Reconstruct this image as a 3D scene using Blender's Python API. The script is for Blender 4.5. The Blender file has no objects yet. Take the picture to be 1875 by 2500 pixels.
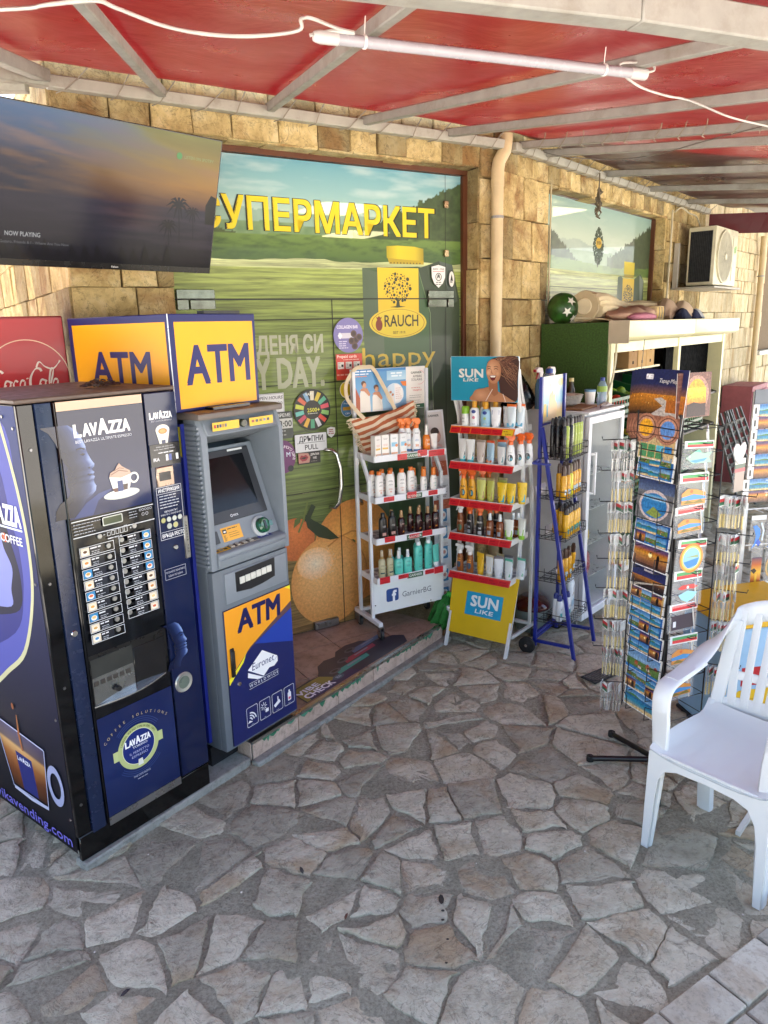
import bpy, bmesh, math, random
from mathutils import Vector, Matrix
from math import sin, cos, pi, radians, sqrt, atan2

SC = bpy.context.scene
COL = SC.collection
# ------------------------------------------------------------------ camera
TILT, ROLL, CAMH = radians(14.0), radians(-1.5), 1.9
_f = Vector((0, cos(TILT), -sin(TILT))); _r = Vector((1, 0, 0)); _u = _r.cross(_f)
_R = _r * cos(ROLL) + _u * sin(ROLL); _U = -_r * sin(ROLL) + _u * cos(ROLL)
cam = bpy.data.cameras.new('camera'); camo = bpy.data.objects.new('camera', cam); COL.objects.link(camo)
m = Matrix.Identity(4)
for i in range(3):
    m[i][0] = _R[i]; m[i][1] = _U[i]; m[i][2] = -_f[i]
m[2][3] = CAMH
camo.matrix_world = m
cam.sensor_fit = 'VERTICAL'; cam.sensor_height = 36; cam.sensor_width = 27; cam.lens = 26.0
cam.clip_start = 0.05; cam.clip_end = 800
SC.camera = camo
# ------------------------------------------------------------------ sky, sun, exposure
SUN_AZ, SUN_EL = radians(10), radians(67)
wd = bpy.data.worlds.new('World'); SC.world = wd; wd.use_nodes = True
nt = wd.node_tree; nt.nodes.clear()
sky = nt.nodes.new('ShaderNodeTexSky'); sky.sky_type = 'NISHITA'; sky.sun_disc = False
sky.sun_elevation = SUN_EL; sky.sun_rotation = SUN_AZ; sky.air_density = 1.0; sky.dust_density = 3.0; sky.ozone_density = .3
bg = nt.nodes.new('ShaderNodeBackground'); bg.inputs[1].default_value = 0.15
wo = nt.nodes.new('ShaderNodeOutputWorld')
nt.links.new(sky.outputs[0], bg.inputs[0]); nt.links.new(bg.outputs[0], wo.inputs[0])
sl = bpy.data.lights.new('sun', 'SUN'); sl.energy = 5.0; sl.angle = radians(0.5); sl.color = (1, .95, .87)
so = bpy.data.objects.new('sun', sl); COL.objects.link(so)
sd = Vector((sin(SUN_AZ) * cos(SUN_EL), cos(SUN_AZ) * cos(SUN_EL), sin(SUN_EL)))
so.rotation_euler = sd.to_track_quat('Z', 'Y').to_euler()
SC.view_settings.view_transform = 'Standard'; SC.view_settings.look = 'None'
SC.view_settings.exposure = 2.42; SC.view_settings.gamma = 1.0
SC.render.engine = 'CYCLES'
cy = SC.cycles
cy.max_bounces = 7; cy.diffuse_bounces = 4; cy.glossy_bounces = 3; cy.transmission_bounces = 4; cy.transparent_max_bounces = 8
cy.caustics_reflective = False; cy.caustics_refractive = False
cy.use_denoising = True
cy.sample_clamp_indirect = 6.0

# ------------------------------------------------------------------ helpers
RNG = random.Random(11)
def lin(h):
    if isinstance(h, (tuple, list)): return tuple(h[:3])
    h = h.lstrip('#'); o = []
    for i in (0, 2, 4):
        s = int(h[i:i+2], 16) / 255
        o.append(s / 12.92 if s <= .04045 else ((s + .055) / 1.055) ** 2.4)
    return tuple(o)
def mixc(a, b, t): a = lin(a); b = lin(b); return tuple(a[i] + (b[i] - a[i]) * t for i in range(3))

class Fr:
    "a local frame on the ground: x runs along compass azimuth az, y runs away to its left, z up"
    def __init__(s, P, az):
        s.P = Vector((P[0], P[1], 0)); s.az = az; a = radians(az)
        s.x = Vector((sin(a), cos(a), 0)); s.y = Vector((-cos(a), sin(a), 0)); s.rz = radians(90 - az)
    def w(s, x, y, z=0): return s.P + s.x * x + s.y * y + Vector((0, 0, z))

def link(o, parent=None):
    COL.objects.link(o)
    if parent is not None: o.parent = parent
    return o
def tag(o, label, cat=None, group=None, kind=None):
    if label: o['label'] = label
    if cat: o['category'] = cat
    if group: o['group'] = group
    if kind: o['kind'] = kind
    return o
def thing(name, loc, rz=0, label=None, cat=None, group=None):
    o = bpy.data.objects.new(name, None); o.empty_display_size = .05
    o.location = loc; o.rotation_euler = (0, 0, rz); link(o)
    return tag(o, label, cat, group)
def fthing(name, fr, x, y, z, label, cat, group=None, drz=0):
    return thing(name, fr.w(x, y, z), fr.rz + drz, label, cat, group)
def dup(root, loc, rz, label, group=None):
    r = root.copy(); COL.objects.link(r); r.location = loc; r.rotation_euler = (0, 0, rz); r['label'] = label
    if group: r['group'] = group
    for ch in root.children:
        c = ch.copy(); COL.objects.link(c); c.parent = r
        for g in ch.children:
            d = g.copy(); COL.objects.link(d); d.parent = c
    return r

def hsh(i, j): v_ = sin(i*127.1 + j*311.7)*43758.5453; return v_ - math.floor(v_)
def vn(x, y):
    i, j = math.floor(x), math.floor(y); f, g = x-i, y-j; f = f*f*(3-2*f); g = g*g*(3-2*g)
    return (hsh(i, j)*(1-f) + hsh(i+1, j)*f)*(1-g) + (hsh(i, j+1)*(1-f) + hsh(i+1, j+1)*f)*g
def fbm(x, y): return sum(vn(x*2**k + 7*k, y*2**k)*.5**(k+1) for k in range(5))
def spl(pts, n=6, closed=False):
    out = []; K = len(pts); g = (lambda i: pts[i % K]) if closed else (lambda i: pts[max(0, min(K-1, i))])
    for i in range(K if closed else K-1):
        p0, p1, p2, p3 = g(i-1), g(i), g(i+1), g(i+2)
        for k in range(n): t = k/n; out.append(tuple(.5*(2*p1[j] + (p2[j]-p0[j])*t + (2*p0[j]-5*p1[j]+4*p2[j]-p3[j])*t*t + (3*p1[j]-p0[j]-3*p2[j]+p3[j])*t**3) for j in (0, 1)))
    return out if closed else out + [tuple(pts[-1])]
class B:
    "mesh builder"
    def __init__(s): s.v = []; s.f = []; s.m = []
    def add(s, vs, fs, mi=0):
        k = len(s.v); s.v += [tuple(p) for p in vs]
        for f in fs: s.f.append(tuple(i + k for i in f)); s.m.append(mi)
        return s
    def box(s, x0, x1, y0, y1, z0, z1, mi=0):
        return s.add([(x0,y0,z0),(x1,y0,z0),(x1,y1,z0),(x0,y1,z0),(x0,y0,z1),(x1,y0,z1),(x1,y1,z1),(x0,y1,z1)],
            [(3,2,1,0),(4,5,6,7),(0,1,5,4),(1,2,6,5),(2,3,7,6),(3,0,4,7)], mi)
    def prism(s, pts, axis, a, b, mi=0):
        "extrude a 2D polygon along an axis ('x': pts=(y,z); 'y': pts=(x,z); 'z': pts=(x,y))"
        def P(p, t): return {'x': (t, p[0], p[1]), 'y': (p[0], t, p[1]), 'z': (p[0], p[1], t)}[axis]
        n = len(pts); vs = [P(p, a) for p in pts] + [P(p, b) for p in pts]
        fs = [tuple(range(n))[::-1], tuple(range(n, 2*n))] + [(i, (i+1) % n, n + (i+1) % n, n + i) for i in range(n)]
        return s.add(vs, fs, mi)
    def loft(s, rings, mi=0, cap=True, closed=False):
        n = len(rings[0]); vs = [p for r in rings for p in r]; fs = []
        K = len(rings)
        for k in range(K if closed else K - 1):
            a = k * n; b = ((k + 1) % K) * n
            fs += [(a + i, a + (i+1) % n, b + (i+1) % n, b + i) for i in range(n)]
        if cap and not closed: fs += [tuple(range(n))[::-1], tuple(range((K-1)*n, K*n))]
        return s.add(vs, fs, mi)
    def tube(s, pts, r, n=8, mi=0, cap=True):
        pts = [Vector(p) for p in pts]; rings = []; up = Vector((0, 0, 1))
        for i, p in enumerate(pts):
            t = (pts[min(i+1, len(pts)-1)] - pts[max(i-1, 0)]).normalized()
            a = t.cross(Vector((1, 0, 0)) if abs(t.dot(up)) > .95 else up) if i == 0 else pa - t*pa.dot(t)
            if a.length < 1e-4: a = t.cross(Vector((.3, 1, .2)))
            a.normalize(); pa = a; b = a.cross(t)
            rr = r[i] if isinstance(r, (list, tuple)) else r
            rings.append([p + a * (rr * cos(2*pi*k/n)) + b * (rr * sin(2*pi*k/n)) for k in range(n)])
        return s.loft(rings, mi, cap)
    def bar(s, p, q, w, h, mi=0, up=(0, 0, 1)):
        "rectangular bar from p to q"
        p = Vector(p); q = Vector(q); t = (q - p).normalized(); u = Vector(up)
        if abs(t.dot(u)) > .98: u = Vector((0, 1, 0))
        a = t.cross(u).normalized(); b = a.cross(t)
        ring = lambda c: [c - a*w/2 - b*h/2, c + a*w/2 - b*h/2, c + a*w/2 + b*h/2, c - a*w/2 + b*h/2]
        return s.loft([ring(p), ring(q)], mi)
    def lathe(s, prof, n=14, cx=0, cy=0, sy=1.0, z=0, mi=0, axis='z'):
        rings = []
        for r, h in prof:
            r = max(r, 1e-4)
            ring = [(cx + r*cos(2*pi*k/n), cy + sy*r*sin(2*pi*k/n), z + h) for k in range(n)]
            if axis == 'y': ring = [(cx + r*cos(2*pi*k/n), cy + h, z - r*sin(2*pi*k/n)) for k in range(n)]
            if axis == 'x': ring = [(cx + h, cy + r*cos(2*pi*k/n), z + r*sin(2*pi*k/n)) for k in range(n)]
            rings.append(ring)
        return s.loft(rings, mi)
    def mesh(s, name, mats, bevel=0, smooth=None, seg=1):
        me = bpy.data.meshes.new(name); me.from_pydata(s.v, [], s.f)
        for mt in (mats if isinstance(mats, (list, tuple)) else [mats]): me.materials.append(mt)
        if len(set(s.m)) > 1: me.polygons.foreach_set('material_index', s.m)
        if bevel:
            bm = bmesh.new(); bm.from_mesh(me)
            es = [e for e in bm.edges if len(e.link_faces) == 2 and e.calc_face_angle(0) > .5]
            bmesh.ops.bevel(bm, geom=es, offset=bevel, segments=seg, profile=.6, affect='EDGES', clamp_overlap=True)
            bm.to_mesh(me); bm.free()
            if smooth is None: smooth = 40
        if smooth:
            me.polygons.foreach_set('use_smooth', [True] * len(me.polygons))
            me.set_sharp_from_angle(angle=radians(smooth))
        me.update(); return me
    def build(s, name, mats, parent=None, bevel=0, smooth=None, seg=1, loc=None, rz=None):
        o = bpy.data.objects.new(name, s.mesh(name, mats, bevel, smooth, seg)); link(o, parent)
        if loc is not None: o.location = loc
        if rz is not None: o.rotation_euler = (0, 0, rz)
        return o

# ---- flat print: coloured polygons and lettering in one thin layered mesh
_TX = {}
def txt(s, bold=0, res=3):
    k = (s, bold, res)
    if k not in _TX:
        cu = bpy.data.curves.new('t', 'FONT'); cu.body = s; cu.resolution_u = res; cu.offset = bold
        cu.dimensions = '2D'; cu.fill_mode = 'BOTH'
        o = bpy.data.objects.new('t', cu); me = o.to_mesh()
        _TX[k] = ([(v.co.x, v.co.y) for v in me.vertices], [tuple(p.vertices) for p in me.polygons])
        o.to_mesh_clear(); bpy.data.objects.remove(o); bpy.data.curves.remove(cu)
    return _TX[k]
class Art:
    def __init__(s, dz=.0001): s.v = []; s.f = []; s.c = []; s.m = []; s.k = 0; s.dz = dz
    def raw(s, vs, fs, cols, mi=0):
        k = len(s.v); z = s.k * s.dz; s.k += 1
        s.v += [(x, y, z) for x, y in vs]
        one = not isinstance(cols, list)
        for f in fs:
            s.f.append(tuple(i + k for i in f)); s.m.append(mi)
            for i in f: s.c.append(cols if one else cols[i])
        return s
    def field(s, x0, y0, x1, y1, nx, ny, fn, mi=0):
        "a photographic field: one sheet whose colour is sampled on a grid"
        vs = []; cs = []
        for j in range(ny+1):
            for i in range(nx+1): x = x0 + (x1-x0)*i/nx; y = y0 + (y1-y0)*j/ny; vs.append((x, y)); cs.append(lin(fn(x, y)))
        return s.raw(vs, [(j*(nx+1)+i, j*(nx+1)+i+1, (j+1)*(nx+1)+i+1, (j+1)*(nx+1)+i) for j in range(ny) for i in range(nx)], cs, mi)
    def poly(s, pts, col, mi=0): return s.raw(pts, [tuple(range(len(pts)))], lin(col), mi)
    def many(s, polys, col, mi=0):
        vs = []; fs = []
        for p in polys: fs.append(tuple(range(len(vs), len(vs) + len(p)))); vs += p
        return s.raw(vs, fs, lin(col), mi)
    def rect(s, x0, y0, x1, y1, col, mi=0): return s.poly([(x0,y0),(x1,y0),(x1,y1),(x0,y1)], col, mi)
    def grad(s, x0, y0, x1, y1, cols, mi=0, n=None):
        "vertical gradient, bottom to top"
        n = len(cols) - 1; vs = []; cc = []
        for i, c in enumerate(cols):
            y = y0 + (y1 - y0) * i / n; vs += [(x0, y), (x1, y)]; cc += [lin(c)] * 2
        return s.raw(vs, [(2*i, 2*i+1, 2*i+3, 2*i+2) for i in range(n)], cc, mi)
    def circ(s, x, y, r, col, ry=None, n=22, a0=0, a1=2*pi, mi=0, rot=0):
        ry = r if ry is None else ry; full = abs(a1 - a0 - 2*pi) < 1e-6
        p = [(r*cos(a0 + (a1-a0)*i/(n if full else n-1)), ry*sin(a0 + (a1-a0)*i/(n if full else n-1))) for i in range(n)]
        return s.poly([(x + a*cos(rot) - b*sin(rot), y + a*sin(rot) + b*cos(rot)) for a, b in p], col, mi)
    def radial(s, x, y, r, ci, co, ry=None, n=24, mi=0, dx=0, dy=0):
        ry = r if ry is None else ry
        vs = [(x + dx, y + dy)] + [(x + r*cos(2*pi*i/n), y + ry*sin(2*pi*i/n)) for i in range(n)]
        return s.raw(vs, [(0, 1+i, 1+(i+1) % n) for i in range(n)], [lin(ci)] + [lin(co)] * n, mi)
    def ring(s, x, y, r0, r1, col, n=40, a0=0, a1=2*pi, k=1.0, mi=0):
        vs = []
        for i in range(n+1):
            a = a0 + (a1-a0)*i/n; vs += [(x + r0*cos(a), y + k*r0*sin(a)), (x + r1*cos(a), y + k*r1*sin(a))]
        return s.raw(vs, [(2*i, 2*i+1, 2*i+3, 2*i+2) for i in range(n)], lin(col), mi)
    def line(s, pts, w, col, mi=0):
        vs = []; n = len(pts)
        for i, p in enumerate(pts):
            a = pts[max(i-1, 0)]; b = pts[min(i+1, n-1)]; dx, dy = b[0]-a[0], b[1]-a[1]; l = sqrt(dx*dx+dy*dy) or 1
            ww = (w[i] if isinstance(w, (list, tuple)) else w) / 2
            vs += [(p[0] - dy/l*ww, p[1] + dx/l*ww), (p[0] + dy/l*ww, p[1] - dx/l*ww)]
        return s.raw(vs, [(2*i, 2*i+1, 2*i+3, 2*i+2) for i in range(n-1)], lin(col), mi)
    def frame(s, x0, y0, x1, y1, w, col, mi=0):
        return s.many([[(x0,y0),(x1,y0),(x1,y0+w),(x0,y0+w)],[(x0,y1-w),(x1,y1-w),(x1,y1),(x0,y1)],[(x0,y0+w),(x0+w,y0+w),(x0+w,y1-w),(x0,y1-w)],[(x1-w,y0+w),(x1,y0+w),(x1,y1-w),(x1-w,y1-w)]], col, mi)
    def rrect(s, x0, y0, x1, y1, r, col, mi=0):
        p = []
        for cx, cy_, a in ((x1-r, y0+r, -pi/2), (x1-r, y1-r, 0), (x0+r, y1-r, pi/2), (x0+r, y0+r, pi)):
            p += [(cx + r*cos(a + k*pi/6), cy_ + r*sin(a + k*pi/6)) for k in range(4)]
        return s.poly(p, col, mi)
    def text(s, t, x, y, h, col, w=None, al='c', bold=0.0, shear=0.0, rot=0.0, res=2, mi=0):
        if bold > .012:
            e = bold*.8 / .69 * h; k = s.k; q = e*.7
            for dx, dy in (((-e, 0), (e, 0)) if h < .012 else ((-q, -q), (-q, q), (q, -q), (q, q), (0, 0))):
                s.text(t, x + dx*cos(rot) - dy*sin(rot), y + dx*sin(rot) + dy*cos(rot), h, col, w and w - 2*e, al, 0, shear, rot, res, mi)
            s.k = k + 3; return s
        bold = 0
        vs, fs = txt(t, bold, res)
        if not vs: return s
        xs = [v[0] for v in vs]; x0, x1 = min(xs), max(xs); sy = h / .69; sx = (w / (x1 - x0)) if w else sy
        ox = {'l': x0, 'c': (x0+x1)/2, 'r': x1}[al]; out = []
        for a, b in vs:
            X = (a - ox) * sx + b * sy * shear; Y = b * sy
            out.append((x + X*cos(rot) - Y*sin(rot), y + X*sin(rot) + Y*cos(rot)))
        return s.raw(out, fs, lin(col), mi)
    def arctext(s, t, cx, cy_, r, h, col, a0, a1, bold=0.0, inside=False):
        n = len(t)
        for i, ch in enumerate(t):
            a = a0 + (a1 - a0) * (i + .5) / n
            if ch == ' ': continue
            k = s.k
            s.text(ch, cx + r*cos(a), cy_ + r*sin(a), h, col, bold=bold, rot=(a + pi/2) if inside else (a - pi/2)); s.k = k
        s.k += 1; return s
    def lines(s, x0, x1, y, n, dy, w, col, rng=None, al='l'):
        "rows of print too small to read"
        ps = []
        for i in range(n):
            f = (rng or RNG).uniform(.65, 1); a, b = x0, x0 + (x1-x0)*f
            if al == 'c': a, b = (x0+x1)/2 - (x1-x0)*f/2, (x0+x1)/2 + (x1-x0)*f/2
            yy = y - i*dy; q = a
            while q < b - w:
                e = min(b, q + (rng or RNG).uniform(2, 6) * w); ps.append([(q, yy), (e, yy), (e, yy+w), (q, yy+w)]); q = e + w*.8
        return s.many(ps, col)
    def mesh(s, name, mats, o=(0,0,0), X=(1,0,0), Y=(0,0,1)):
        o = Vector(o); X = Vector(X); Y = Vector(Y); N = X.cross(Y).normalized()
        me = bpy.data.meshes.new(name)
        me.from_pydata([tuple(o + X*a + Y*b + N*c) for a, b, c in s.v], [], s.f)
        for mt in (mats if isinstance(mats, (list, tuple)) else [mats]): me.materials.append(mt)
        if len(set(s.m)) > 1: me.polygons.foreach_set('material_index', s.m)
        at = me.color_attributes.new('Col', 'FLOAT_COLOR', 'CORNER')
        fl = []
        for c in s.c: fl += [c[0], c[1], c[2], 1.0]
        at.data.foreach_set('color', fl)
        me.update(); return me
    def build(s, name, mats, parent, o=(0,0,0), X=(1,0,0), Y=(0,0,1)):
        ob = bpy.data.objects.new(name, s.mesh(name, mats, o, X, Y)); return link(ob, parent)

# ------------------------------------------------------------------ materials
def newmat(name):
    mt = bpy.data.materials.new(name); mt.use_nodes = True; t = mt.node_tree
    p = t.nodes['Principled BSDF']; return mt, t, p
def N(t, typ, **kw):
    n = t.nodes.new(typ)
    for k, v in kw.items():
        if k.startswith('i_'):
            key = k[2:]; key = int(key) if key.isdigit() else key.replace('_', ' ')
            n.inputs[key].default_value = v
        else: setattr(n, k, v)
    return n
def ramp(t, fac, stops):
    n = t.nodes.new('ShaderNodeValToRGB'); e = n.color_ramp.elements
    while len(e) < len(stops): e.new(.5)
    for i, (p, c) in enumerate(stops):
        e[i].position = p; e[i].color = (*lin(c), 1) if not isinstance(c, float) else (c, c, c, 1)
    t.links.new(fac, n.inputs[0]); return n.outputs[0]
def mixn(t, fac, a, b, mode='MIX'):
    n = t.nodes.new('ShaderNodeMix'); n.data_type = 'RGBA'; n.blend_type = mode
    for s, v in ((0, fac), (6, a), (7, b)):
        if hasattr(v, 'is_linked') or isinstance(v, bpy.types.NodeSocket): t.links.new(v, n.inputs[s])
        elif isinstance(v, (int, float)): n.inputs[s].default_value = v if s == 0 else (v, v, v, 1)
        else: n.inputs[s].default_value = (*lin(v), 1)
    return n.outputs[2]
def coords(t, scale=(1,1,1), kind='Object'):
    tc = t.nodes.new('ShaderNodeTexCoord'); mp = t.nodes.new('ShaderNodeMapping'); mp.inputs['Scale'].default_value = scale
    t.links.new(tc.outputs[kind], mp.inputs[0]); return mp.outputs[0]
def noise(t, vec, scale, detail=4, rough=.55, dist=0):
    n = N(t, 'ShaderNodeTexNoise'); n.inputs['Scale'].default_value = scale; n.inputs['Detail'].default_value = detail
    n.inputs['Roughness'].default_value = rough; n.inputs['Distortion'].default_value = dist
    t.links.new(vec, n.inputs['Vector']); return n.outputs[0]
def bump(t, p, h, strength=.3, dist=.01):
    n = N(t, 'ShaderNodeBump'); n.inputs['Strength'].default_value = strength; n.inputs['Distance'].default_value = dist
    t.links.new(h, n.inputs['Height']); t.links.new(n.outputs[0], p.inputs['Normal'])
_MC = {}
def M(col, rough=.45, metal=0.0, var=.06, vs=14, bmp=0.0, bs=120, coat=0.0, spec=.5, name=None, dirt=0.0):
    "plain material with slight wear in colour and gloss"
    k = (col, rough, metal, var, vs, bmp, bs, coat, spec, dirt)
    if k in _MC: return _MC[k]
    mt, t, p = newmat(name or 'm_%d' % len(_MC)); v = coords(t)
    n1 = noise(t, v, vs, 5); c = lin(col)
    lo = tuple(x * (1 - var) for x in c); hi = tuple(min(1, x * (1 + var)) for x in c)
    cc = ramp(t, n1, [(.3, lo), (.7, hi)])
    if dirt:
        n2 = noise(t, v, 5, 8, .7); f = ramp(t, n2, [(.5, 0.0), (.75, float(dirt))]); cc = mixn(t, f, cc, '6a5c48')
    t.links.new(cc, p.inputs['Base Color'])
    r = ramp(t, noise(t, v, vs * 2.3, 4), [(.3, max(.02, rough * .8)), (.7, min(1.0, rough * 1.2))])
    t.links.new(r, p.inputs['Roughness'])
    p.inputs['Metallic'].default_value = metal; p.inputs['Specular IOR Level'].default_value = spec
    if coat: p.inputs['Coat Weight'].default_value = coat; p.inputs['Coat Roughness'].default_value = .08
    if bmp: bump(t, p, noise(t, v, bs, 3), bmp, .002)
    _MC[k] = mt; return mt
def printmat(name, rough=.4, coat=0.0, grain=0.0, gs=(3, 60, 1), see=0.0, spec=.5):
    mt, t, p = newmat(name); a = N(t, 'ShaderNodeAttribute', attribute_name='Col'); c = a.outputs[0]
    if grain:
        v = coords(t, gs); g = ramp(t, noise(t, v, 1.0, 8, .65, .3), [(.3, 1 - grain), (.7, 1 + grain)])
        c = mixn(t, 1.0, c, g, 'MULTIPLY')
    t.links.new(c, p.inputs['Base Color']); p.inputs['Roughness'].default_value = rough; p.inputs['Specular IOR Level'].default_value = spec
    if coat: p.inputs['Coat Weight'].default_value = coat; p.inputs['Coat Roughness'].default_value = .03
    if see:
        tr = N(t, 'ShaderNodeBsdfTransparent'); mx = N(t, 'ShaderNodeMixShader'); mx.inputs[0].default_value = see
        t.links.new(p.outputs[0], mx.inputs[1]); t.links.new(tr.outputs[0], mx.inputs[2])
        t.links.new(mx.outputs[0], t.nodes['Material Output'].inputs[0])
    return mt
PR = printmat('print_satin', .35)
PRG = printmat('print_gloss', .28, .12)
PRC = printmat('print_photo', .3, .1, .55, (95, 1, 95))
PRM = printmat('print_matte', .7)
FILM = printmat('window_film_print', .5, .22, see=.10)
FILMW = printmat('window_film_wood', .5, .22, .75, (2.2, 1, 55), see=.10)
FILMG = printmat('window_film_foliage', .5, .22, .55, (26, 1, 26), see=.10)
FILMO = printmat('window_film_peel', .5, .22, .22, (60, 1, 60), see=.06)
def emis(name, col, st):
    mt, t, p = newmat(name); p.inputs['Base Color'].default_value = (*lin(col), 1)
    p.inputs['Emission Color'].default_value = (*lin(col), 1); p.inputs['Emission Strength'].default_value = st; return mt
def clear(name, col='ffffff', alpha=.25, rough=.05):
    "thin clear plastic or glass: mostly see-through, with a sheen"
    mt, t, p = newmat(name); p.inputs['Base Color'].default_value = (*lin(col), 1); p.inputs['Roughness'].default_value = rough
    p.inputs['Coat Weight'].default_value = .3
    p.inputs['Alpha'].default_value = alpha; return mt
WHITE = M('e8e8e4', .4, var=.04); WSTEEL = M('dfe0de', .35, var=.05, dirt=.15)
BLACK = M('111214', .4); DGREY = M('2b2c2e', .5); CHROME = M('c9c9c6', .18, 1.0, var=.05)
STEEL = M('9a9a98', .32, 1.0); RUBBER = M('141414', .75); WIRE = M('15161a', .45)
SCREW = M('77777a', .3, 1.0); CLEAR = clear('clear_bag', alpha=.12); GLASS = clear('glass', 'b9c4be', .10, .02)
REDT = M('c8262e', .5); 

def stonemat(name, cols, rust, scale=9, rough=.85, bst=.5, bd=.006, layered=False, tint=.35, crack=.75):
    mt, t, p = newmat(name); oi = N(t, 'ShaderNodeObjectInfo')
    tc = N(t, 'ShaderNodeTexCoord'); ad = N(t, 'ShaderNodeVectorMath', operation='ADD'); sc = N(t, 'ShaderNodeVectorMath', operation='SCALE')
    cb = N(t, 'ShaderNodeCombineXYZ')
    for i in range(3): t.links.new(oi.outputs['Random'], cb.inputs[i])
    t.links.new(cb.outputs[0], sc.inputs[0]); sc.inputs['Scale'].default_value = 37.0
    geo = N(t, 'ShaderNodeNewGeometry')
    t.links.new(geo.outputs['Position'], ad.inputs[0]); t.links.new(sc.outputs[0], ad.inputs[1]); v = ad.outputs[0]
    if layered:
        mp = N(t, 'ShaderNodeMapping'); mp.inputs['Scale'].default_value = (1, 1, .35); t.links.new(v, mp.inputs[0]); v = mp.outputs[0]
    n1 = noise(t, v, scale, 9, .65, .6); base = ramp(t, n1, [(.25, cols[0]), (.5, cols[1]), (.75, cols[2])])
    tn = ramp(t, oi.outputs['Random'], [(0, 1 - tint), (.5, 1.0), (1, 1 + tint * .45)]); base = mixn(t, 1.0, base, tn, 'MULTIPLY')
    n2 = noise(t, v, scale * .45, 6, .6, 1.0); f = ramp(t, n2, [(.5, 0.0), (.68, .75)]); base = mixn(t, f, base, rust)
    n3 = noise(t, v, scale * 6, 6, .7); dk = ramp(t, n3, [(.28, .62), (.5, 1.0)]); base = mixn(t, 1.0, base, dk, 'MULTIPLY')
    ck = ramp(t, noise(t, v, scale * .9, 5, .6, 2.2), [(.485, 1.0), (.5, crack), (.515, 1.0)]); base = mixn(t, 1.0, base, ck, 'MULTIPLY')
    t.links.new(base, p.inputs['Base Color']); p.inputs['Roughness'].default_value = rough
    p.inputs['Specular IOR Level'].default_value = .3
    hm = N(t, 'ShaderNodeMath', operation='MULTIPLY_ADD'); t.links.new(noise(t, v, scale * 2.2, 10, .68, .8), hm.inputs[0]); hm.inputs[1].default_value = 1.0
    t.links.new(n3, hm.inputs[2]); bump(t, p, hm.outputs[0], bst, bd); return mt
# ------------------------------------------------------------------ frames of the place (metres, camera stands over the origin)
DW = Fr((-0.562, 4.179), 58.3)     # shop front with the glass door, y=0 is the glass, y=-.14 the stone face
RW = Fr((0.762, 4.832), 39.5)      # the wall beyond the bend, y=0 is the stone face
VM = Fr((-1.139, 2.317), 37.8)     # coffee machine
AT = Fr((-0.707, 2.865), 36.3)     # cash machine
GA = Fr((-0.082, 4.13), 61.5)      # white wheeled cosmetics stand
SU = Fr((0.356, 4.205), 125.0)     # yellow sunscreen stand
BS = Fr((1.077, 3.943), 35.8)      # blue wire stand
FG = Fr((1.206, 4.382), 42.0)      # small glass door fridge
CH = Fr((0.933, 2.384), 140.0)     # plastic chair
ST = 0.107                         # step height

# ------------------------------------------------------------------ ground and paving
mt, t, p = newmat('outer_paving'); v = coords(t, kind='Object')
t.links.new(ramp(t, noise(t, v, 2.2, 8), [(.3, 'bfb9af'), (.7, 'd2ccc2')]), p.inputs['Base Color']); p.inputs['Roughness'].default_value = .9
bump(t, p, noise(t, v, 40, 6), .4, .01); OUTER = mt
g = B().add([(-150,-150,-.012),(150,-150,-.012),(150,150,-.012),(-150,150,-.012)], [(0,1,2,3)]).build('ground', OUTER); tag(g, None, kind='structure')

mt, t, p = newmat('mortar'); v = coords(t)
n1 = noise(t, v, 7, 10, .75, .6); c = ramp(t, n1, [(.3, '98927f'), (.5, 'b2ab96'), (.7, 'c8c1ac')])
n2 = noise(t, v, 75, 5, .8); c = mixn(t, 1.0, c, ramp(t, n2, [(.36, .6), (.52, 1.0), (.7, 1.2)]), 'MULTIPLY')
c = mixn(t, ramp(t, noise(t, v, 1.9, 6), [(.48, 0.0), (.72, .4)]), c, '806a52')
t.links.new(c, p.inputs['Base Color']); p.inputs['Roughness'].default_value = .92; p.inputs['Specular IOR Level'].default_value = .25
hm = N(t, 'ShaderNodeMath', operation='ADD'); t.links.new(noise(t, v, 30, 10, .75), hm.inputs[0]); t.links.new(n2, hm.inputs[1])
bump(t, p, hm.outputs[0], 1.0, .02); MORTAR = mt
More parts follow.
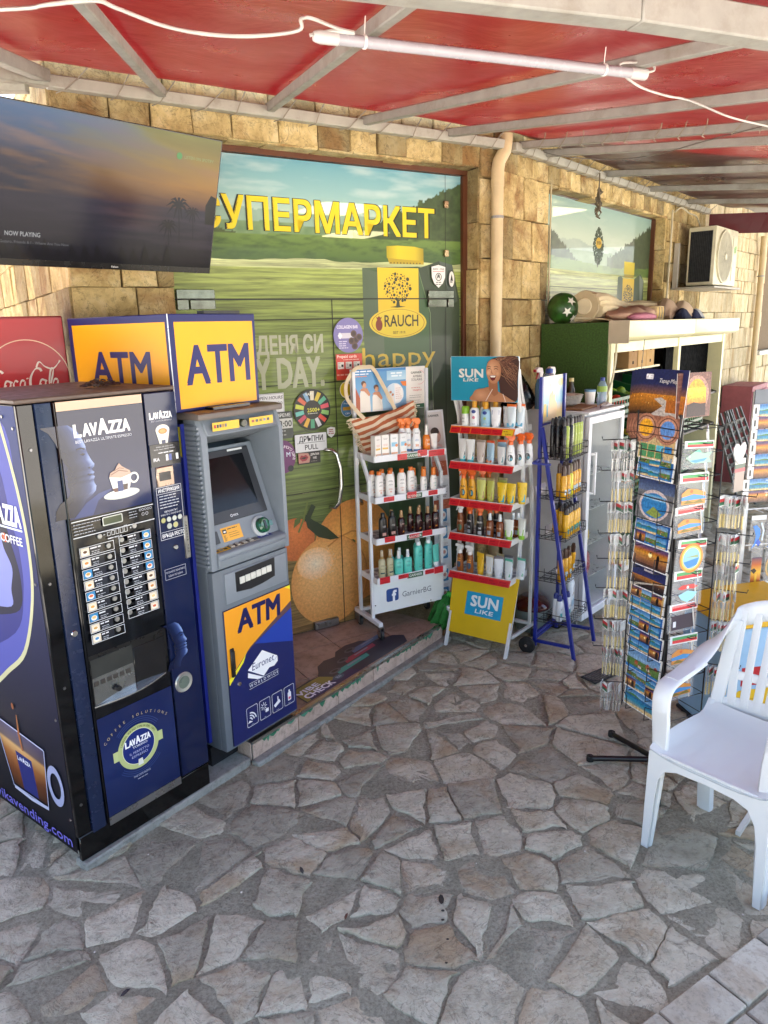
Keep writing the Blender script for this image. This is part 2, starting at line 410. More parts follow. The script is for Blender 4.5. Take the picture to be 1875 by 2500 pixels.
# gently uneven bed
bb = B(); nx, ny = 60, 72; X0, X1, Y0, Y1 = -3.2, 5.2, .4, 10.0
rg = random.Random(3)
bb.add([(X0 + (X1-X0)*i/nx, Y0 + (Y1-Y0)*j/ny, rg.uniform(-.004, .003)) for j in range(ny+1) for i in range(nx+1)],
       [(j*(nx+1)+i, j*(nx+1)+i+1, (j+1)*(nx+1)+i+1, (j+1)*(nx+1)+i) for j in range(ny) for i in range(nx)])
pav = bb.build('pavement', MORTAR, smooth=60); tag(pav, None, kind='structure')
FSTONE = stonemat('paving_stone', ('a8a18c', 'c4bca6', 'd8d0ba'), 'a88e6c', 6, .88, 1.0, .018, tint=.28, crack=.6)
def voronoi(pts, lim=28):
    out = []
    for i, (x, y) in enumerate(pts):
        nb = sorted(range(len(pts)), key=lambda j: (pts[j][0]-x)**2 + (pts[j][1]-y)**2)[1:lim]
        cell = [(x-1, y-1), (x+1, y-1), (x+1, y+1), (x-1, y+1)]
        for j in nb:
            mx, my = (x+pts[j][0])/2, (y+pts[j][1])/2; nx_, ny_ = pts[j][0]-x, pts[j][1]-y; new = []
            for k in range(len(cell)):
                a, b = cell[k], cell[(k+1) % len(cell)]
                da = (a[0]-mx)*nx_ + (a[1]-my)*ny_; db = (b[0]-mx)*nx_ + (b[1]-my)*ny_
                if da <= 0: new.append(a)
                if da*db < 0: tt = da/(da-db); new.append((a[0]+(b[0]-a[0])*tt, a[1]+(b[1]-a[1])*tt))
            cell = new
            if not cell: break
        out.append(cell)
    return out
def stone_mesh(cell, rg, gap, h):
    "an angular flagstone cut from a cell: few straight broken edges, chipped arris, slightly tilted rough top"
    n = len(cell); P = list(cell)
    L = lambda k: sqrt((P[k][0]-P[(k+1) % len(P)][0])**2 + (P[k][1]-P[(k+1) % len(P)][1])**2)
    k = 0
    while k < len(P) and len(P) > 3:           # merge short edges
        if L(k) < .05: P.pop((k+1) % len(P)); k = 0
        else: k += 1
    while len(P) > 4 and rg.random() < .35: P.pop(rg.randrange(len(P)))   # drop corners: leaves a wedge of mortar
    n = len(P); cx = sum(p[0] for p in P)/n; cy_ = sum(p[1] for p in P)/n
    mr = min(sqrt((p[0]-cx)**2 + (p[1]-cy_)**2) for p in P)
    if mr < .03: return None
    ed = []
    for k in range(n):
        a, b = P[k], P[(k+1) % n]; l = sqrt((a[0]-b[0])**2+(a[1]-b[1])**2); q = max(2, int(l/.02)); nx_, ny_ = (b[1]-a[1])/l, -(b[0]-a[0])/l
        if (cx-a[0])*nx_ + (cy_-a[1])*ny_ < 0: nx_, ny_ = -nx_, -ny_
        bow = rg.uniform(-.010, .010); chip = rg.uniform(.2, .8) if rg.random() < .4 else -1; s2 = rg.uniform(0, 99)
        for s_ in range(q):
            tt = s_/q; d = gap + bow*sin(pi*tt)*min(1, l*5) + (vn(s2 + tt*l*70, 3.3)-.5)*.009 + (.012*max(0, 1-abs(tt-chip)*l*22) if chip > 0 else 0) + (.006 if s_ == 0 else 0)
            ed.append((a[0]+(b[0]-a[0])*tt + nx_*d - cx, a[1]+(b[1]-a[1])*tt + ny_*d - cy_))
    tx, ty = rg.uniform(-.02, .02), rg.uniform(-.02, .02); b = B(); K = len(ed); s3 = rg.uniform(0, 50)
    z = lambda x, y, o: h + o + x*tx + y*ty + .006*(vn(x*16 + s3, y*16) - .5)
    r0 = [(x, y, -.02) for x, y in ed]; r1 = [(x, y, z(x, y, -.0015 - .003*rg.random())) for x, y in ed]
    r2 = [(x*.94, y*.94, z(x*.94, y*.94, rg.uniform(-.0008, .0006))) for x, y in ed]; r3 = [(x*.55, y*.55, z(x*.55, y*.55, rg.uniform(-.0004, .0012))) for x, y in ed]
    b.loft([r0, r1, r2, r3], cap=False); k = len(b.v); b.add([(0, 0, z(0, 0, .001))], [])
    for i in range(K): b.f.append((k-K+i, k-K+(i+1) % K, k)); b.m.append(0)
    return b, cx, cy_
rg = random.Random(21); pts = []
tries = 0
def inside(x, y):
    # keep clear of the shop, the step and the machines' slab
    u = (x+.562)*DW.x.x + (y-4.179)*DW.x.y; w = -((x+.562)*DW.y.x + (y-4.179)*DW.y.y)
    u2 = (x-.762)*RW.x.x + (y-4.832)*RW.x.y; w2 = -((x-.762)*RW.y.x + (y-4.832)*RW.y.y)
    if u < 1.4 and w < .3: return True
    if u2 > 0 and w2 < .02: return True
    s_ = (x+.62)*sin(radians(36.3)) + (y-2.98)*cos(radians(36.3)); d_ = -((x+.62)*cos(radians(36.3)) - (y-2.98)*sin(radians(36.3)))
    return -.62 < s_ < 1.62 and d_ > -.02 and w > -.2
while len(pts) < 1700 and tries < 40000:
    tries += 1
    x, y = rg.uniform(-2.4, 4.6), rg.uniform(1.0, 9.4)
    md = rg.choice((.08, .11, .15, .19, .26))
    if all((x-a)**2 + ((y-b)*1.0)**2 > md*md for a, b in pts): pts.append((x, y))
cells = voronoi(pts); far = B(); nst = 0
order = sorted(range(len(pts)), key=lambda i: pts[i][0]**2*.9 + pts[i][1]**2)
vis = []
for i in order:
    x, y = pts[i]
    if inside(x, y) or len(cells[i]) < 3: continue
    r_ = stone_mesh(cells[i], rg, rg.choice((.002, .004, .006, .009, .013)), .005 + rg.uniform(-.005, .005))
    if not r_: continue
    b, cx, cy_ = r_
    if nst < 290 and y > 1.15 and abs(x) < .62*y + .35 and y < 6.2:
        o = b.build('paving_stone', FSTONE, pav, smooth=50, loc=(cx, cy_, 0)); nst += 1
    else: far.add([(a+cx, c_+cy_, z_) for a, c_, z_ in b.v], b.f)
o = far.build('distant_paving_stones', FSTONE, pav, smooth=50); o['kind'] = 'stuff'
# litter: pebbles, dry leaves, crumbs
rg = random.Random(5); lb = B()
for i in range(90):
    x, y = rg.uniform(-1.2, 2), rg.uniform(1.4, 5)
    if inside(x, y): continue
    s_ = rg.uniform(.0015, .004); lb.lathe([(s_*.5, 0), (s_, s_*.5), (s_*.6, s_)], 5, x, y, rg.uniform(.6, 1.6), .009)
tag(lb.build('grit', M('c9c2b6', .8)), 'fine pale grit scattered over the stone paving', kind='stuff')
def leaf(x, y, rz, s_, col, label):
    b = B(); ps = [(-s_, 0), (-s_*.4, s_*.45), (s_*.3, s_*.4), (s_, 0), (s_*.3, -s_*.4), (-s_*.4, -s_*.45)]
    b.add([(a, c_, .004 + .35*abs(c_) + .006*sin(a*90)) for a, c_ in ps] + [(a, c_, .003 + .35*abs(c_) + .006*sin(a*90)) for a, c_ in ps], [(0,1,2,3,4,5), (11,10,9,8,7,6)] + [(i, (i+1) % 6, 6+(i+1) % 6, 6+i) for i in range(6)])
    tag(b.build('fallen_leaf', M(col, .8), loc=(x, y, .012), rz=rz), label, 'leaf', 'fallen leaves on the paving')
leaf(-.80, 1.78, .5, .016, '2a2226', 'dark dry leaf lying left of centre near the bottom of the photo')
leaf(-.33, 2.27, 2.1, .014, '35302e', 'dark dry leaf on pale paving right of the coffee machine')
leaf(-.16, 2.05, 1.1, .011, '5b3a2a', 'small brown leaf on the paving in the lower middle')
# row of wet drips
b = B()
for i, (x, y) in enumerate(((.16, 2.12), (.165, 2.07), (.16, 2.03), (.168, 1.99), (.163, 1.95), (.155, 1.86))):
    b.lathe([(.007 + .003*(i == 0) - .0006*i, 0), (.005, .0012), (.0001, .0016)], 7, x + .004*sin(i*5), y, .7 + 1.6*(i == 0), .010)
tag(b.build('dried_drips', M('2a2522', .7)), 'line of dark dried drips on one flagstone', 'stain')

# floor drain by the souvenir rack
dr = thing('drain_grate', (1.17, 3.72, .016), .6, 'small dark slotted drain grate in the paving by the blue stand', 'drain')
b = B().box(-.11, .11, -.05, -.042, 0, .006).box(-.11, .11, .042, .05, 0, .006).box(-.11, -.1, -.05, .05, 0, .006).box(.1, .11, -.05, .05, 0, .006)
b.build('frame', DGREY, dr)
for i in range(11): B().box(-.092 + i*.0175, -.084 + i*.0175, -.042, .042, .001, .0055).build('slat', M('5a5a58', .5), dr)

# raised kerb of pale slabs at the lower right
kr = thing('kerb', (0.656, 1.598, 0), radians(90 - 57.8), 'raised pale stone kerb at the lower right corner', 'kerb')
KST = stonemat('kerb_slab', ('928d82', 'a8a294', 'b7b2a5'), '8f7e66', 9, .85, .6, .006, tint=.25)
B().box(-.7, 2.2, -.8, -.01, -.02, .045).build('bed', MORTAR, kr)
rg = random.Random(8); x = -.62
while x < 1.7:
    w_ = rg.uniform(.2, .3)
    b = B().box(x, x + w_ - .006, -.125, 0, .0, .062 + rg.uniform(-.003, .003)); b.build('slab', KST, kr, bevel=.004)
    xx = x + rg.uniform(-.05, .05); w2 = w_ + rg.uniform(-.02, .03)
    b = B().box(xx, xx + w2 - .01, -.40, -.133, .0, .058 + rg.uniform(-.003, .003)); b.build('slab', KST, kr, bevel=.005)
    x += w_

# ------------------------------------------------------------------ slab under the machines, tiled step
CONC = stonemat('concrete', ('7d7d78', '92928b', 'a4a49c'), '6d6a60', 6, .9, .5, .006, tint=.05)
SF = Fr((-.624, 2.984), 36.5)
sb = thing('concrete_slab', SF.w(0, 0), SF.rz, 'low rough grey concrete slab under the coffee machine', 'slab')
b = B().prism([(-.84, -.012), (-.84, .06), (-.26, .06), (-.26, .72), (-.012, .72), (-.012, -.004)], 'z', -.02, .034); b.build('slab', CONC, sb, bevel=.006)
b = B().prism([(-.012, -.055), (1.66, -.05), (1.66, .0), (-.012, .0)], 'z', -.02, .022); b.build('mortar_edge', CONC, sb, bevel=.008)
stp = thing('tiled_step', SF.w(0, 0), SF.rz, 'low terracotta tiled step with metal edge before the glass door', 'step')
TILE = stonemat('floor_tile', ('9a7f70', 'a98d7e', 'b89c8c'), '8c7462', 4, .38, .06, .002, tint=.14)
RISER = stonemat('riser_tile', ('b39c8c', 'c4ad9d', 'd0baa9'), 'a58d7c', 5, .45, .08, .002, tint=.14)
B().prism([(0.002, .006), (1.618, .006), (1.618, .43), (1.0, .68), (.0, 1.07)], 'z', 0, ST-.008).build('core', CONC, stp)
# tiles of the tread (rows follow the door, clipped to the step outline)
def clip(poly, a, b_):
    out = []
    for k in range(len(poly)):
        p0, p1 = poly[k], poly[(k+1) % len(poly)]
        d = lambda q: (b_[0]-a[0])*(q[1]-a[1]) - (b_[1]-a[1])*(q[0]-a[0])
        d0, d1 = d(p0), d(p1)
        if d0 >= 0: out.append(p0)
        if d0*d1 < 0: t_ = d0/(d0-d1); out.append((p0[0]+(p1[0]-p0[0])*t_, p0[1]+(p1[1]-p0[1])*t_))
    return out
outl = [(0.006, .004), (1.616, .004), (1.616, .44), (1.0, .69), (0.006, 1.09)]
th = radians(-21.8); ts = .33
for i in range(-6, 8):
    for j in range(-3, 8):
        q = [(i*ts, j*ts), (i*ts+ts-.006, j*ts), (i*ts+ts-.006, j*ts+ts-.006), (i*ts, j*ts+ts-.006)]
        q = [(.18 + x*cos(th) - y*sin(th), .02 + x*sin(th) + y*cos(th)) for x, y in q]
        for k in range(len(outl)):
            q = clip(q, outl[k], outl[(k+1) % len(outl)])
            if len(q) < 3: break
        if len(q) >= 3:
            ar = abs(sum(q[k][0]*q[(k+1) % len(q)][1] - q[(k+1) % len(q)][0]*q[k][1] for k in range(len(q))))/2
            if ar > .0008: B().prism(q, 'z', ST-.012, ST-.001).build('floor_tile', TILE, stp)
for i in range(6):
    x0 = .003 + i*.302; x1 = min(x0 + .297, 1.616); B().box(x0, x1, -.006, .002, .012, ST-.008).build('riser_tile', RISER, stp, bevel=.0015)
B().box(1.618, 1.624, .003, .42, .012, ST-.008).build('riser_tile', RISER, stp, bevel=.0015)
B().box(-.006, .0, .003, .4, .012, ST-.008).build('riser_tile', RISER, stp, bevel=.0015)
B().prism([(-.010, ST-.012), (-.010, ST+.003), (.012, ST+.003), (.012, ST), (-.007, ST), (-.007, ST-.012)], 'x', -.006, 1.622).build('edge_trim', M('b9bcb8', .3, 1.0, dirt=.3), stp)
# green paint smears on the riser
a = Art(); rg = random.Random(4); x = .06
while x < 1.58:
    w_ = rg.uniform(.02, .07)
    if rg.random() < .62:
        h_ = rg.uniform(.008, .034); a = Art(); a.poly([(x, .094), (x+w_, .094), (x+w_*.8, .094-h_*.6), (x+w_*.45, .094-h_), (x+w_*.15, .094-h_*.5)], '2f6b4e' if rg.random() < .6 else '4a8267'); a.build('paint_smear', PRM, stp, (0, -.0068, 0))
    x += w_*.8
# floor sticker on the tread
a = Art()
sk = [(.07, .025), (.78, .03), (.83, .10), (.80, .155), (.76, .17), (.70, .20), (.66, .27), (.58, .30), (.50, .29), (.46, .25), (.40, .27), (.34, .25), (.30, .20), (.27, .17), (.22, .18), (.10, .17)]
a.poly(sk, '37333f', 0); a.poly([(.08, .03), (.34, .03), (.27, .165), (.10, .165)], '8a7f3c'); a.poly([(.10, .03), (.42, .03), (.40, .09), (.12, .07)], '3a2f58')
for i, (x, y, c1) in enumerate(((.40, .12, '3f9a8e'), (.50, .17, '9a3b50'), (.60, .22, '5a6f92'))):
    a.poly([(x-.06, y-.03), (x+.16, y-.02), (x+.17, y+.015), (x-.05, y+.012)], c1); a.circ(x-.05, y+.015, .035, '565a66', .02); a.circ(x-.05, y+.018, .02, '23252e', .011)
    a.line([(x+.02, y), (x+.12, y+.004)], .01, '8b8f9b')
a.text('VIBE', .155, .098, .036, 'e6e2ee', w=.135, bold=.05); a.text('CHECK', .185, .045, .042, 'eeeaf4', w=.175, bold=.05)
a.text('НАПРАВИ СИ', .12, .142, .014, '8d8a5a', w=.12, bold=.02); a.circ(.315, .075, .033, '4a6070', .022); a.text('%0', .315, .066, .018, '9fb0bd', bold=.04)
a.build('floor_sticker', PR, stp, (.3125, 0, ST + .0012), (1.25, 0, 0), (0, 1, 0))
# ------------------------------------------------------------------ stone clad walls
WST = stonemat('cladding_stone', ('98804e', 'c6ae78', 'dccb9e'), '84582c', 6, .85, .9, .016, tint=.5, crack=.55)
WSTL = stonemat('pale_cladding_stone', ('b3a27e', 'cfc09c', 'e0d4b8'), 'a98a58', 9, .85, .75, .010, layered=True, tint=.28)
BED = M('6c5a41', .95)
def stone_block(parent, x0, x1, z0, z1, y, rg, mat, face='y', th=.03):
    j = lambda: rg.uniform(-.004, .004); pr = rg.uniform(0, .012); b = B(); e = .003
    q = [(x0+j(), z0+j()), (x1+j(), z0+j()), (x1+j(), z1+j()), (x0+j(), z1+j())]; cx, cz = (x0+x1)/2, (z0+z1)/2
    def P(p, d): return {'y': (p[0], y + d, p[1]), 'x': (y + d, p[0], p[1]), 'z': (p[0], p[1], y + d)}[face]
    ins = [(p[0] + (e if p[0] < cx else -e), p[1] + (e if p[1] < cz else -e)) for p in q]
    ys = [-pr + rg.uniform(-.004, .004) for _ in range(4)]
    vs = [P(p, th) for p in q] + [P(p, -pr + .003) for p in q] + [P(ins[k], ys[k] - .002) for k in range(4)]
    fs = [(0,1,5,4),(1,2,6,5),(2,3,7,6),(3,0,4,7),(4,5,9,8),(5,6,10,9),(6,7,11,10),(7,4,8,11),(8,9,10,11)]
    b.add(vs, fs); return b.build('stone', mat, parent)
def clad(parent, x0, x1, z0, z1, y, seed, mat, hh=(.17, .30), ww=(.13, .34), face='y', gap=.004, flip=1):
    rg = random.Random(seed); z = z0
    while z < z1 - .02:
        h = min(rg.uniform(*hh), z1 - z); 
        if z1 - z - h < hh[0]*.4: h = z1 - z
        x = x0
        while x < x1 - .01:
            w = min(rg.uniform(*ww), x1 - x)
            if x1 - x - w < ww[0]*.5: w = x1 - x
            stone_block(parent, x + gap/2, x + w - gap/2, z + gap/2, z + h - gap/2, y, rg, mat, face, th=.03*flip); x += w
        z += h
TOPZ = 3.12
wl = thing('stone_wall', DW.w(0, 0), DW.rz, 'honey coloured stone clad wall around the glass supermarket door', 'wall')
core = B().box(-1.06, -.60, -.11, .25, 0, TOPZ).box(1.318, 1.49, -.11, .25, 0, TOPZ).box(-.60, 1.318, -.11, .25, 2.84, TOPZ)
core.box(-1.03, -.8, .25, 6.2, 0, TOPZ)
cr = core.build('wall_core', BED, wl)
clad(cr, -1.06, -.588, 1.55, 1.88, -.14, 1, WST, (.30, .33), (.15, .26))
clad(cr, -1.06, -.588, 1.88, 2.115, -.14, 2, WST, (.23, .24), (.12, .30))
clad(cr, -1.06, -.588, 2.115, 2.81, -.14, 3, WST, (.2, .3), (.14, .3))
clad(cr, -1.06, 1.303, 2.81, 2.945, -.14, 14, WST, (.13, .14), (.12, .30))
clad(cr, -1.06, 1.49, 2.945, TOPZ, -.14, 5, WST, (.17, .18), (.15, .3))
clad(cr, 1.303, 1.478, .0, 2.945, -.14, 6, WST, (.19, .30), (.16, .18))
clad(cr, -.135, .0, .0, 2.81, 1.303, 7, WST, (.22, .42), (.13, .14), face='x', flip=1)
clad(cr, -.588, 1.303, -.135, .0, 2.81, 8, WST, (.13, .14), (.16, .34), face='z')
clad(cr, -.135, 6.2, 1.6, 2.5, -1.06, 9, WST, (.22, .3), (.2, .5), face='x', flip=1)
clad(cr, -.135, 1.4, 2.5, TOPZ, -1.06, 10, WST, (.22, .3), (.2, .4), face='x', flip=1)

wr = thing('stone_wall', RW.w(0, 0), RW.rz, 'long honey coloured stone clad wall beyond the first drainpipe', 'wall')
core = B().box(-.01, .60, .03, .3, 0, TOPZ).box(2.945, 9.5, .03, .3, 0, TOPZ).box(.60, 2.945, .03, .3, 2.815, TOPZ).box(.60, 2.945, .03, .3, 0, .9)
cr2 = core.build('wall_core', BED, wr)
clad(cr2, .004, .615, 0, 2.80, 0, 11, WST, (.15, .28), (.10, .28))
clad(cr2, .004, 2.93, 2.80, 2.93, 0, 12, WST, (.13, .14), (.10, .22))
clad(cr2, .004, 4.1, 2.93, TOPZ, 0, 13, WST, (.17, .19), (.15, .3))
clad(cr2, 2.93, 4.0, 1.2, 2.93, 0, 14, WST, (.15, .26), (.10, .26))
clad(cr2, .615, 2.93, .0, .14, 2.80, 15, WST, (.13, .15), (.16, .34), face='z')
clad(cr2, .005, .14, .9, 2.80, 2.93, 16, WST, (.22, .42), (.13, .14), face='x', flip=1)
clad(cr2, 4.0, 6.62, .2, 2.93, 0, 17, WSTL, (.13, .24), (.16, .36))
clad(cr2, 6.62, 8.2, .2, 1.42, 0, 18, WSTL, (.13, .24), (.16, .36))
clad(cr2, 4.1, 8.2, 2.93, TOPZ, 0, 19, WSTL, (.17, .19), (.2, .3))

# ------------------------------------------------------------------ the shop inside, lit by ceiling panels seen through the film
rm = thing('shop_interior', DW.w(0, 0), DW.rz, 'dim shop interior with lit ceiling panels behind the printed film', 'room')
b = B(); x0, x1, y0, y1, z0, z1 = -1.0, 5.4, .26, 6.6, 0, 3.02
vs = [(x0,y0,z0),(x1,-1.2,z0),(x1,y1,z0),(x0,y1,z0),(x0,y0,z1),(x1,-1.2,z1),(x1,y1,z1),(x0,y1,z1)]
b.add(vs, [(0,1,2,3),(7,6,5,4),(2,6,7,3),(3,7,4,0),(1,5,6,2)])
b = B().add([(-.95,.28,.002),(1.5,.28,.002),(3.6,1.6,.002),(3.6,6.6,.002),(-.95,6.6,.002)], [(0,1,2,3,4)])
b.add([(-.95,.28,3.02),(1.5,.28,3.02),(3.6,1.6,3.02),(3.6,6.6,3.02),(-.95,6.6,3.02)], [(4,3,2,1,0)])
b.add([(-.95,6.6,0),(3.6,6.6,0),(3.6,6.6,3.02),(-.95,6.6,3.02)], [(0,1,2,3)]).add([(3.6,1.6,0),(3.6,6.6,0),(3.6,6.6,3.02),(3.6,1.6,3.02)], [(3,2,1,0)])
b.add([(-.95,.28,0),(-.95,6.6,0),(-.95,6.6,3.02),(-.95,.28,3.02)], [(0,1,2,3)])
b.build('room_shell', M('3a3a38', .9), rm)
LED = emis('led_panel', 'fff0b8', 1.7)
for px_, py_ in ((-.355, 7.55), (-.26, 9.55), (.75, 10.9), (1.72, 8.1)):
    v = Vector((px_, py_, 0)) - DW.P; lx, ly = v.dot(DW.x), v.dot(DW.y)
    pn = B().box(lx-.3, lx+.3, ly-.3, ly+.3, 3.0, 3.012); pn.build('ceiling_panel', LED, rm)
# roof slab closes the building
tag(B().add([(-1.06,-.11,TOPZ+.002),(1.49,-.11,TOPZ+.002),(9,-3.2,TOPZ+.002),(12,3,TOPZ+.002),(3,9,TOPZ+.002),(-1.06,7,TOPZ+.002)], [(0,1,2,3,4,5)]).build('roof', M('8d8a84', .9), wl), None)

# ------------------------------------------------------------------ printed glass shop front
gd = thing('glass_shopfront', DW.w(0, 0), DW.rz, 'double glass door covered in printed green meadow and juice carton film', 'door')
BROWN = M('5b3420', .4, var=.12); GL, GR, GB, GT = -.588, 1.265, ST, 2.775
B().box(-.595, 1.303, -.03, .03, 2.778, 2.812).build('frame_rail', BROWN, gd, bevel=.003)
B().box(1.268, 1.303, -.03, .03, 0, 2.778).build('frame_post', BROWN, gd, bevel=.003)
# film artwork: x = along the door, y = height
a = Art(.00005); rg = random.Random(31)
def meadow(x, z):
    n = fbm(x*9, z*9)
    rz1 = 2.455 + .10*fbm(x*2.6 + 3, 1.7); rz2 = 2.43 + .05*fbm(x*4 + 9, 4.2); hl = 2.40 + max(0, x-.50)*.42 + .03*abs(sin(x*60))*vn(x*40, 3) + .012*vn(x*90, 1); ll = 2.47 - (x+.588)*.22 + .02*vn(x*60, 5)
    if z < 2.40 + .006*sin(x*7): c_ = mixc(mixc('3f5e26', '6b8a40', (z-2.25)/.14), '34502a', max(0, fbm(x*14, z*60)-.42)*2.2)
    elif x > .5 and z < hl: c_ = mixc('2c3e26', '51683c', fbm(x*30, z*40))
    elif z < ll and x < .0: c_ = mixc('2f4028', '5a6e3c', fbm(x*34, z*30))
    elif z < rz2: c_ = mixc('5d7f56', '87a678', fbm(x*22, z*26))
    elif z < rz1: c_ = mixc('86a898', '9cbba6', n)
    else: k = (z-2.45)/.32; c_ = mixc(mixc('bcd2bc', '9cc4bc', min(1, k*2)), '5b9cae', max(0, k-.25)*1.1); c_ = mixc(c_, 'd2e2da', max(0, fbm(x*3.5, z*22)-.5)*1.8)
    return c_
a.field(GL, 2.26, GR, GT, 260, 74, meadow)
# wooden planks
ys = [2.265, 2.062, 1.955, 1.60, 1.283, .97, .62, GB]
cols = ['96a654', '7f9044', '7a8c42', '788c44', '6f8440', '647438', '86703e', '967040']
for k in range(len(ys)-1):
    a.grad(GL, ys[k+1]+.004, GR, ys[k]-.002 if k else ys[k], [cols[k+1] if k < 6 else cols[7], cols[k], cols[k]], 1)
    a.rect(GL, ys[k+1], GR, ys[k+1]+.0045, '232b16')
top = [(GL, 2.23)]; x = GL
while x < GR: top.append((min(x, GR), 2.272 + .007*sin(x*9) + rg.uniform(-.004, .004))); x += .06
a.poly(top + [(GR, 2.27), (GR, 2.225)], 'b3bd86', 1)
# juice carton
a.poly([(.555, 2.236), (.60, .9), (.985, .9), (1.0, 2.24), (.94, 2.25)], '41593a', 1)
a.poly([(.545, GB), (.553, 2.236), (.655, 2.215), (.69, 1.9), (.70, GB)], '52644b'); a.poly([(.70, GB), (.69, 1.95), (.655, 2.215), (.945, 2.24), (1.02, 2.0), (1.03, GB)], '3f5d38')
a.poly([(.945, 2.24), (1.10, 2.285), (1.20, 2.265), (1.258, 2.05), (1.258, GB), (1.03, GB), (1.02, 2.0)], '35452f'); a.poly([(1.10, 2.285), (1.2, 2.265), (1.24, 2.05), (1.2, 2.03)], '4f5c52')
a.line([(.94, 2.243), (1.03, 1.98), (1.05, 1.3)], .004, '6f8a5c')
a.grad(.655, 1.90, .945, 2.24, ['d9b42c', 'e6c22a', 'e8c628'])
a.poly([(.725, 2.30), (.985, 2.285), (.985, 2.262), (.74, 2.262)], 'b8a01e')
vs = [(.722, 2.36), (.722, 2.295), (.80, 2.29), (.80, 2.365), (.92, 2.285), (.92, 2.362), (.984, 2.285), (.984, 2.352)]
a.raw(vs, [(0,1,2,3),(3,2,4,5),(5,4,6,7)], [lin(c_) for c_ in ('b3a21a','b3a21a','e0cb2a','e3cf2c','d6bf26','d9c32a','9b8a1c','a08f1e')])
for i in range(10): a.rect(.745 + i*.023, 2.264, .755 + i*.023, 2.272, '6e6012')
# tree emblem of seeds and fruit
seeds = []
for i in range(2500):
    x = rg.uniform(-.095, .095); y = rg.uniform(-.085, .09)
    if (x/.092)**2 + ((y-.005)/.085)**2 > 1 or y < -.06 and abs(x) < .02: continue
    r_ = rg.choice((.012, .0095, .0075, .006))
    if any((x-q[0])**2 + (y-q[1])**2 < (r_*.85+q[2]*.85+.0015)**2 for q in seeds): continue
    seeds.append((x, y, r_))
ps = []
for x, y, r_ in seeds:
    ro = rg.uniform(0, pi); e = .95 if r_ > .008 else .55
    ps.append([(.792 + x + r_*cos(k*pi/4)*cos(ro) - r_*e*sin(k*pi/4)*sin(ro), 2.122 + y + r_*cos(k*pi/4)*sin(ro) + r_*e*sin(k*pi/4)*cos(ro)) for k in range(8)])
a.many(ps, '2f3a22')
a.poly([(.735, 2.017), (.78, 2.023), (.786, 2.05), (.765, 2.068), (.79, 2.058), (.796, 2.075), (.80, 2.058), (.825, 2.068), (.803, 2.05), (.808, 2.023), (.85, 2.019), (.79, 2.013)], '2f3a22')
a.circ(.795, 1.925, .205, 'd9c23a', .088, 40); a.ring(.795, 1.925, .186, .190, '8a3b1c', 48, k=.42)
a.circ(.657, 1.915, .024, '7c3423', .034); a.poly([(.645, 1.945), (.636, 1.963), (.650, 1.955), (.657, 1.970), (.664, 1.955), (.679, 1.962), (.668, 1.944)], '7c3423'); a.circ(.657, 1.951, .014, '7c3423', .012)
a.text('RAUCH', .817, 1.905, .066, '3a3726', w=.245, bold=.02); a.text('SEIT 1919.', .80, 1.862, .015, '5a4a22', bold=.02)
a.text('happy', .80, 1.672, .115, 'cdb134', w=.53, bold=.0)
# lettering
a.text('СУПЕРМАРКЕТ', .33, 2.418, .150, '1f2a14', w=1.50, bold=.062, res=4); a.text('СУПЕРМАРКЕТ', .33, 2.418, .150, 'e8d21e', w=1.475, bold=.036, res=4)
a.text('НАПРАВИ ДЕНЯ СИ', -.155, 1.774, .092, 'b3b79a', w=.87, bold=.045); a.text('HAPPY DAY.', -.09, 1.588, .160, 'b0b597', w=.74, bold=.04)
# oranges and leaves
a.radial(.44, .56, .29, 'f0ac54', 'd48a40', .33, 36, 3, -.08, .12); a.circ(.40, .62, .045, '4d5d2c', .02, 8); a.circ(.395, .622, .014, '26331c', .014, 7)
a.radial(.035, .70, .13, 'e88440', 'c86c34', .13, 28, 3, 0, .05)
a.radial(.26, .405, .265, 'f0b870', 'c87e3c', .285, 40, 3, -.07, .10); a.circ(.05, .44, .05, 'd9b98a', .09, 20)
a.radial(.255, .405, .262, 'ffc880', 'e29c50', .283, 40, 3, -.08, .11)
a.radial(.16, .53, .12, 'ffeccc', 'fcc484', .10, 24, 3); a.line([(.25, .62), (.33, .665), (.42, .69), (.47, .68)], .01, 'c9843c')
for dx in (.0, 1.0):
    a.poly([(.10, .855), (.16, .80), (.25, .74), (.33, .66), (.27, .66), (.19, .69), (.12, .76)] if dx == 0 else [(.135, .80), (.18, .88), (.155, .90), (.12, .84), (.10, .80)], '2c3a1e')
a.line([(.06, .74), (.10, .82), (.13, .92)], .012, '6f7c38'); a.poly([(.03, .77), (.075, .80), (.085, .84), (.04, .82)], '5f6e30')
for i in range(150):
    x, y = rg.uniform(.07, .36), rg.uniform(.40, .62)
    if (x-.19)**2 + (y-.52)**2 < .013: a.k -= 1; a.circ(x, y, rg.uniform(.002, .004), 'f0d3ac', n=5)
a.k += 1
# door joints
jn = '17190f'
for x0_, x1_, y0_, y1_ in ((-.588, 1.146, 2.061, 2.068), (.342, .348, GB, 2.064), (1.143, 1.149, GB, 2.064), (1.1455, 1.1485, 2.066, GT)): a.rect(x0_, y0_, x1_, y1_, jn)
a.build('window_film', [FILM, FILMW, FILMG, FILMO], gd, (0, -.004, 0))
def sticker(a_, label=None, dz=0): 
    o_ = a_.build('sticker', PR, gd, (0, -.016 - dz, 0))
    if label: o_['label'] = label
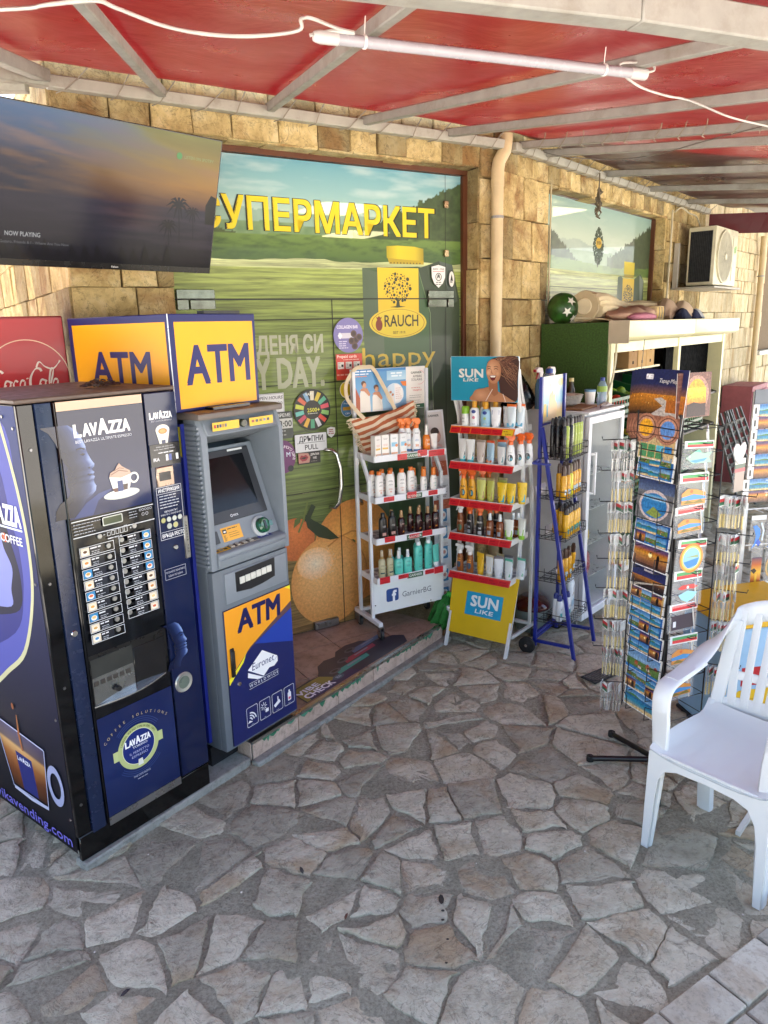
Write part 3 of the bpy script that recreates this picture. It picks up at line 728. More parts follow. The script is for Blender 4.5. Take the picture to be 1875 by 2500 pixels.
# door stickers
a = Art(); a.circ(.44, 1.862, .098, '7d76ad', n=36); a.text('COLLAGEN BAR', .435, 1.90, .018, 'e6e2ef', w=.14, bold=.03); a.rect(.375, 1.845, .47, 1.875, 'cfcbd8'); a.poly([(.37, 1.86), (.385, 1.88), (.40, 1.86), (.385, 1.84)], 'eceaf2')
for x, y in ((.475, 1.87), (.49, 1.835), (.46, 1.83), (.48, 1.80), (.51, 1.85)): a.circ(x, y, .02, '5a4238'); a.circ(x, y, .012, '3d2a24')
a.lines(.375, .44, 1.825, 4, .012, .005, 'cfcadf'); sticker(a, 'round lilac sticker showing chocolate balls')
a = Art(); a.rect(.352, 1.61, .527, 1.757, 'cf4637'); a.text('Prepaid cards', .425, 1.735, .016, 'f0dccf', w=.13, bold=.03); a.lines(.40, .52, 1.722, 1, .01, .004, 'e9b8a8')
for x in (.362, .415, .468): a.rect(x, 1.672, x+.042, 1.712, 'e9e4da'); a.rect(x+.024, 1.684, x+.038, 1.698, '2a2a2a'); a.lines(x+.003, x+.022, 1.703, 4, .008, .003, '8a8580')
a.lines(.355, .45, 1.635, 1, .01, .008, 'e7b0a2'); a.lines(.42, .48, 1.622, 1, .01, .004, 'e7b0a2'); sticker(a, 'red square prepaid card sticker', .0)
a = Art(); a.circ(.41, 1.552, .044, '2c2a16', .05); a.circ(.41, 1.552, .0415, 'e8e6d8', .0475); a.circ(.41, 1.552, .037, 'e3cc2c', .043); a.circ(.41, 1.562, .011, '23201a', .012); a.poly([(.403, 1.56), (.417, 1.56), (.421, 1.53), (.40, 1.53)], '23201a'); sticker(a, 'oval yellow keyhole sticker')
a = Art(); a.circ(.414, 1.445, .042, 'd9dde0', .052); a.circ(.414, 1.445, .039, '4b83b4', .049); a.text('Prepaid', .414, 1.468, .010, 'e9f0f4', bold=.04); a.rect(.385, 1.432, .443, 1.452, 'd8a636'); a.text('CBM', .414, 1.408, .010, 'e9f0f4', bold=.05); sticker(a, 'oval blue prepaid sticker')
a = Art(); a.rect(-.30, 1.44, .012, 1.562, 'd9dbdc'); a.frame(-.297, 1.443, .009, 1.559, .0015, '55585c'); a.text('OPEN HOURS', -.075, 1.53, .017, '3a3c42', w=.155, shear=.2, bold=.015); a.text('7:30 - 23:00', -.075, 1.497, .018, '33353a', w=.15, bold=.01, shear=.15); a.lines(-.12, -.03, 1.48, 1, .01, .003, '777'*2); sticker(a, 'white opening hours notice')
a = Art(); a.rrect(-.20, 1.305, .057, 1.457, .008, '3c423e'); a.text('РАБОТНО ВРЕМЕ', -.06, 1.428, .018, 'd5d8d4', w=.21, bold=.03); a.rect(-.2, 1.362, .055, 1.418, 'c9ccc6'); a.text('7:30 - 23:00', -.06, 1.372, .034, '2f332f', w=.22, bold=.03); a.lines(-.07, .045, 1.345, 2, .022, .007, 'a9ada6'); sticker(a, 'dark grey opening time sign', .004)
a = Art(); a.circ(.185, 1.453, .117, '15160f', n=40)
wc = ['d94f62', '5ab08c', 'd9c23c', 'e0d8c0', '7ea8c9', 'd86a4a', 'c9d24a', '6ac0b4', 'c0425a', 'e3b23a', '4aa07a', 'd0d4d8', 'd8503f', '8cc06a']
for i, c_ in enumerate(wc):
    an = 2*pi*i/len(wc) + .2; d = (cos(an), sin(an)); q = (-d[1], d[0]); k_ = a.k
    a.poly([(.185 + d[0]*r_ + q[0]*s_, 1.453 + d[1]*r_*.98 + q[1]*s_) for r_, s_ in ((.055, -.011), (.108, -.013), (.108, .013), (.055, .011))], c_)
a.circ(.19, 1.445, .055, '1a1a12', .03); a.text('VAPY', .17, 1.535, .015, 'e6e8de', bold=.03); a.text('2500+', .192, 1.441, .022, 'd8d63a', bold=.03); a.lines(.155, .23, 1.430, 1, .01, .004, 'cfcfc0'); sticker(a, 'round black vape advert sticker')
a = Art(); a.rrect(.062, 1.212, .27, 1.32, .006, '2a2d30'); a.rrect(.0645, 1.2145, .2675, 1.3175, .005, 'e3e5e6'); a.text('ДРЪПНИ', .167, 1.274, .030, '2b2d33', w=.155, bold=.03); a.rect(.078, 1.265, .255, 1.2675, '4a4d52'); a.text('PULL', .168, 1.226, .029, '2b2d33', w=.085, bold=.02); sticker(a, 'white sign reading pull', .002)
a = Art(); a.rect(.082, 1.143, .223, 1.212, '1d1a1a'); a.poly([(.082, 1.15), (.15, 1.15), (.158, 1.18), (.145, 1.206), (.082, 1.21)], 'c08a7c'); a.poly([(.088, 1.18), (.10, 1.197), (.115, 1.192), (.13, 1.198), (.146, 1.182), (.13, 1.163), (.105, 1.16)], 'a02f3c'); a.poly([(.096, 1.18), (.118, 1.186), (.138, 1.181), (.118, 1.172)], '2a1013'); a.text('ДРЪПНИ', .187, 1.19, .012, 'e0dcd8', w=.056, bold=.04); a.text('МЕ', .187, 1.169, .012, 'e0dcd8', bold=.04); a.lines(.16, .215, 1.155, 1, .01, .003, '8a8680'); sticker(a, 'small sticker of red lips')
a = Art(); a.circ(-.01, 1.20, .075, '6d2f6a', .095, 36); a.arctext('НОВО МНОГО ШУМ!', -.01, 1.195, .056, .015, 'e7d8e4', 2.6, -.35, .03); a.text('M', .02, 1.20, .025, 'cfd3ea', bold=.05); a.circ(.03, 1.13, .018, '20222c'); sticker(a, 'purple round sticker half behind the cash machine')
a = Art(); a.poly([(.273, 1.338), (.30, 1.345), (.327, 1.338), (.327, 1.31), (.318, 1.294), (.30, 1.281), (.282, 1.294), (.273, 1.31)], 'dcdedb'); a.lines(.28, .32, 1.325, 3, .011, .005, '9a3c3c', al='c'); sticker(a, 'small white shield sticker by the pull sign', .002)
a = Art(); a.poly([(1.035, 2.25), (1.087, 2.262), (1.139, 2.25), (1.137, 2.19), (1.12, 2.155), (1.087, 2.128), (1.054, 2.155), (1.037, 2.19)], 'e3e4df'); a.text('АСЕН · СОД', 1.087, 2.232, .010, '2a2a2a', bold=.04, w=.085); a.rect(1.045, 2.222, 1.129, 2.225, 'b04a3c'); a.circ(1.087, 2.192, .024, '4a4c48'); a.circ(1.087, 2.192, .019, 'dcddd6'); a.poly([(1.073, 2.18), (1.08, 2.207), (1.094, 2.207), (1.10, 2.18), (1.087, 2.19)], '5a5c58'); a.lines(1.06, 1.114, 2.158, 2, .012, .005, '44464a', al='c'); sticker(a, 'white crest shaped security sticker')
a = Art(); a.circ(1.187, 2.18, .024, '1f211f', .05); a.circ(1.187, 2.18, .021, 'dcdcd6', .046); a.poly([(1.176, 2.17), (1.187, 2.21), (1.198, 2.17)], '2c2e2c'); a.lines(1.175, 1.2, 2.16, 1, .01, .006, '333'*2); sticker(a, 'narrow oval white sticker beside the crest')
# polished patch fittings, lock plates, handles
for x0_, x1_, z0_, z1_ in ((-.545, -.345, 2.066, 2.112), (-.545, -.485, 2.012, 2.062), (-.478, -.345, 2.014, 2.060), (1.005, 1.198, 2.066, 2.112), (1.153, 1.198, 2.012, 2.062), (1.005, 1.142, 2.014, 2.060)):
    B().box(x0_, x1_, -.026, .012, z0_, z1_).build('patch_fitting', M('8a8a82', .08, 1.0, var=.2, vs=25, bmp=.25, bs=14), gd, bevel=.002)
for z_ in (2.609, 2.33): B().box(1.133, 1.163, -.022, .0, z_-.02, z_+.02).build('glass_clip', M('b9a37e', .25, 1.0), gd, bevel=.002)
for x0_, x1_ in ((.128, .292), (.42, .56)):
    k_ = B().box(x0_, x1_, -.030, .012, .112, .160).build('lock_plate', STEEL, gd, bevel=.002)
    B().box(x0_+.02, x0_+.08, -.034, -.030, .122, .150).lathe([(.008, -.038), (.008, -.03)], 10, x0_+.10, 0, 1, .136, axis='y').build('lock_cylinder', M('8a8a86', .3, 1.0), k_)
for x_, sg in ((.300, 1), (.452, -1)):
    h_ = B().tube([(x_-.045*sg, -.02, 1.212), (x_-.02*sg, -.06, 1.215), (x_+.0*sg, -.075, 1.19), (x_+.02*sg, -.078, 1.10), (x_+.022*sg, -.078, 1.0), (x_+.005*sg, -.075, .90), (x_-.015*sg, -.06, .868), (x_-.03*sg, -.02, .866)], .0125, 10)
    h_.build('door_handle', CHROME, gd, smooth=60)

# ------------------------------------------------------------------ second window
w2 = thing('shop_window', RW.w(0, 0), RW.rz, 'framed shop window printed with a valley, single tree and juice carton', 'window')
B().box(.60, 2.945, .10, .16, 2.788, 2.815).build('frame_rail', BROWN, w2, bevel=.003); B().box(2.90, 2.94, .10, .16, .9, 2.788).build('frame_post', BROWN, w2, bevel=.003)
B().box(.60, 2.945, .08, .16, .88, .93).build('window_sill', BROWN, w2, bevel=.003)
a = Art(.00005); XL, XR = .60, 2.90
def valley(x, z):
    rz1 = 2.44 + .17*fbm(x*3.1 + 2, 7.7)*max(0, 1-abs(x-1.5)*.9); hl = 2.38 + max(0, x-1.95)*.34 + .03*vn(x*45, 2) + .02*vn(x*90, 8); ll = 2.70 - max(0, x-.62)*.46 + .025*vn(x*50, 6)
    if z < 2.36 + .02*sin(x*2.2): c_ = mixc(mixc('4d6a30', '7d9a50', fbm(x*3, z*16)), '40582c', max(0, fbm(x*10, z*30)-.45)*2)
    elif (x > 1.95 and z < hl) or (x < 1.5 and z < ll): c_ = mixc('2c3a28', '4f6040', fbm(x*22, z*34))
    elif z < 2.43 + .03*fbm(x*5, 3): c_ = mixc('6a8262', '8ca083', fbm(x*9, z*20))
    elif z < rz1: c_ = mixc('8ea294', 'a4b4a4', fbm(x*8, z*22))
    else: k = (z-2.4)/.39; c_ = mixc(mixc('b6c4ac', 'aabda8', k*1.5), '86a8a0', max(0, k-.4)*1.5); c_ = mixc(c_, 'ccd6c6', max(0, fbm(x*2.2, z*12)-.5)*1.5)
    return c_
a.field(XL, 2.262, XR, 2.788, 200, 60, valley)
a.grad(XL, .93, XR, 2.285, ['4c4a2c', '57623a', '66753f', '7d8a4a', '9aa562'], 1)
for y in (2.16, 2.06, 1.95, 1.8, 1.6, 1.4): a.rect(XL, y, XR, y+.005, '2f3820')
a.poly([(XL, 2.245), (XL, 2.29), (1.2, 2.288), (1.9, 2.276), (XR, 2.262), (XR, 2.235), (1.6, 2.245)], 'bcc48c', 1)
tr = [(1.765 + (.095 + rg.uniform(-.02, .01))*cos(k*2*pi/40)*(1 if abs(sin(k*2*pi/40)) < .8 else .9), 2.50 + (.13 + rg.uniform(-.012, .01))*sin(k*2*pi/40)) for k in range(40)]
tl_ = []
for k in range(420):
    an = rg.uniform(0, 2*pi); q = sqrt(rg.random()); x, y = 1.765 + .10*q*cos(an)*(1 - .25*max(0, sin(an)*q)), 2.49 + .14*q*sin(an); r_ = rg.uniform(.006, .013); tl_.append([(x + r_*cos(b_*1.26 + k), y + r_*.8*sin(b_*1.26 + k)) for b_ in range(5)])
a.many(tl_[:210], '22331c'); a.many(tl_[210:], '34492a'); a.rect(1.755, 2.33, 1.772, 2.40, '2b2a1c'); a.circ(1.77, 2.515, .056, 'c9a62e', .042); a.text('ВУЛИ', 1.77, 2.503, .024, '4a3a12', bold=.05, w=.07)
a.poly([(2.18, 1.4), (2.19, 2.268), (2.26, 2.28), (2.32, 2.25), (2.32, 1.4)], '5b6d5c'); a.poly([(2.56, 1.4), (2.55, 2.26), (2.70, 2.31), (2.79, 2.25), (2.82, 1.4)], '42543f'); a.poly([(2.68, 2.30), (2.78, 2.255), (2.74, 1.9)], '7d8a80')
a.grad(2.30, 1.4, 2.56, 2.262, ['b58f24', 'cba526', 'd8b52a']); a.grad(2.315, 2.295, 2.55, 2.40, ['c3ad22', 'd9c42e']); a.rect(2.33, 2.268, 2.54, 2.293, '9a871c')
ps = []
for x, y, r_ in seeds: ps.append([(2.43 + x*1.05 + r_*1.1*cos(k*pi/3), 2.12 + y*1.0 + r_*sin(k*pi/3)) for k in range(6)])
a.many(ps, '2f3a22'); a.poly([(2.37, 2.01), (2.42, 2.02), (2.425, 2.06), (2.435, 2.06), (2.44, 2.02), (2.49, 2.01)], '2f3a22')
a.build('window_film', [FILM, FILMW, FILMG], w2, (0, .135, 0))
# far plain window at the right edge
w3 = thing('shop_window', RW.w(6.62, 0), RW.rz, 'pale window with white sill at the far right edge', 'window')
B().box(0, 1.6, .05, .07, 1.5, 2.93).build('pane', M('9fb0bb', .12, var=.15, vs=2), w3); B().box(-.02, 1.6, -.04, .06, 1.42, 1.475).build('window_sill', M('cfd0cc', .5), w3, bevel=.004); B().box(0, .04, .02, .06, 1.475, 2.93).build('frame_post', M('8a5a3a', .5), w3)
# ------------------------------------------------------------------ canopy
mt, t, p = newmat('canopy_sheet'); v = coords(t, (1, 1, 1))
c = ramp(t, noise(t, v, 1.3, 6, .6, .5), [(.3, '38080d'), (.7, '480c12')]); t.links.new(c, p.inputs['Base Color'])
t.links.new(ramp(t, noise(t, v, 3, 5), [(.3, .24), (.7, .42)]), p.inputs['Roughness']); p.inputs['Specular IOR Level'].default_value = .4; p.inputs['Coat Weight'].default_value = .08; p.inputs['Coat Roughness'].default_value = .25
w_ = N(t, 'ShaderNodeTexWave', wave_type='BANDS'); w_.inputs['Scale'].default_value = .9; w_.inputs['Distortion'].default_value = 3; w_.inputs['Detail'].default_value = 2
t.links.new(v, w_.inputs[0]); bump(t, p, noise(t, coords(t, (1, 1, 1)), 2.2, 4, .5, 1.2), .25, .05)
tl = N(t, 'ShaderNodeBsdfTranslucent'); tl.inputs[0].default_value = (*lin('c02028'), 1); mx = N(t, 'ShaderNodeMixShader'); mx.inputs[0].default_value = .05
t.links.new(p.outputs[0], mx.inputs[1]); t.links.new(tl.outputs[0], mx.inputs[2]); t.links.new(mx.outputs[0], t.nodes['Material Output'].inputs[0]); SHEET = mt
cn = thing('canopy', (0, 0, 0), 0, 'red tarpaulin canopy on white steel rafters over the shop front', 'canopy')
RAFM = M('98968f', .55, var=.1, dirt=.6, bmp=.1); RAILM = M('a8a598', .55, var=.1, dirt=.7)
def wp(fr, u, w, z): return fr.w(u, -w, z)
BEND = RW.w(0.0, -.06)
RZ = 2.93
def rp(fr, u): return fr.w(u, -.20 if fr is DW else -.06, RZ)
ra = [(rp(DW, -.58), 174), (rp(DW, -.06), 160), (rp(DW, .47), 145), (rp(DW, 1.02), 137), (rp(RW, .12), 134), (rp(RW, .42), 130), (rp(RW, 1.36), 129.5), (rp(RW, 2.25), 129.5), (rp(RW, 3.2), 129.5)]
SL = .105
def outp(P, az, d, dz=0): a = radians(az); return Vector((P.x + sin(a)*d, P.y + cos(a)*d, P.z - SL*d + dz))
LEN = [2.9, 2.9, 2.9, 2.9, 2.9, 2.9, 2.9, 2.9, 2.9]
for (P, az), L in zip(ra, LEN): B().bar(outp(P, az, .0, .02), outp(P, az, L, .02), .038, .042).build('rafter', RAFM, cn, bevel=.004)
corner = Vector((-1.36, 3.43, RZ)); bend = DW.w(1.45, -.20, RZ); rend = RW.w(3.9, -.06, RZ)
B().bar(corner, bend, .05, .05).build('wall_rail', RAILM, cn, bevel=.004)
B().bar(RW.w(.03, -.06, RZ), rend, .05, .05).build('wall_rail', RAILM, cn, bevel=.004)
B().bar(corner + Vector((0, 0, .02)), Vector((-1.34, 2.7, 2.84)), .05, .05).build('rafter', RAFM, cn, bevel=.004)
B().bar(corner, Vector((-1.72, 3.03, 2.90)), .05, .05).build('wall_rail', RAILM, cn, bevel=.004)
B().bar(Vector((-1.42, 3.38, 2.9)), Vector((-1.9, 3.36, 2.9)), .05, .05).build('wall_rail', RAILM, cn, bevel=.004)
# outer beam along the open side
B().bar((-2.6, 1.02, 2.64), (.66, 2.10, 2.66), .07, .08).build('outer_beam', RAFM, cn, bevel=.005)
B().bar((.66, 2.10, 2.66), (3.6, 3.25, 2.66), .07, .08).build('outer_beam', RAFM, cn, bevel=.005)
# cloth as one draped sheet, lifted on the rafters
line_ = [(Vector((-3.4, 6.2, RZ)), 262), (Vector((-2.4, 4.6, RZ)), 262), (Vector((-1.9, 3.6, RZ)), 262), (Vector((-1.62, 3.5, RZ)), 235), (Vector((-1.42, 3.44, RZ)), 205), (corner.copy(), 188)]  # leftmost points added out of view so the sheet shades the side wall
for i, (P, az) in enumerate(ra):
    if i: 
        P0, a0 = ra[i-1]
        for k in (1, 2): line_.append((P0.lerp(P, k/3), a0 + (az - a0)*k/3))
    else: line_.append(((corner + P)/2, 181))
    line_.append((P, az))
line_ += [(RW.w(3.7, -.06, RZ), 129.5), (RW.w(4.15, -.06, RZ), 129.5)]
rg = random.Random(17); ds = [-.02, .06, .12, .2, .3, .45, .6, .8, 1.0, 1.25, 1.5, 1.75, 2.0, 2.3, 2.6, 2.95]
vs = []; n_ = len(ds); raf = set(id(P) for P, a_ in ra)
for P, az in line_:
    on = any((P - q).length < 1e-5 for q, _ in ra)
    for j, d in enumerate(ds):
        sag = 0 if on else -.012 * min(1, d)
        crumple = rg.uniform(-.012, .012) if d < .35 else rg.uniform(-.003, .003)
        vs.append(outp(P, az, d, .066 + sag + crumple + (.03 if d < .05 else 0)))
fs = [(i*n_ + j, (i+1)*n_ + j, (i+1)*n_ + j+1, i*n_ + j+1) for i in range(len(line_)-1) for j in range(n_-1)]
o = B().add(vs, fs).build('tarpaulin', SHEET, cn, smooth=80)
sd_ = o.modifiers.new('smooth', 'SUBSURF'); sd_.levels = 1; sd_.render_levels = 1
# end valance
va = [RW.w(4.08 + .12*k, -.02 - .42*k, 0) for k in range(8)]; b = B()
for k in range(8): q = va[k]; b.v += [(q.x, q.y, 2.93 - .02*k), (q.x + .01*sin(k*2), q.y, 2.74 - .02*k)]
b.add([], []); b.f = [(2*k, 2*k+1, 2*k+3, 2*k+2) for k in range(7)]; b.m = [0]*7
b.build('valance', SHEET, cn)
# lacing cord
ROPE = M('8d8676', .8)
def lacing(A, Bq, n, seed, nm='lacing_cord'):
    rg = random.Random(seed); d = Bq - A; s_ = Vector((d.y, -d.x, 0)).normalized()
    for k in range(n):
        q = A + d*((k + .3 + rg.uniform(-.12, .12))/n); sh = d.normalized()*rg.uniform(.04, .13)
        B().tube([q - s_*.032 + Vector((0, 0, -.03)), q + s_*.034 + Vector((0, 0, -.031)) + sh*.2, q + s_*.04 + Vector((0, 0, .02)) + sh*.7, q + s_*.07 + Vector((0, 0, .055)) + sh], .0028, 5).build(nm, ROPE, cn)
lacing(corner, bend, 13, 1); lacing(RW.w(.03, -.06, RZ), rend, 26, 2); P, az = ra[4]; lacing(outp(P, az, .1, .02), outp(P, az, 1.6, .02), 11, 3)
# coil of cord hanging from the rail
cc = tag(B().tube([RW.w(1.2 + .022*sin(k*1.9), -.1 - .02*cos(k*2.3), 2.80 - .004*k + .05*sin(k*1.3)) for k in range(34)], .006, 6).tube([RW.w(1.2, -.1, 2.93), RW.w(1.2, -.1, 2.80)], .005, 6).tube([RW.w(1.15, -.1, 2.70), RW.w(1.14, -.1, 2.66), RW.w(1.17, -.1, 2.67)], .003, 5).build('rope_coil', M('6d6250', .85)), 'small coil of rope hanging from the canopy rail', 'rope')

# ------------------------------------------------------------------ LED tube and its cables
A_, B_ = Vector((-.17, 2.431, 2.73)), Vector((.949, 2.858, 2.73)); d_ = (B_ - A_).normalized()
tl_ = thing('tube_light', A_, 0, 'unlit white plastic tube light tied under the canopy rafters', 'lamp')
L = (B_ - A_).length
def ax(s_, dz=0): q = d_*s_; return (q.x, q.y, q.z + dz)
B().tube([ax(.05), ax(L-.05)], .0165, 14).build('tube', M('aeabb2', .25, var=.03), tl_, smooth=60)
for s0, s1 in ((0.0, .075), (L-.075, L)):
    e_ = B().tube([ax(s0), ax(s0+.006), ax(s0+.02), ax(s1)], [.013, .0155, .0185, .0185], 14).build('end_cap', M('c8c6c4', .35), tl_, smooth=50)
B().tube([ax(.155, .0), ax(.163)], .0195, 12).build('cable_tie', WHITE, tl_); B().tube([ax(1.02), ax(1.028)], .0195, 12).build('cable_tie', WHITE, tl_)
for s0 in (.16, 1.024): B().tube([ax(s0, .0), ax(s0, .03), ax(s0+.004, .07)], .002, 5).build('cable_tie', WHITE, tl_)
CABLE = M('c2c0ba', .45)
def cable(name, pts, r, label, col=CABLE):
    pts = [Vector(q) for q in pts]; out = []
    for i in range(len(pts)-1):
        p0, p1, p2, p3 = pts[max(i-1, 0)], pts[i], pts[i+1], pts[min(i+2, len(pts)-1)]
        for k in range(6):
            t_ = k/6; out.append(.5*((2*p1) + (p2-p0)*t_ + (2*p0-5*p1+4*p2-p3)*t_*t_ + (3*p1-p0-3*p2+p3)*t_**3))
    out.append(pts[-1]); return tag(B().tube(out, r, 6).build(name, col, smooth=60), label, 'cable')
cable('power_cable', [(-1.7, 2.25, 2.75), (-.986, 2.234, 2.745), (-.86, 2.227, 2.75), (-.728, 2.221, 2.755), (-.684, 2.254, 2.75), (-.584, 2.339, 2.735), (-.467, 2.398, 2.73), (-.337, 2.419, 2.73), (-.21, 2.40, 2.735), (-.20, 2.39, 2.76), (-.17, 2.41, 2.768), (-.10, 2.44, 2.752), (-.05, 2.46, 2.745), (-.12, 2.44, 2.745), (-.18, 2.425, 2.73)], .0055, 'white cable sagging along the canopy to the near end of the tube light')
cable('power_cable', [(.93, 2.85, 2.735), (.98, 2.87, 2.745), (.975, 2.87, 2.765), (.93, 2.85, 2.765), (.85, 2.82, 2.755), (.871, 2.86, 2.735), (.985, 3.015, 2.735), (1.13, 3.15, 2.74), (1.283, 3.289, 2.755), (1.56, 3.55, 2.755), (1.871, 3.84, 2.78), (2.3, 4.1, 2.76)], .0045, 'white cable running from the far end of the tube light to the right')
cable('power_cable', [(1.05, 4.98, 2.93), (1.139, 4.906, 2.89), (1.4, 4.84, 2.85), (1.6, 4.6, 2.82), (1.724, 4.193, 2.80), (1.85, 3.86, 2.785)], .003, 'thin grey wire slung under the canopy rafters', M('6a6660', .6))

# ------------------------------------------------------------------ drainpipes
PIPE = M('c9b48c', .4, var=.07, dirt=.25)
def pipe(fr, u, w, label, top, jog):
    t_ = thing('drainpipe', fr.w(u, -w), fr.rz, label, 'drainpipe', 'drainpipes on the stone wall')
    B().tube([(0, 0, .12), (0, 0, 1.3), (0, 0, top-.28)], .036, 14).build('pipe', PIPE, t_, smooth=60)
    B().tube([(0, 0, top-.29), (0, 0, top-.20), (.01*jog, .0, top-.15), (.045*jog, -.01, top-.09), (.055*jog, -.01, top-.03), (.055*jog, -.01, top)], [.039, .039, .039, .039, .039, .039], 14).build('elbow', PIPE, t_, smooth=60)
    B().tube([(0, 0, top-.47), (0, 0, top-.455)], .040, 14).build('pipe_clip', STEEL, t_); B().bar((0, .0, top-.462), (0, w-.02, top-.462), .012, .012).build('clip_arm', STEEL, t_)
    B().tube([(0, 0, 1.32), (0, 0, 1.24)], .039, 14).build('pipe_socket', PIPE, t_, smooth=60)
pipe(DW, 1.40, .19, 'cream plastic drainpipe at the bend beside the glass door', 2.99, 1)
pipe(RW, 6.16, .07, 'cream plastic drainpipe at the far right beyond the air conditioner', 2.86, -1)

# ------------------------------------------------------------------ air conditioner
ACW = M('cfc9ae', .45, var=.08, dirt=.35)
ac = fthing('air_conditioner', RW, 3.2, 0, 0, 'cream outdoor air conditioning unit with round fan grille on the wall', 'air conditioner')
u0, u1, wb, wf, z0, z1 = 0, .72, .11, .355, 2.205, 2.72
B().box(u0, u1, -wf, -wb, z0, z1).build('casing', ACW, ac, bevel=.012, seg=2)
B().box(u0-.004, u0-.001, -wf+.03, -wb-.02, z0+.03, z1-.04).build('side_coil', M('1b1d20', .8, bmp=.3, bs=300), ac)
for i in range(12): B().box(u0-.007, u0-.004, -wf+.035 + i*.0158, -wf+.039 + i*.0158, z0+.035, z1-.045).build('coil_fin', M('22252a', .7), ac)
cx, cz, R_ = .28, (z0+z1)/2, .225
B().lathe([(R_, -wf-.001), (R_, -wf+.0005), (.001, -wf+.0005)], 36, cx, 0, 1, cz, axis='y').build('fan_well', M('34322c', .8), ac)
ring_ = lambda r: [(cx + r*cos(2*pi*k/40), -wf-.014, cz + r*sin(2*pi*k/40)) for k in range(41)]
fg = B()
for k in range(12): fg.tube(ring_(.03 + k*.0175), .0022, 4, cap=False)
for k in range(12): a_ = k*pi/6; fg.bar((cx + .02*cos(a_), -wf-.016, cz + .02*sin(a_)), (cx + R_*cos(a_), -wf-.012, cz + R_*sin(a_)), .004, .004)
fg.build('fan_grille', M('b3ae98', .5), ac); B().lathe([(R_+.012, -wf-.016), (R_+.012, -wf+.002), (R_-.004, -wf+.002), (R_-.004, -wf-.016)], 40, cx, 0, 1, cz, axis='y').build('fan_ring', ACW, ac)
B().lathe([(.032, -wf-.02), (.028, -wf-.024), (.001, -wf-.025)], 16, cx, 0, 1, cz, axis='y').build('fan_badge', ACW, ac)
for k in range(5):
    a_ = k*2*pi/5; B().prism([(cx + .03*cos(a_), cz + .03*sin(a_)), (cx + .2*cos(a_+.1), cz + .2*sin(a_+.1)), (cx + .2*cos(a_+.75), cz + .2*sin(a_+.75)), (cx + .03*cos(a_+.6), cz + .03*sin(a_+.6))], 'y', -wf-.003, -wf-.0015).build('fan_blade', M('54524a', .6), ac)
a = Art(); a.poly([(.60, 2.56), (.66, 2.585), (.69, 2.57), (.68, 2.53), (.63, 2.50), (.61, 2.52)], '7fae4a'); a.lines(.61, .68, 2.56, 4, .014, .006, '4d8a35'); a.build('energy_sticker', PR, ac, (0, -wf-.002, 0)); B().box(.555, .56, -wf-.003, -wf, z0+.05, z1-.05).build('panel_seam', M('9a957e', .6), ac)
B().box(-.1, .78, -.40, -.0, z0-.03, z0-.012).build('bracket_arm', M('a8a49a', .5), ac, bevel=.003); B().box(-.1, -.06, -.06, -.02, z0-.03, z0+.38).build('bracket_leg', M('a8a49a', .5), ac)
cable('power_cable', [RW.w(2.96, -.03, 2.86), RW.w(2.965, -.03, 2.6), RW.w(2.95, -.03, 2.2), RW.w(2.93, -.03, 1.95)], .009, 'pale cable dropping down the wall left of the air conditioner', M('c0b69a', .5))
cable('power_cable', [RW.w(2.96, -.05, 2.84), RW.w(3.1, -.06, 2.89), RW.w(3.3, -.07, 2.86), RW.w(3.45, -.09, 2.84), RW.w(3.5, -.12, 2.74)], .007, 'pale cable looping from the rail into the air conditioner', M('c0b69a', .5))
cable('power_cable', [RW.w(.617, -.02, 2.8), RW.w(.62, -.02, 2.3), RW.w(.615, -.02, 1.98)], .006, 'thin pale cable running down the left edge of the second window', M('b9ad8c', .5))
# soot stain above the bracket is in the stones' colour; a thin metal conduit
# ------------------------------------------------------------------ television
TVP = Vector((-.80, 3.70, 2.17)); taz = radians(42); u_ = Vector((sin(taz), cos(taz), 0)); nn_ = Vector((cos(taz), -sin(taz), 0)); pt = radians(17.5)
tv = thing('television', TVP, 0, 'large flat black television tilted down, showing a dim beach sunset', 'television')
up_ = Vector((0, 0, cos(pt))) + nn_*sin(pt); nz_ = u_.cross(up_).normalized()
tm_ = Matrix.Identity(4)
for i in range(3): tm_[i][0] = u_[i]; tm_[i][1] = -nz_[i]; tm_[i][2] = up_[i]; tm_[i][3] = TVP[i]
tv.matrix_world = tm_
TW, TH = 1.035, .578
B().box(-TW, 0, .0, .022, 0, TH).build('frame', M('0b0b0c', .25), tv, bevel=.002); B().box(-TW+.12, -.12, .022, .06, .06, TH-.16).build('back_housing', BLACK, tv, bevel=.01)
a = Art(.00004); rg = random.Random(77); x0, x1, y0, y1 = -TW+.006, -.006, .026, TH-.005
def tvc(h, k=.6): c_ = lin(h); return tuple(q*k for q in c_)
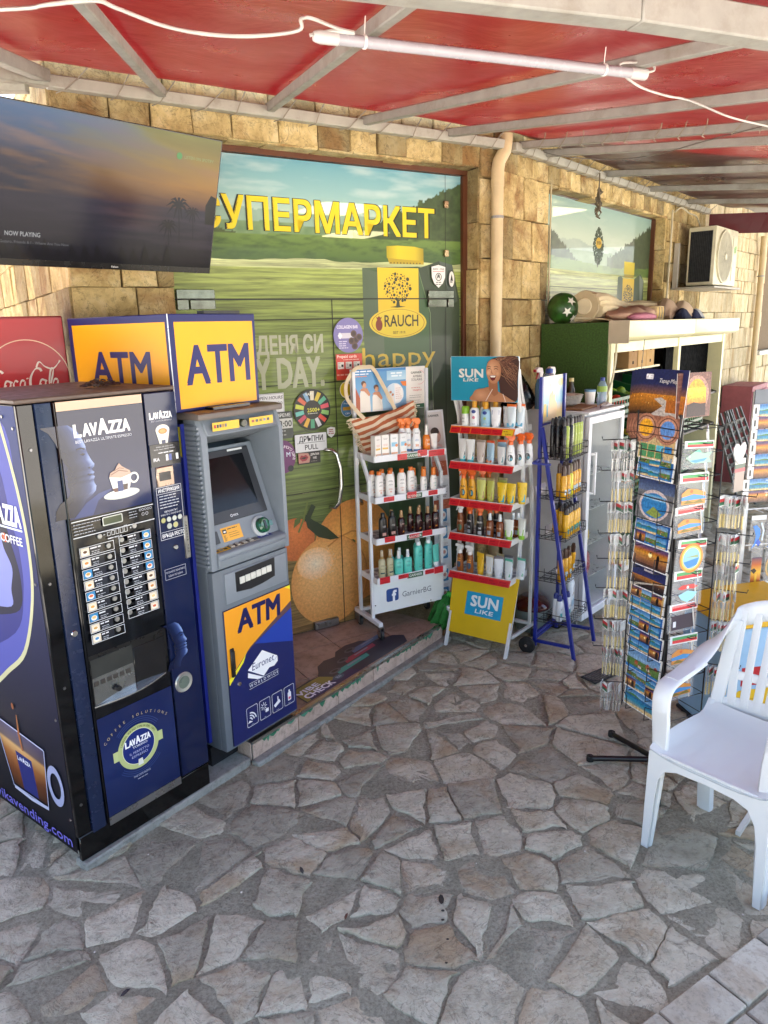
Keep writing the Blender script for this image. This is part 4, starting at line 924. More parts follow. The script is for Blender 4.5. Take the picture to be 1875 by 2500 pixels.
# smooth field of colour, sampled on a grid, like a photograph on the screen
def sky_col(s_, h):
    if h < .46:
        c_ = mixc('0a0a0d', '2a2a38', h/.46); w = fbm(s_*5, h*38); c_ = mixc(c_, '4a3f4c', max(0, w-.42)*1.8*(h/.46)*(.4+s_)); return mixc(c_, '8a5030', max(0, .75 - abs(s_-.62)*4)*max(0, (h-.25)*3)*w)
    k = (h-.46)/.54; n = fbm(s_*3.2 + 1.5*k, k*6.5 + s_*1.5); warm = mixc(mixc('5a3c34', 'a87838', min(1, k*3)), '8a8648', max(0, k-.3)*1.4); cool = mixc(mixc('242838', '3c3a48', min(1, k*2)), '48688c', max(0, k-.4)*1.6)
    f = max(0, min(1, s_*1.5 - .25 + (n-.5)*1.6)); c_ = mixc(cool, warm, f); d_ = max(0, n-.5)*2.6*(1-k*.5); c_ = mixc(c_, '2b2730', min(.85, d_*(1.2 - s_*.7))); return mixc(c_, 'c08a4a', max(0, .46-n)*1.5*(1-abs(k-.45)))
nx_, ny_ = 120, 80; vs = []; cs = []
for j in range(ny_+1):
    for i in range(nx_+1): vs.append((x0 + (x1-x0)*i/nx_, y0 + (y1-y0)*j/ny_)); cs.append(sky_col(i/nx_, j/ny_))
a.raw(vs, [(j*(nx_+1)+i, j*(nx_+1)+i+1, (j+1)*(nx_+1)+i+1, (j+1)*(nx_+1)+i) for j in range(ny_) for i in range(nx_)], cs)
a.poly([(-.055, .22), (-.06, .30), (-.035, .345), (x1, .335), (x1, .22)], '0f1309')
def palm(px_, py_, s_):
    a.line([(px_+.02*s_, py_-.19*s_), (px_+.012*s_, py_-.1*s_), (px_, py_)], .006*s_, '17171c')
    for k in range(9):
        an = k*2*pi/9 + .2; L = .075*s_; ex, ey = px_ + L*cos(an), py_ + L*.75*sin(an) - .02*s_
        a.line([(px_, py_), ((px_+ex)/2, (py_+ey)/2 + .018*s_), (ex, ey)], [.012*s_, .014*s_, .001], '17171c')
palm(-.20, .29, .85); palm(-.125, .265, .6); palm(-.245, .20, .7)
for i in range(14): x = -.98 + i*.055; a.poly([(x, .03), (x+.02, .07 + rg.uniform(0, .05)), (x+.05, .045), (x+.06, .03)], '08090b')
a.text('NOW PLAYING', -.945, .112, .0165, 'a8a8aa', w=.135, al='l', bold=.02); a.text('Guzaro, Friends & I - Where Are You Now', -.965, .085, .010, '6f6f74', al='l', w=.27)
a.circ(-.215, .487, .014, '5f9a5a'); a.text('LISTEN ON SPOTIFY', -.19, .48, .0125, '9fae7c', al='l', w=.15, bold=.01)
tvm, t, p = newmat('tv_screen'); at_ = N(t, 'ShaderNodeAttribute', attribute_name='Col'); p.inputs['Base Color'].default_value = (.01, .01, .012, 1); p.inputs['Roughness'].default_value = .12; p.inputs['Specular IOR Level'].default_value = .16
t.links.new(at_.outputs[0], p.inputs['Emission Color']); p.inputs['Emission Strength'].default_value = .2
a.build('screen', tvm, tv, (0, -.0006, 0))
a = Art(); a.text('Fuhom', -.49, .009, .008, 'c8c8c8', bold=.03); a.build('maker_mark', PR, tv, (0, -.0012, 0))
# wall arm
B().bar((-.5, .06, .3), (-.42, .36, .33), .05, .05).build('wall_arm', BLACK, tv)
# ------------------------------------------------------------------ coffee vending machine
PRV = printmat('vending_gloss_print', .07)
vm = fthing('coffee_vending_machine', VM, 0, 0, 0, 'tall dark navy coffee vending machine with drink buttons and lettering', 'vending machine')
VW, VD, VH, VB = .595, .62, 1.70, .035
BODY = M('0d0e12', .35, var=.1); 
B().box(.0, VW, .012, VD, .075, VH-.004).build('cabinet', BODY, vm, bevel=.004)
B().box(-.004, VW+.004, -.006, VD+.004, VH-.004, VH+.012).build('top_panel', M('5b4c44', .5, var=.1, dirt=.2), vm, bevel=.004)
B().box(.004, VW, -.006, .014, VB, .135).build('plinth', M('040506', .12), vm, bevel=.003)
for x_ in (.07, .5):
    for y_ in (.09, .5):
        cs = B().lathe([(.03, -.012), (.033, -.008), (.033, .008), (.03, .012)], 14, x_, y_, 1, .033, axis='y').build('caster', M('4a2a1c', .7), vm)
        B().box(x_-.02, x_+.02, y_-.016, y_+.016, .045, .078).build('caster_fork', STEEL, cs)
# front uprights and door
B().box(.0, .054, -.004, .012, .135, VH-.006).build('front_post', M('050608', .08), vm, bevel=.003)
B().box(.056, .112, -.010, .012, .125, VH-.006).build('front_trim', M('17233f', .25, var=.1), vm, bevel=.006, seg=2)
B().box(.114, .122, -.014, .012, .125, VH-.006).build('door_edge', M('050608', .08), vm, bevel=.003)
dr_ = B().box(.122, .452, -.010, .012, .12, VH-.006).build('door', M('07090e', .07, spec=.5), vm, bevel=.003)
rc_ = B().box(.458, VW, -.010, .012, .14, VH-.006).build('coin_column', M('111a35', .3, var=.08, spec=.3), vm, bevel=.004)
def face_art(a, k, x, y, s_, light, mid, dark, flip=1):
    "a woman's face in profile, printed in blue light fading into the dark"
    pf = [(.02, 1.0, .5), (.20, .86, .8), (.31, .66, 1), (.37, .50, .95), (.375, .42, .45), (.40, .34, .6), (.46, .20, 1), (.53, .09, 1), (.515, .03, .6), (.455, .0, .35), (.46, -.04, .6), (.51, -.09, .9), (.47, -.135, .3), (.505, -.19, .95), (.475, -.25, .4), (.475, -.32, .75), (.515, -.40, 1), (.49, -.50, .8), (.40, -.58, .4), (.24, -.66, .2), (.14, -.80, .15), (.10, -1.0, .1)]
    st = ((0, 1.0), (.05, .8), (.13, .45), (.24, .22), (.40, .06), (.62, 0)); vs = []; cs = []
    for u, v_, l in pf:
        for d, f in st: vs.append((x + flip*(u-d)*s_, y + v_*s_)); q = l*f; cs.append(mixc(mixc(dark, mid, min(1, q*1.6)), light, max(0, q-.45)*1.7))
    n = len(st); a.raw(vs, [(i*n+j, (i+1)*n+j, (i+1)*n+j+1, i*n+j+1) for i in range(len(pf)-1) for j in range(n-1)], cs)
    P = lambda q: [(x + flip*u*s_, y + v_*s_) for u, v_ in q]
    a.poly(P([(.20, .335), (.29, .365), (.345, .335), (.28, .305)]), dark); a.line(P([(.15, .45), (.26, .475), (.34, .44)]), .035*s_, dark); a.poly(P([(.36, -.10), (.47, -.13), (.40, -.15), (.33, -.13)]), dark); a.circ(x + flip*.395*s_, y+.02*s_, .02*s_, dark, n=8)
def lavazza(a, x, y, h, w, col):
    a.text('L', x - w*.5, y, h*.8, col, al='l', bold=.07); a.text('AV', x - w*.355, y, h*.8, col, al='l', w=w*.27, bold=.06); a.text('A', x - w*.09, y, h, col, al='l', w=w*.20, bold=.06); a.text('ZZA', x + w*.10, y, h*.8, col, al='l', w=w*.40, bold=.06)
a = Art(.00012); rg = random.Random(41)
a.rect(.125, 1.662, .449, 1.692, 'c9a88c')
a.grad(.125, 1.297, .449, 1.660, ['18244f', '141d42', '121938'])
face_art(a, 0, .155, 1.46, .155, '93a8d6', '42548a', '0d1229')
a.poly([(.14, 1.30), (.21, 1.30), (.235, 1.345), (.30, 1.38), (.24, 1.37), (.19, 1.345)], '2b3c74')
lavazza(a, .285, 1.572, .050, .215, 'f0f0f0'); a.text('BEST LAVAZZA ULTIMATE ESPRESSO', .285, 1.551, .0095, 'cfd3de', w=.215)
# cup with cream on its saucer
a.circ(.328, 1.352, .072, 'c9cfc8', .017, 30); a.circ(.328, 1.356, .058, 'eef0ea', .013, 28)
a.poly([(.285, 1.418), (.372, 1.418), (.364, 1.375), (.352, 1.358), (.306, 1.358), (.294, 1.375)], 'e9e9e4'); a.rect(.314, 1.362, .336, 1.400, '20346b'); a.poly([(.292, 1.376), (.314, 1.376), (.314, 1.362), (.300, 1.362)], '5a3626'); a.poly([(.336, 1.385), (.356, 1.385), (.352, 1.364), (.336, 1.364)], '3a241c')
a.ring(.382, 1.402, .013, .020, 'e3e4de', 20); a.poly([(.285, 1.418), (.29, 1.432), (.31, 1.44), (.318, 1.452), (.328, 1.462), (.338, 1.45), (.352, 1.44), (.368, 1.43), (.372, 1.418), (.33, 1.409)], 'b79a86'); a.line([(.292, 1.425), (.325, 1.437), (.36, 1.427)], .004, '8a6a58'); a.line([(.305, 1.437), (.328, 1.445), (.345, 1.44)], .003, '8a6a58')
# display band
a.rect(.125, 1.288, .449, 1.2915, 'c9ccd0'); a.rect(.125, 1.232, .449, 1.2355, 'c9ccd0'); a.lines(.13, .235, 1.277, 4, .011, .003, '9a9ea8'); a.lines(.345, .385, 1.277, 3, .010, .003, '9a9ea8')
for i in range(5): a.ring(.392 + .011*i, 1.279, .0035, .0048, 'b9bcc4', 12)
for i in range(2): a.ring(.402 + .016*i, 1.262, .0045, .006, 'b9bcc4', 12)
a.rrect(.238, 1.252, .318, 1.284, .005, 'b8bcb4'); a.rrect(.242, 1.256, .314, 1.280, .003, '3f4a34')
a.line([(.235, 1.222), (.242, 1.222)], .003, 'b9bcc0'); 
for i in range(5): a.frame(.25 + .017*i, 1.214, .263 + .017*i, 1.228 + .0025*i, .0015, 'c9ccd0')
a.text('+', .345, 1.219, .010, 'd9dbde', bold=.04); a.lines(.25, .335, 1.203, 1, .01, .004, 'b9bcc4')
pc = ['c98a4a', 'e0b878', 'd9a45c', 'e3c48a', 'c9a060', 'd8b070', '6a4a30', 'd06a4a', '4a8ac0', '7ec0e0']
btns = []
for col_ in range(2):
    for r_ in range(9 - col_*1):
        x0_ = .139 + col_*.148; y1_ = 1.196 - r_*.0395 + (.008 if col_ else 0); y0_ = y1_ - .034
        a.frame(x0_, y0_, x0_+.132, y1_, .0018, 'd7dade'); c0 = rg.choice(pc)
        ix = x0_+.004 if col_ == 0 else x0_+.096
        a.rect(ix, y0_+.003, ix+.032, y1_-.003, 'd9cdb8' if rg.random() < .6 else '3f86b8'); a.circ(ix+.016, y0_+.015, .011, 'efe6d6', .009); a.circ(ix+.016, y0_+.017, .008, c0, .005)
        tx_ = x0_+.040 if col_ == 0 else x0_+.036
        a.rect(tx_-.002, y0_+.003, tx_+.048, y1_-.003, '26282e'); a.lines(tx_, tx_+.04, y1_-.011, 1, .01, .0045, 'd7d9de', rg); a.lines(tx_+.004, tx_+.035, y1_-.022, 2, .007, .0028, '9a9da6', rg)
        btns.append((x0_+.112 if col_ == 0 else x0_+.018, (y0_+y1_)/2))
a.build('front_print', PRV, dr_, (0, -.0112, 0))
btns += [(.222, 1.220), (.362, 1.226)]
for x_, z_ in btns: B().lathe([(.0085, -.0165), (.0095, -.015), (.0095, -.011)], 12, x_, 0, 1, z_, axis='y').build('button', M('9a9b98', .35, .8), dr_)
# cup bay
B().box(.125, .449, -.0105, -.0098, .60, .80).build('bay_surround', M('050608', .3), dr_)
b = B().add([(.128, -.011, .785), (.292, -.011, .785), (.292, -.011, .615), (.128, -.011, .605)], [(0,1,2,3)])
bay = B().box(.128, .296, -.0125, -.0108, .61, .785).build('bay_opening', M('8d9190', .25, .9, var=.3, vs=8), dr_)
B().box(.128, .296, -.0135, -.0126, .715, .785).build('bay_shade', M('3d403f', .35, .6), bay)
for k in range(6): B().box(.132 + k*.026, .150 + k*.026, -.0142, -.0127, .683, .70).build('grille_slot', M('34302c', .5), bay)
B().lathe([(.010, -.035), (.012, -.02), (.006, -.013)], 12, .215, 0, 1, .648, axis='y').build('knob', BLACK, bay)
B().box(.300, .436, -.0128, -.0108, .61, .77).build('bay_flap', M('131416', .12, coat=.5), dr_, bevel=.002)
arc = [(.124 + .312*k/12, -.011 - .032*sin(pi*k/12), .602 + .014*k/12) for k in range(13)]
B().loft([[(q[0], -.010, q[2]), (q[0], q[1], q[2]), (q[0], q[1], q[2]+.005), (q[0], -.010, q[2]+.005)] for q in arc]).build('bay_shelf', M('d6d6d2', .2, .9), dr_)
# lower panel with round badge
a = Art(.00012); a.grad(.1245, .152, .4475, .555, ['16224a', '1c2a58', '15204a'])
cx, cy_ = .278, .375
for k in range(3): a.ring(cx, cy_, .098 + .008*k, .101 + .008*k, '2c3d70', 30, .6, 2.4); a.ring(cx, cy_, .098 + .008*k, .101 + .008*k, '2c3d70', 30, 3.9, 5.6)
a.poly([(cx-.108, cy_-.02), (cx-.075, cy_-.02), (cx-.075, cy_+.02), (cx-.108, cy_+.02)], 'b9c487'); a.poly([(cx+.075, cy_-.02), (cx+.108, cy_-.02), (cx+.108, cy_+.02), (cx+.075, cy_+.02)], 'b9c487')
a.circ(cx, cy_, .089, 'b3be80', n=48); a.circ(cx, cy_, .071, 'dfe3c4', n=48); a.circ(cx, cy_, .069, '1b2a6e', n=48)
lavazza(a, cx, cy_+.014, .030, .112, 'f0f1f4'); a.text('TORINO', cx+.005, cy_+.000, .0085, 'dfe2ec', w=.065, bold=.02); a.text('IL PERFETTO', cx, cy_-.022, .0095, 'aab2d4', w=.085); a.text('ESPRESSO', cx, cy_-.038, .0095, 'aab2d4', w=.07)
a.poly([(cx-.012, cy_-.078), (cx+.012, cy_-.078), (cx+.009, cy_-.052), (cx-.009, cy_-.052)], 'd9dcd4'); a.line([(cx, cy_-.052), (cx+.004, cy_-.043), (cx+.02, cy_-.04)], .004, '20242c')
a.arctext('LAVAZZA TORINO ITALIA DAL 1895', cx, cy_, .076, .008, '6a7440', 2.75, .4, .02); a.arctext('C O F F E E   S O L U T I O N S', cx, cy_-.06, .185, .011, 'b8a884', 2.38, .78, .01)
a.text('THE CAFE BLEND', cx, .255, .008, 'b0b6c8', w=.075); a.lines(.245, .312, .243, 1, .01, .003, '9aa0b4', al='c'); a.build('lower_print', PRV, dr_, (0, -.0112, 0))
B().box(.124, .449, -.0125, -.0101, .118, .150).build('kick_strip', M('a3a2a0', .3, .9), dr_)
# coin column
a = Art(.00012); a.grad(.4595, .145, .5925, 1.69, ['101a3a', '131d40', '16213f']); a.grad(.460, 1.535, .592, 1.69, ['16213f', '1b2748']); lavazza(a, .523, 1.598, .028, .098, 'f0f0f2'); a.text('BEST LAVAZZA ESPRESSO', .523, 1.587, .005, 'b9bdca', w=.09)
a.circ(.523, 1.555, .030, 'e6e2d6', .020, 26); a.poly([(.493, 1.553), (.553, 1.553), (.540, 1.502), (.506, 1.502)], 'dcd9cf'); a.circ(.523, 1.555, .025, 'f1eee4', .016, 24); a.circ(.523, 1.551, .020, 'b77436', .011, 22); a.circ(.523, 1.551, .013, 'd79a54', .007, 18); a.poly([(.515, 1.502), (.531, 1.502), (.532, 1.518), (.514, 1.518)], '1d2950')
a.rect(.460, 1.423, .592, 1.505, '1a1a1c'); a.lines(.475, .575, 1.492, 2, .009, .004, '7d7d80', al='c'); a.lines(.485, .57, 1.470, 1, .01, .004, 'c9c9cc', al='c'); a.text('IKA', .484, 1.443, .012, 'd9d9dc', bold=.05); 
for k in range(4): a.rect(.525 + .015*k, 1.440, .536 + .015*k, 1.463, ('d9d9d9', '4a5aa0', '2a2a2c', 'e6e6e6')[k])
a.frame(.468, 1.142, .580, 1.345, .0018, 'c9ccd6'); a.rect(.470, 1.318, .578, 1.3195, 'c9ccd6'); a.text('ИНСТРУКЦИЯ', .524, 1.325, .012, 'e3e5ea', w=.095, bold=.03); a.lines(.478, .572, 1.308, 5, .011, .0035, 'b9bdca'); a.text('АВТОМАТЪТ', .524, 1.246, .0065, 'd0d3dc', bold=.02); a.text('РАБОТИ С МОНЕТИ ОТ', .524, 1.235, .006, 'd0d3dc', w=.092)
for k in range(4): a.circ(.486 + .025*k, 1.218, .0105, '8a8a5a' if k == 0 else '9aa09a'); a.circ(.486 + .025*k, 1.218, .0085, 'b5b47c' if k == 0 else 'c6cbc4')
for k in range(2): a.circ(.510 + .028*k, 1.192, .0115, '9aa09a'); a.circ(.510 + .028*k, 1.192, .0095, 'b9bfb2' if k == 0 else 'bdb87c')
a.rect(.470, 1.172, .578, 1.1735, 'c9ccd6'); a.text('ВРЪЩА РЕСТО', .524, 1.151, .014, 'e3e5ea', w=.10, bold=.02)
a.frame(.468, .985, .565, 1.028, .0015, 'b9bdca'); a.text('ПУСКАЙТЕ МОНЕТИТЕ', .516, 1.010, .007, 'c9ccd6', w=.088); a.text('ЕДНА ПО ЕДНА', .516, .995, .007, 'c9ccd6', w=.065)
face_art(a, 0, .487, .715, .095, '8fa9dc', '3f5590', '0e1530')
a.build('coin_print', PRV, rc_, (0, -.0112, 0))
B().box(.476, .553, -.017, -.010, 1.345, 1.420).build('coin_bezel', M('b39e8c', .3, .7), rc_, bevel=.005); B().box(.487, .537, -.0185, -.0165, 1.368, 1.400).build('coin_window', M('1a1b1e', .15), rc_)
B().box(.574, .597, -.016, -.008, 1.045, 1.215).build('pull_plate', M('8d8e8c', .35, .9), rc_, bevel=.002)
a = Art(); 
for i, ch in enumerate('ТЪРКАЛИ ТУК'): a.text(ch, .586, 1.185 - i*.0115, .007, '2a2a2c', bold=.03)
a.build('plate_letters', PR, rc_, (0, -.0168, 0))
for x_, z_, r_ in ((.527, 1.105, .010),): B().lathe([(r_*.8, -.024), (r_, -.02), (r_, -.01)], 14, x_, 0, 1, z_, axis='y').build('lock', CHROME, rc_)
B().lathe([(.024, -.013), (.038, -.016), (.042, -.012), (.042, -.009)], 28, .508, 0, 1, .545, axis='y').build('coin_return', M('a9aaa4', .35, .6), rc_, smooth=40); B().lathe([(.026, -.0145), (.002, -.0135)], 24, .508, 0, 1, .545, axis='y').build('return_well', M('5e6a60', .3), rc_)
B().lathe([(.010, -.016), (.012, -.013), (.012, -.005)], 14, .085, -.002, 1, .905, axis='y').build('lock', CHROME, vm)
for z_ in (1.55, 1.1, .72, .26): B().lathe([(.005, -.007), (.006, -.004)], 10, .028, 0, 1, z_, axis='y').build('screw', SCREW, vm)
# left side print (x runs from the back to the front edge)
a = Art(.00012); a.grad(.0, .065, VD-.02, VH-.01, ['06080f', '0a0d20', '10163a', '1a2452', '2a3668'])
Q = lambda q: [((VD-.02) - y_, z_) for y_, z_ in q]; QS = lambda q: spl(Q(q), 5)
a.poly(QS([(.6, 1.69), (.115, 1.655), (.055, 1.42), (.036, 1.20), (.07, 1.02), (.2, .80), (.46, .60), (.6, .55)]), '4a4f9c')
a.poly(QS([(.6, 1.69), (.2, 1.55), (.125, 1.3), (.10, 1.2), (.115, 1.05), (.22, .88), (.6, .70)]), '2c2f72'); a.poly(QS([(.35, 1.36), (.20, 1.34), (.15, 1.22), (.12, 1.10), (.16, .98), (.35, .92)]), '16172f'); a.poly(QS([(.40, 1.33), (.24, 1.30), (.21, 1.20), (.17, 1.13), (.2, 1.05), (.22, .98), (.42, .95)]), '7d84c0')
a.line(QS([(.14, 1.69), (.108, 1.64), (.052, 1.42), (.033, 1.22), (.062, 1.03), (.17, .82), (.33, .70), (.5, .58)]), .018, 'b9b890')
lavazza(a, .405, 1.29, .085, .29, 'e6e8ee'); a.rect(.26, 1.275, .545, 1.282, 'c9d2e6'); a.text('COFFEE', .46, 1.225, .028, 'd9dce6', w=.15, bold=.04); a.circ(.415, 1.239, .017, 'b85a3a')
# glass of espresso
gl_ = [(.50, .14, .47, '55506c', '3a3550'), (.493, .148, .405, '6a5a58', '4a3c40'), (.487, .151, .392, 'c9a068', 'a87c48'), (.47, .157, .345, '9a6232', '7a4a22'), (.445, .163, .27, '6e3a18', '4e260e'), (.418, .170, .20, '43200c', '2a1408')]
vs = []; cs = []
for yl, yr, z, c0, c1 in gl_:
    for f in range(5): y_ = yl + (yr-yl)*f/4; vs.append(Q([(y_, z - .02*(1-f/4)*0 - .03*f/4*(z > .3))])[0]); cs.append(mixc(c0, c1, abs(f/4-.35)*1.5))
a.raw(vs, [(i*5+f, (i+1)*5+f, (i+1)*5+f+1, i*5+f+1) for i in range(5) for f in range(4)], cs)
a.poly(Q([(.37, .36), (.25, .355), (.235, .20), (.345, .20)]), '1c2466'); lavazza(a, (VD-.02)-.31, .325, .020, .10, 'd9dcea'); a.line(Q([(.50, .47), (.14, .44)]), .006, 'a9aecb'); a.line(Q([(.505, .468), (.425, .19), (.165, .19), (.137, .44)]), .006, '9aa0c0'); a.line(Q([(.42, .185), (.29, .178), (.165, .188)]), .014, 'b0b4cc')
a.ring((VD-.02)-.085, .315, .035, .055, '8f96b8', 26, k=1.5); a.line(Q([(.31, .53), (.315, .45), (.305, .38)]), [.006, .016, .01], '9a5f38'); a.circ((VD-.02)-.33, .56, .009, '8a4f30', .013)
a.text('vikavending.com', .295, .088, .042, '6f68c4', w=.57, bold=.02)
a.build('side_print', printmat('vending_side_print', .5, spec=.15), vm, (-.0008, VD-.01, 0), (0, -1, 0), (0, 0, 1))
for y_, z_ in ((.03, 1.62), (.03, 1.10), (.03, .60), (.03, .20), (.09, 1.655)): B().lathe([(.005, -.004), (.006, -.001)], 10, 0, y_, 1, z_, axis='x').build('screw', SCREW, vm)
# chain heap on top
ch = B(); rg = random.Random(9)
for i in range(85):
    r_ = sqrt(rg.random())*.062; a_ = rg.uniform(0, 2*pi); h = max(0, .030 - r_*.45)*rg.random() + .005; x, y = r_*cos(a_)*1.25, r_*sin(a_)*.8; ro = rg.uniform(0, pi); ti = rg.uniform(-.6, .6)
    pts_ = [(x + .010*cos(k*pi/4)*cos(ro) - .005*sin(k*pi/4)*sin(ro)*cos(ti), y + .010*cos(k*pi/4)*sin(ro) + .005*sin(k*pi/4)*cos(ro)*cos(ti), h + .005*sin(k*pi/4)*sin(ti) + .003) for k in range(9)]
    ch.tube(pts_, .0016, 4, cap=False)
tag(ch.build('steel_chain', M('6d6a68', .4, .9), loc=VM.w(.43, .20, VH+.012), rz=VM.rz), 'heap of steel chain links on top of the coffee machine', 'chain')

# ------------------------------------------------------------------ cash machine
GREY = M('7d858d', .45, var=.04, bmp=.15, bs=500); GREYD = M('646c74', .45, var=.04); GREYT = M('6e655f', .5, var=.06)
at = fthing('cash_machine', AT, 0, 0, 0, 'grey freestanding cash machine with orange and blue lower door', 'cash machine')
AW, AD = .445, .52; Z0, ZD, ZS, ZT = .125, .768, .948, 1.572
NAVYM = M('141c46', .35, var=.05)
B().box(-.004, .03, .03, AD, Z0, ZT-.02).build('side_panel', GREYD, at, bevel=.012, seg=2)
B().box(.03, AW+.012, .102, AD, Z0, ZS-.004).box(.03, AW+.012, .315, AD, ZS-.004, ZT-.006).build('cabinet', GREYD, at)
B().box(-.022, -.006, .085, AD, Z0+.03, ZT-.02).build('side_cladding', M('1d2a8a', .4), at)
a = Art(); a.poly([(.0, ZT-.03), (.38, ZT-.03), (.38, 1.30), (.0, 1.16)], 'e39a22'); a.poly([(.30, ZT-.03), (.40, ZT-.03), (.40, 1.42), (.36, 1.45)], 'e8dc2c'); a.poly([(0, 1.16), (.38, 1.30), (.38, .98), (0, .98)], '5a4444'); a.build('side_print', PR, at, (-.0228, AD-.03, 0), (0, -1, 0), (0, 0, 1))
# lower front: safe door
B().prism([(0, Z0), (.0, ZS-.004), (.10, ZS-.004), (.10, Z0)], 'x', .0, AW).build('safe_front', GREYD, at, bevel=.008, seg=2)
dp = B().box(.036, AW-.004, -.006, .002, Z0+.012, ZD).build('safe_door', NAVYM, at, bevel=.003)
a = Art(.00015); x0_, x1_, y0_, y1_ = .038, AW-.006, Z0+.014, ZD-.002
a.rect(x0_, y0_, x1_, y1_, '16205a'); a.poly([(x0_, .56), (.205, .57), (x1_, .50), (x1_, .64), (.19, .60)], '15257a'); a.poly([(.20, .565), (x1_, .49), (x1_, .655)], '1e3ea0'); a.poly([(x0_, y1_), (x1_, y1_), (x1_, .655), (.20, .567), (x0_, .49)], '5c4448')
a.poly([(x0_, y1_), (x1_, y1_), (x1_, .69), (.17, .56), (x0_, .455)], 'efa024'); a.poly([(.40, y1_), (x1_, y1_), (x1_, .745)], 'f1e22c'); a.poly([(x0_, .455), (.14, .53), (.125, .505), (x0_, .43)], 'f1e22c'); a.poly([(.125, .515), (.15, .545), (.10, .50)], 'f1e22c')
a.text('ATM', .235, .650, .094, '141650', w=.265, bold=.055, shear=.06)
cx, cy_ = .238, .458; a.poly([(cx-.092, cy_), (cx, cy_+.062), (cx+.092, cy_), (cx, cy_-.062)], 'f0f1f2'); a.poly([(cx-.092, cy_-.012), (cx, cy_-.062-.006), (cx-.04, cy_-.062), (cx-.095, cy_-.034)], 'f0f1f2'); a.poly([(cx+.035, cy_-.036), (cx+.092, cy_-.002), (cx+.092, cy_-.026), (cx+.068, cy_-.040)], 'f0f1f2'); a.text('Euronet', cx, cy_-.012, .034, '1a2466', w=.135, shear=.15, bold=.0)
a.rect(cx-.092, .392, cx+.092, .3935, 'e6e8ea'); a.text('W O R L D W I D E', cx, .374, .013, 'e6e8ea', w=.18); a.rect(cx-.092, .366, cx+.092, .3675, 'e6e8ea')
for k in range(4):
    x = .118 + k*.078; a.rrect(x, .190, x+.068, .285, .008, 'e6e8ea'); a.rrect(x+.002, .192, x+.066, .283, .007, '16205a'); c0, c1 = x+.034, .240
    if k == 0:
        for q in range(3): a.ring(c0-.018, c1-.022, .012+.012*q, .018+.012*q, 'e6e8ea', 10, .1, 1.5)
        a.poly([(c0-.03, c1-.03), (c0-.02, c1-.018), (c0+.0, c1-.03)], 'e6e8ea')
    elif k == 1:
        for q in range(8): an = q*pi/4; a.line([(c0-.008+.006*cos(an), c1+.012+.006*sin(an)), (c0-.008+.02*cos(an), c1+.012+.02*sin(an))], .003, 'e6e8ea')
        a.rect(c0, c1-.022, c0+.02, c1-.005, 'e6e8ea')
    elif k == 2: a.poly([(c0-.025, c1-.012), (c0+.012, c1+.006), (c0+.02, c1-.01), (c0-.016, c1-.026)], 'e6e8ea'); a.line([(c0+.004, c1), (c0+.004, c1+.022)], .006, 'e6e8ea')
    else: a.rrect(c0-.01, c1-.03, c0+.012, c1+.012, .004, 'e6e8ea'); a.rect(c0-.004, c1+.012, c0+.006, c1+.024, 'e6e8ea'); a.rect(c0-.006, c1-.024, c0+.008, c1-.012, 'd04a6a')
    a.lines(c0-.01, c0+.01, .197, 1, .01, .002, 'b9bdc9')
a.build('door_print', PR, dp, (0, -.0068, 0))
hn = B().box(.052, .074, -.016, -.006, .462, .595).build('door_handle', BLACK, dp, bevel=.004); B().box(.056, .070, -.022, -.016, .50, .585).build('lever', M('1c1d1f', .4), hn, bevel=.002)
B().lathe([(.009, -.012), (.011, -.006)], 12, .092, 0, 1, .418, axis='y').build('lock', CHROME, dp)
# dispenser section
dsp = B().box(.06, AW-.018, -.006, .004, ZD+.022, ZS-.024).build('dispenser_panel', GREY, at, bevel=.005, seg=2)
B().prism([(.118, .832), (.20, .822), (.27, .826), (.347, .838), (.351, .922), (.118, .918)], 'y', -.009, -.005).build('cash_slot', M('15161a', .4), dsp)
for k in range(6): B().box(.136 + k*.032, .165 + k*.032, -.015, -.009, .862 + k*.001, .892 + k*.001).build('slot_light', M('d6d6cc', .3), dsp, bevel=.002)
# upper surround: ribbed left cheek, right cheek, hood, sloped screen, shelf
B().prism([(.0, ZS), (-.0, 1.50), (.035, ZT), (.10, ZT), (.10, ZS)], 'x', .004, .036).build('left_cheek', GREY, at, bevel=.006, seg=2)
for k in range(30): z_ = ZS + .018 + k*.0195; B().box(-.006, .006, .012, .088, z_, z_+.010).build('cheek_rib', GREY, at)
B().prism([(-.004, ZS), (-.004, 1.49), (.03, ZT), (.30, ZT), (.30, ZS)], 'x', AW-.012, AW+.012).build('right_cheek', GREY, at, bevel=.006, seg=2)
B().prism([(-.002, 1.502), (.032, ZT), (.30, ZT), (.30, 1.42), (.20, 1.44), (.02, 1.496)], 'x', .036, AW-.012).build('hood', GREY, at, bevel=.004)
B().prism([(-.01, ZT-.004), (-.01, ZT+.02), (.02, ZT+.026), (AD, ZT+.026), (AD, ZT-.004)], 'x', -.01, AW+.014).build('top_cover', GREYT, at, bevel=.008, seg=2)
a = Art(); a.rect(.062, 1.518, .205, 1.552, 'e3b82e'); a.rect(.262, 1.516, .40, 1.550, 'e3b82e')
for k in range(5): a.rect(.070 + k*.014, 1.530, .081 + k*.014, 1.543, ('b03a2a', '3a3a3c', '2a3a6a', 'b0863a', '6a6a6c')[k]); a.rect(.275 + k*.022, 1.530, .290 + k*.022, 1.541, ('9a4a3a', '4a4a4c', '7a6a3a', '8a8a8c', '3a3a4a')[k])
a.build('card_stickers', PR, at, (0, .0155, 0), (1, 0, 0), (0, .42, .9)) if False else a.build('card_stickers', PR, at, (0, -.0035 + .42*0, 0), (1, 0, 0), Vector((0, .0, 1)))
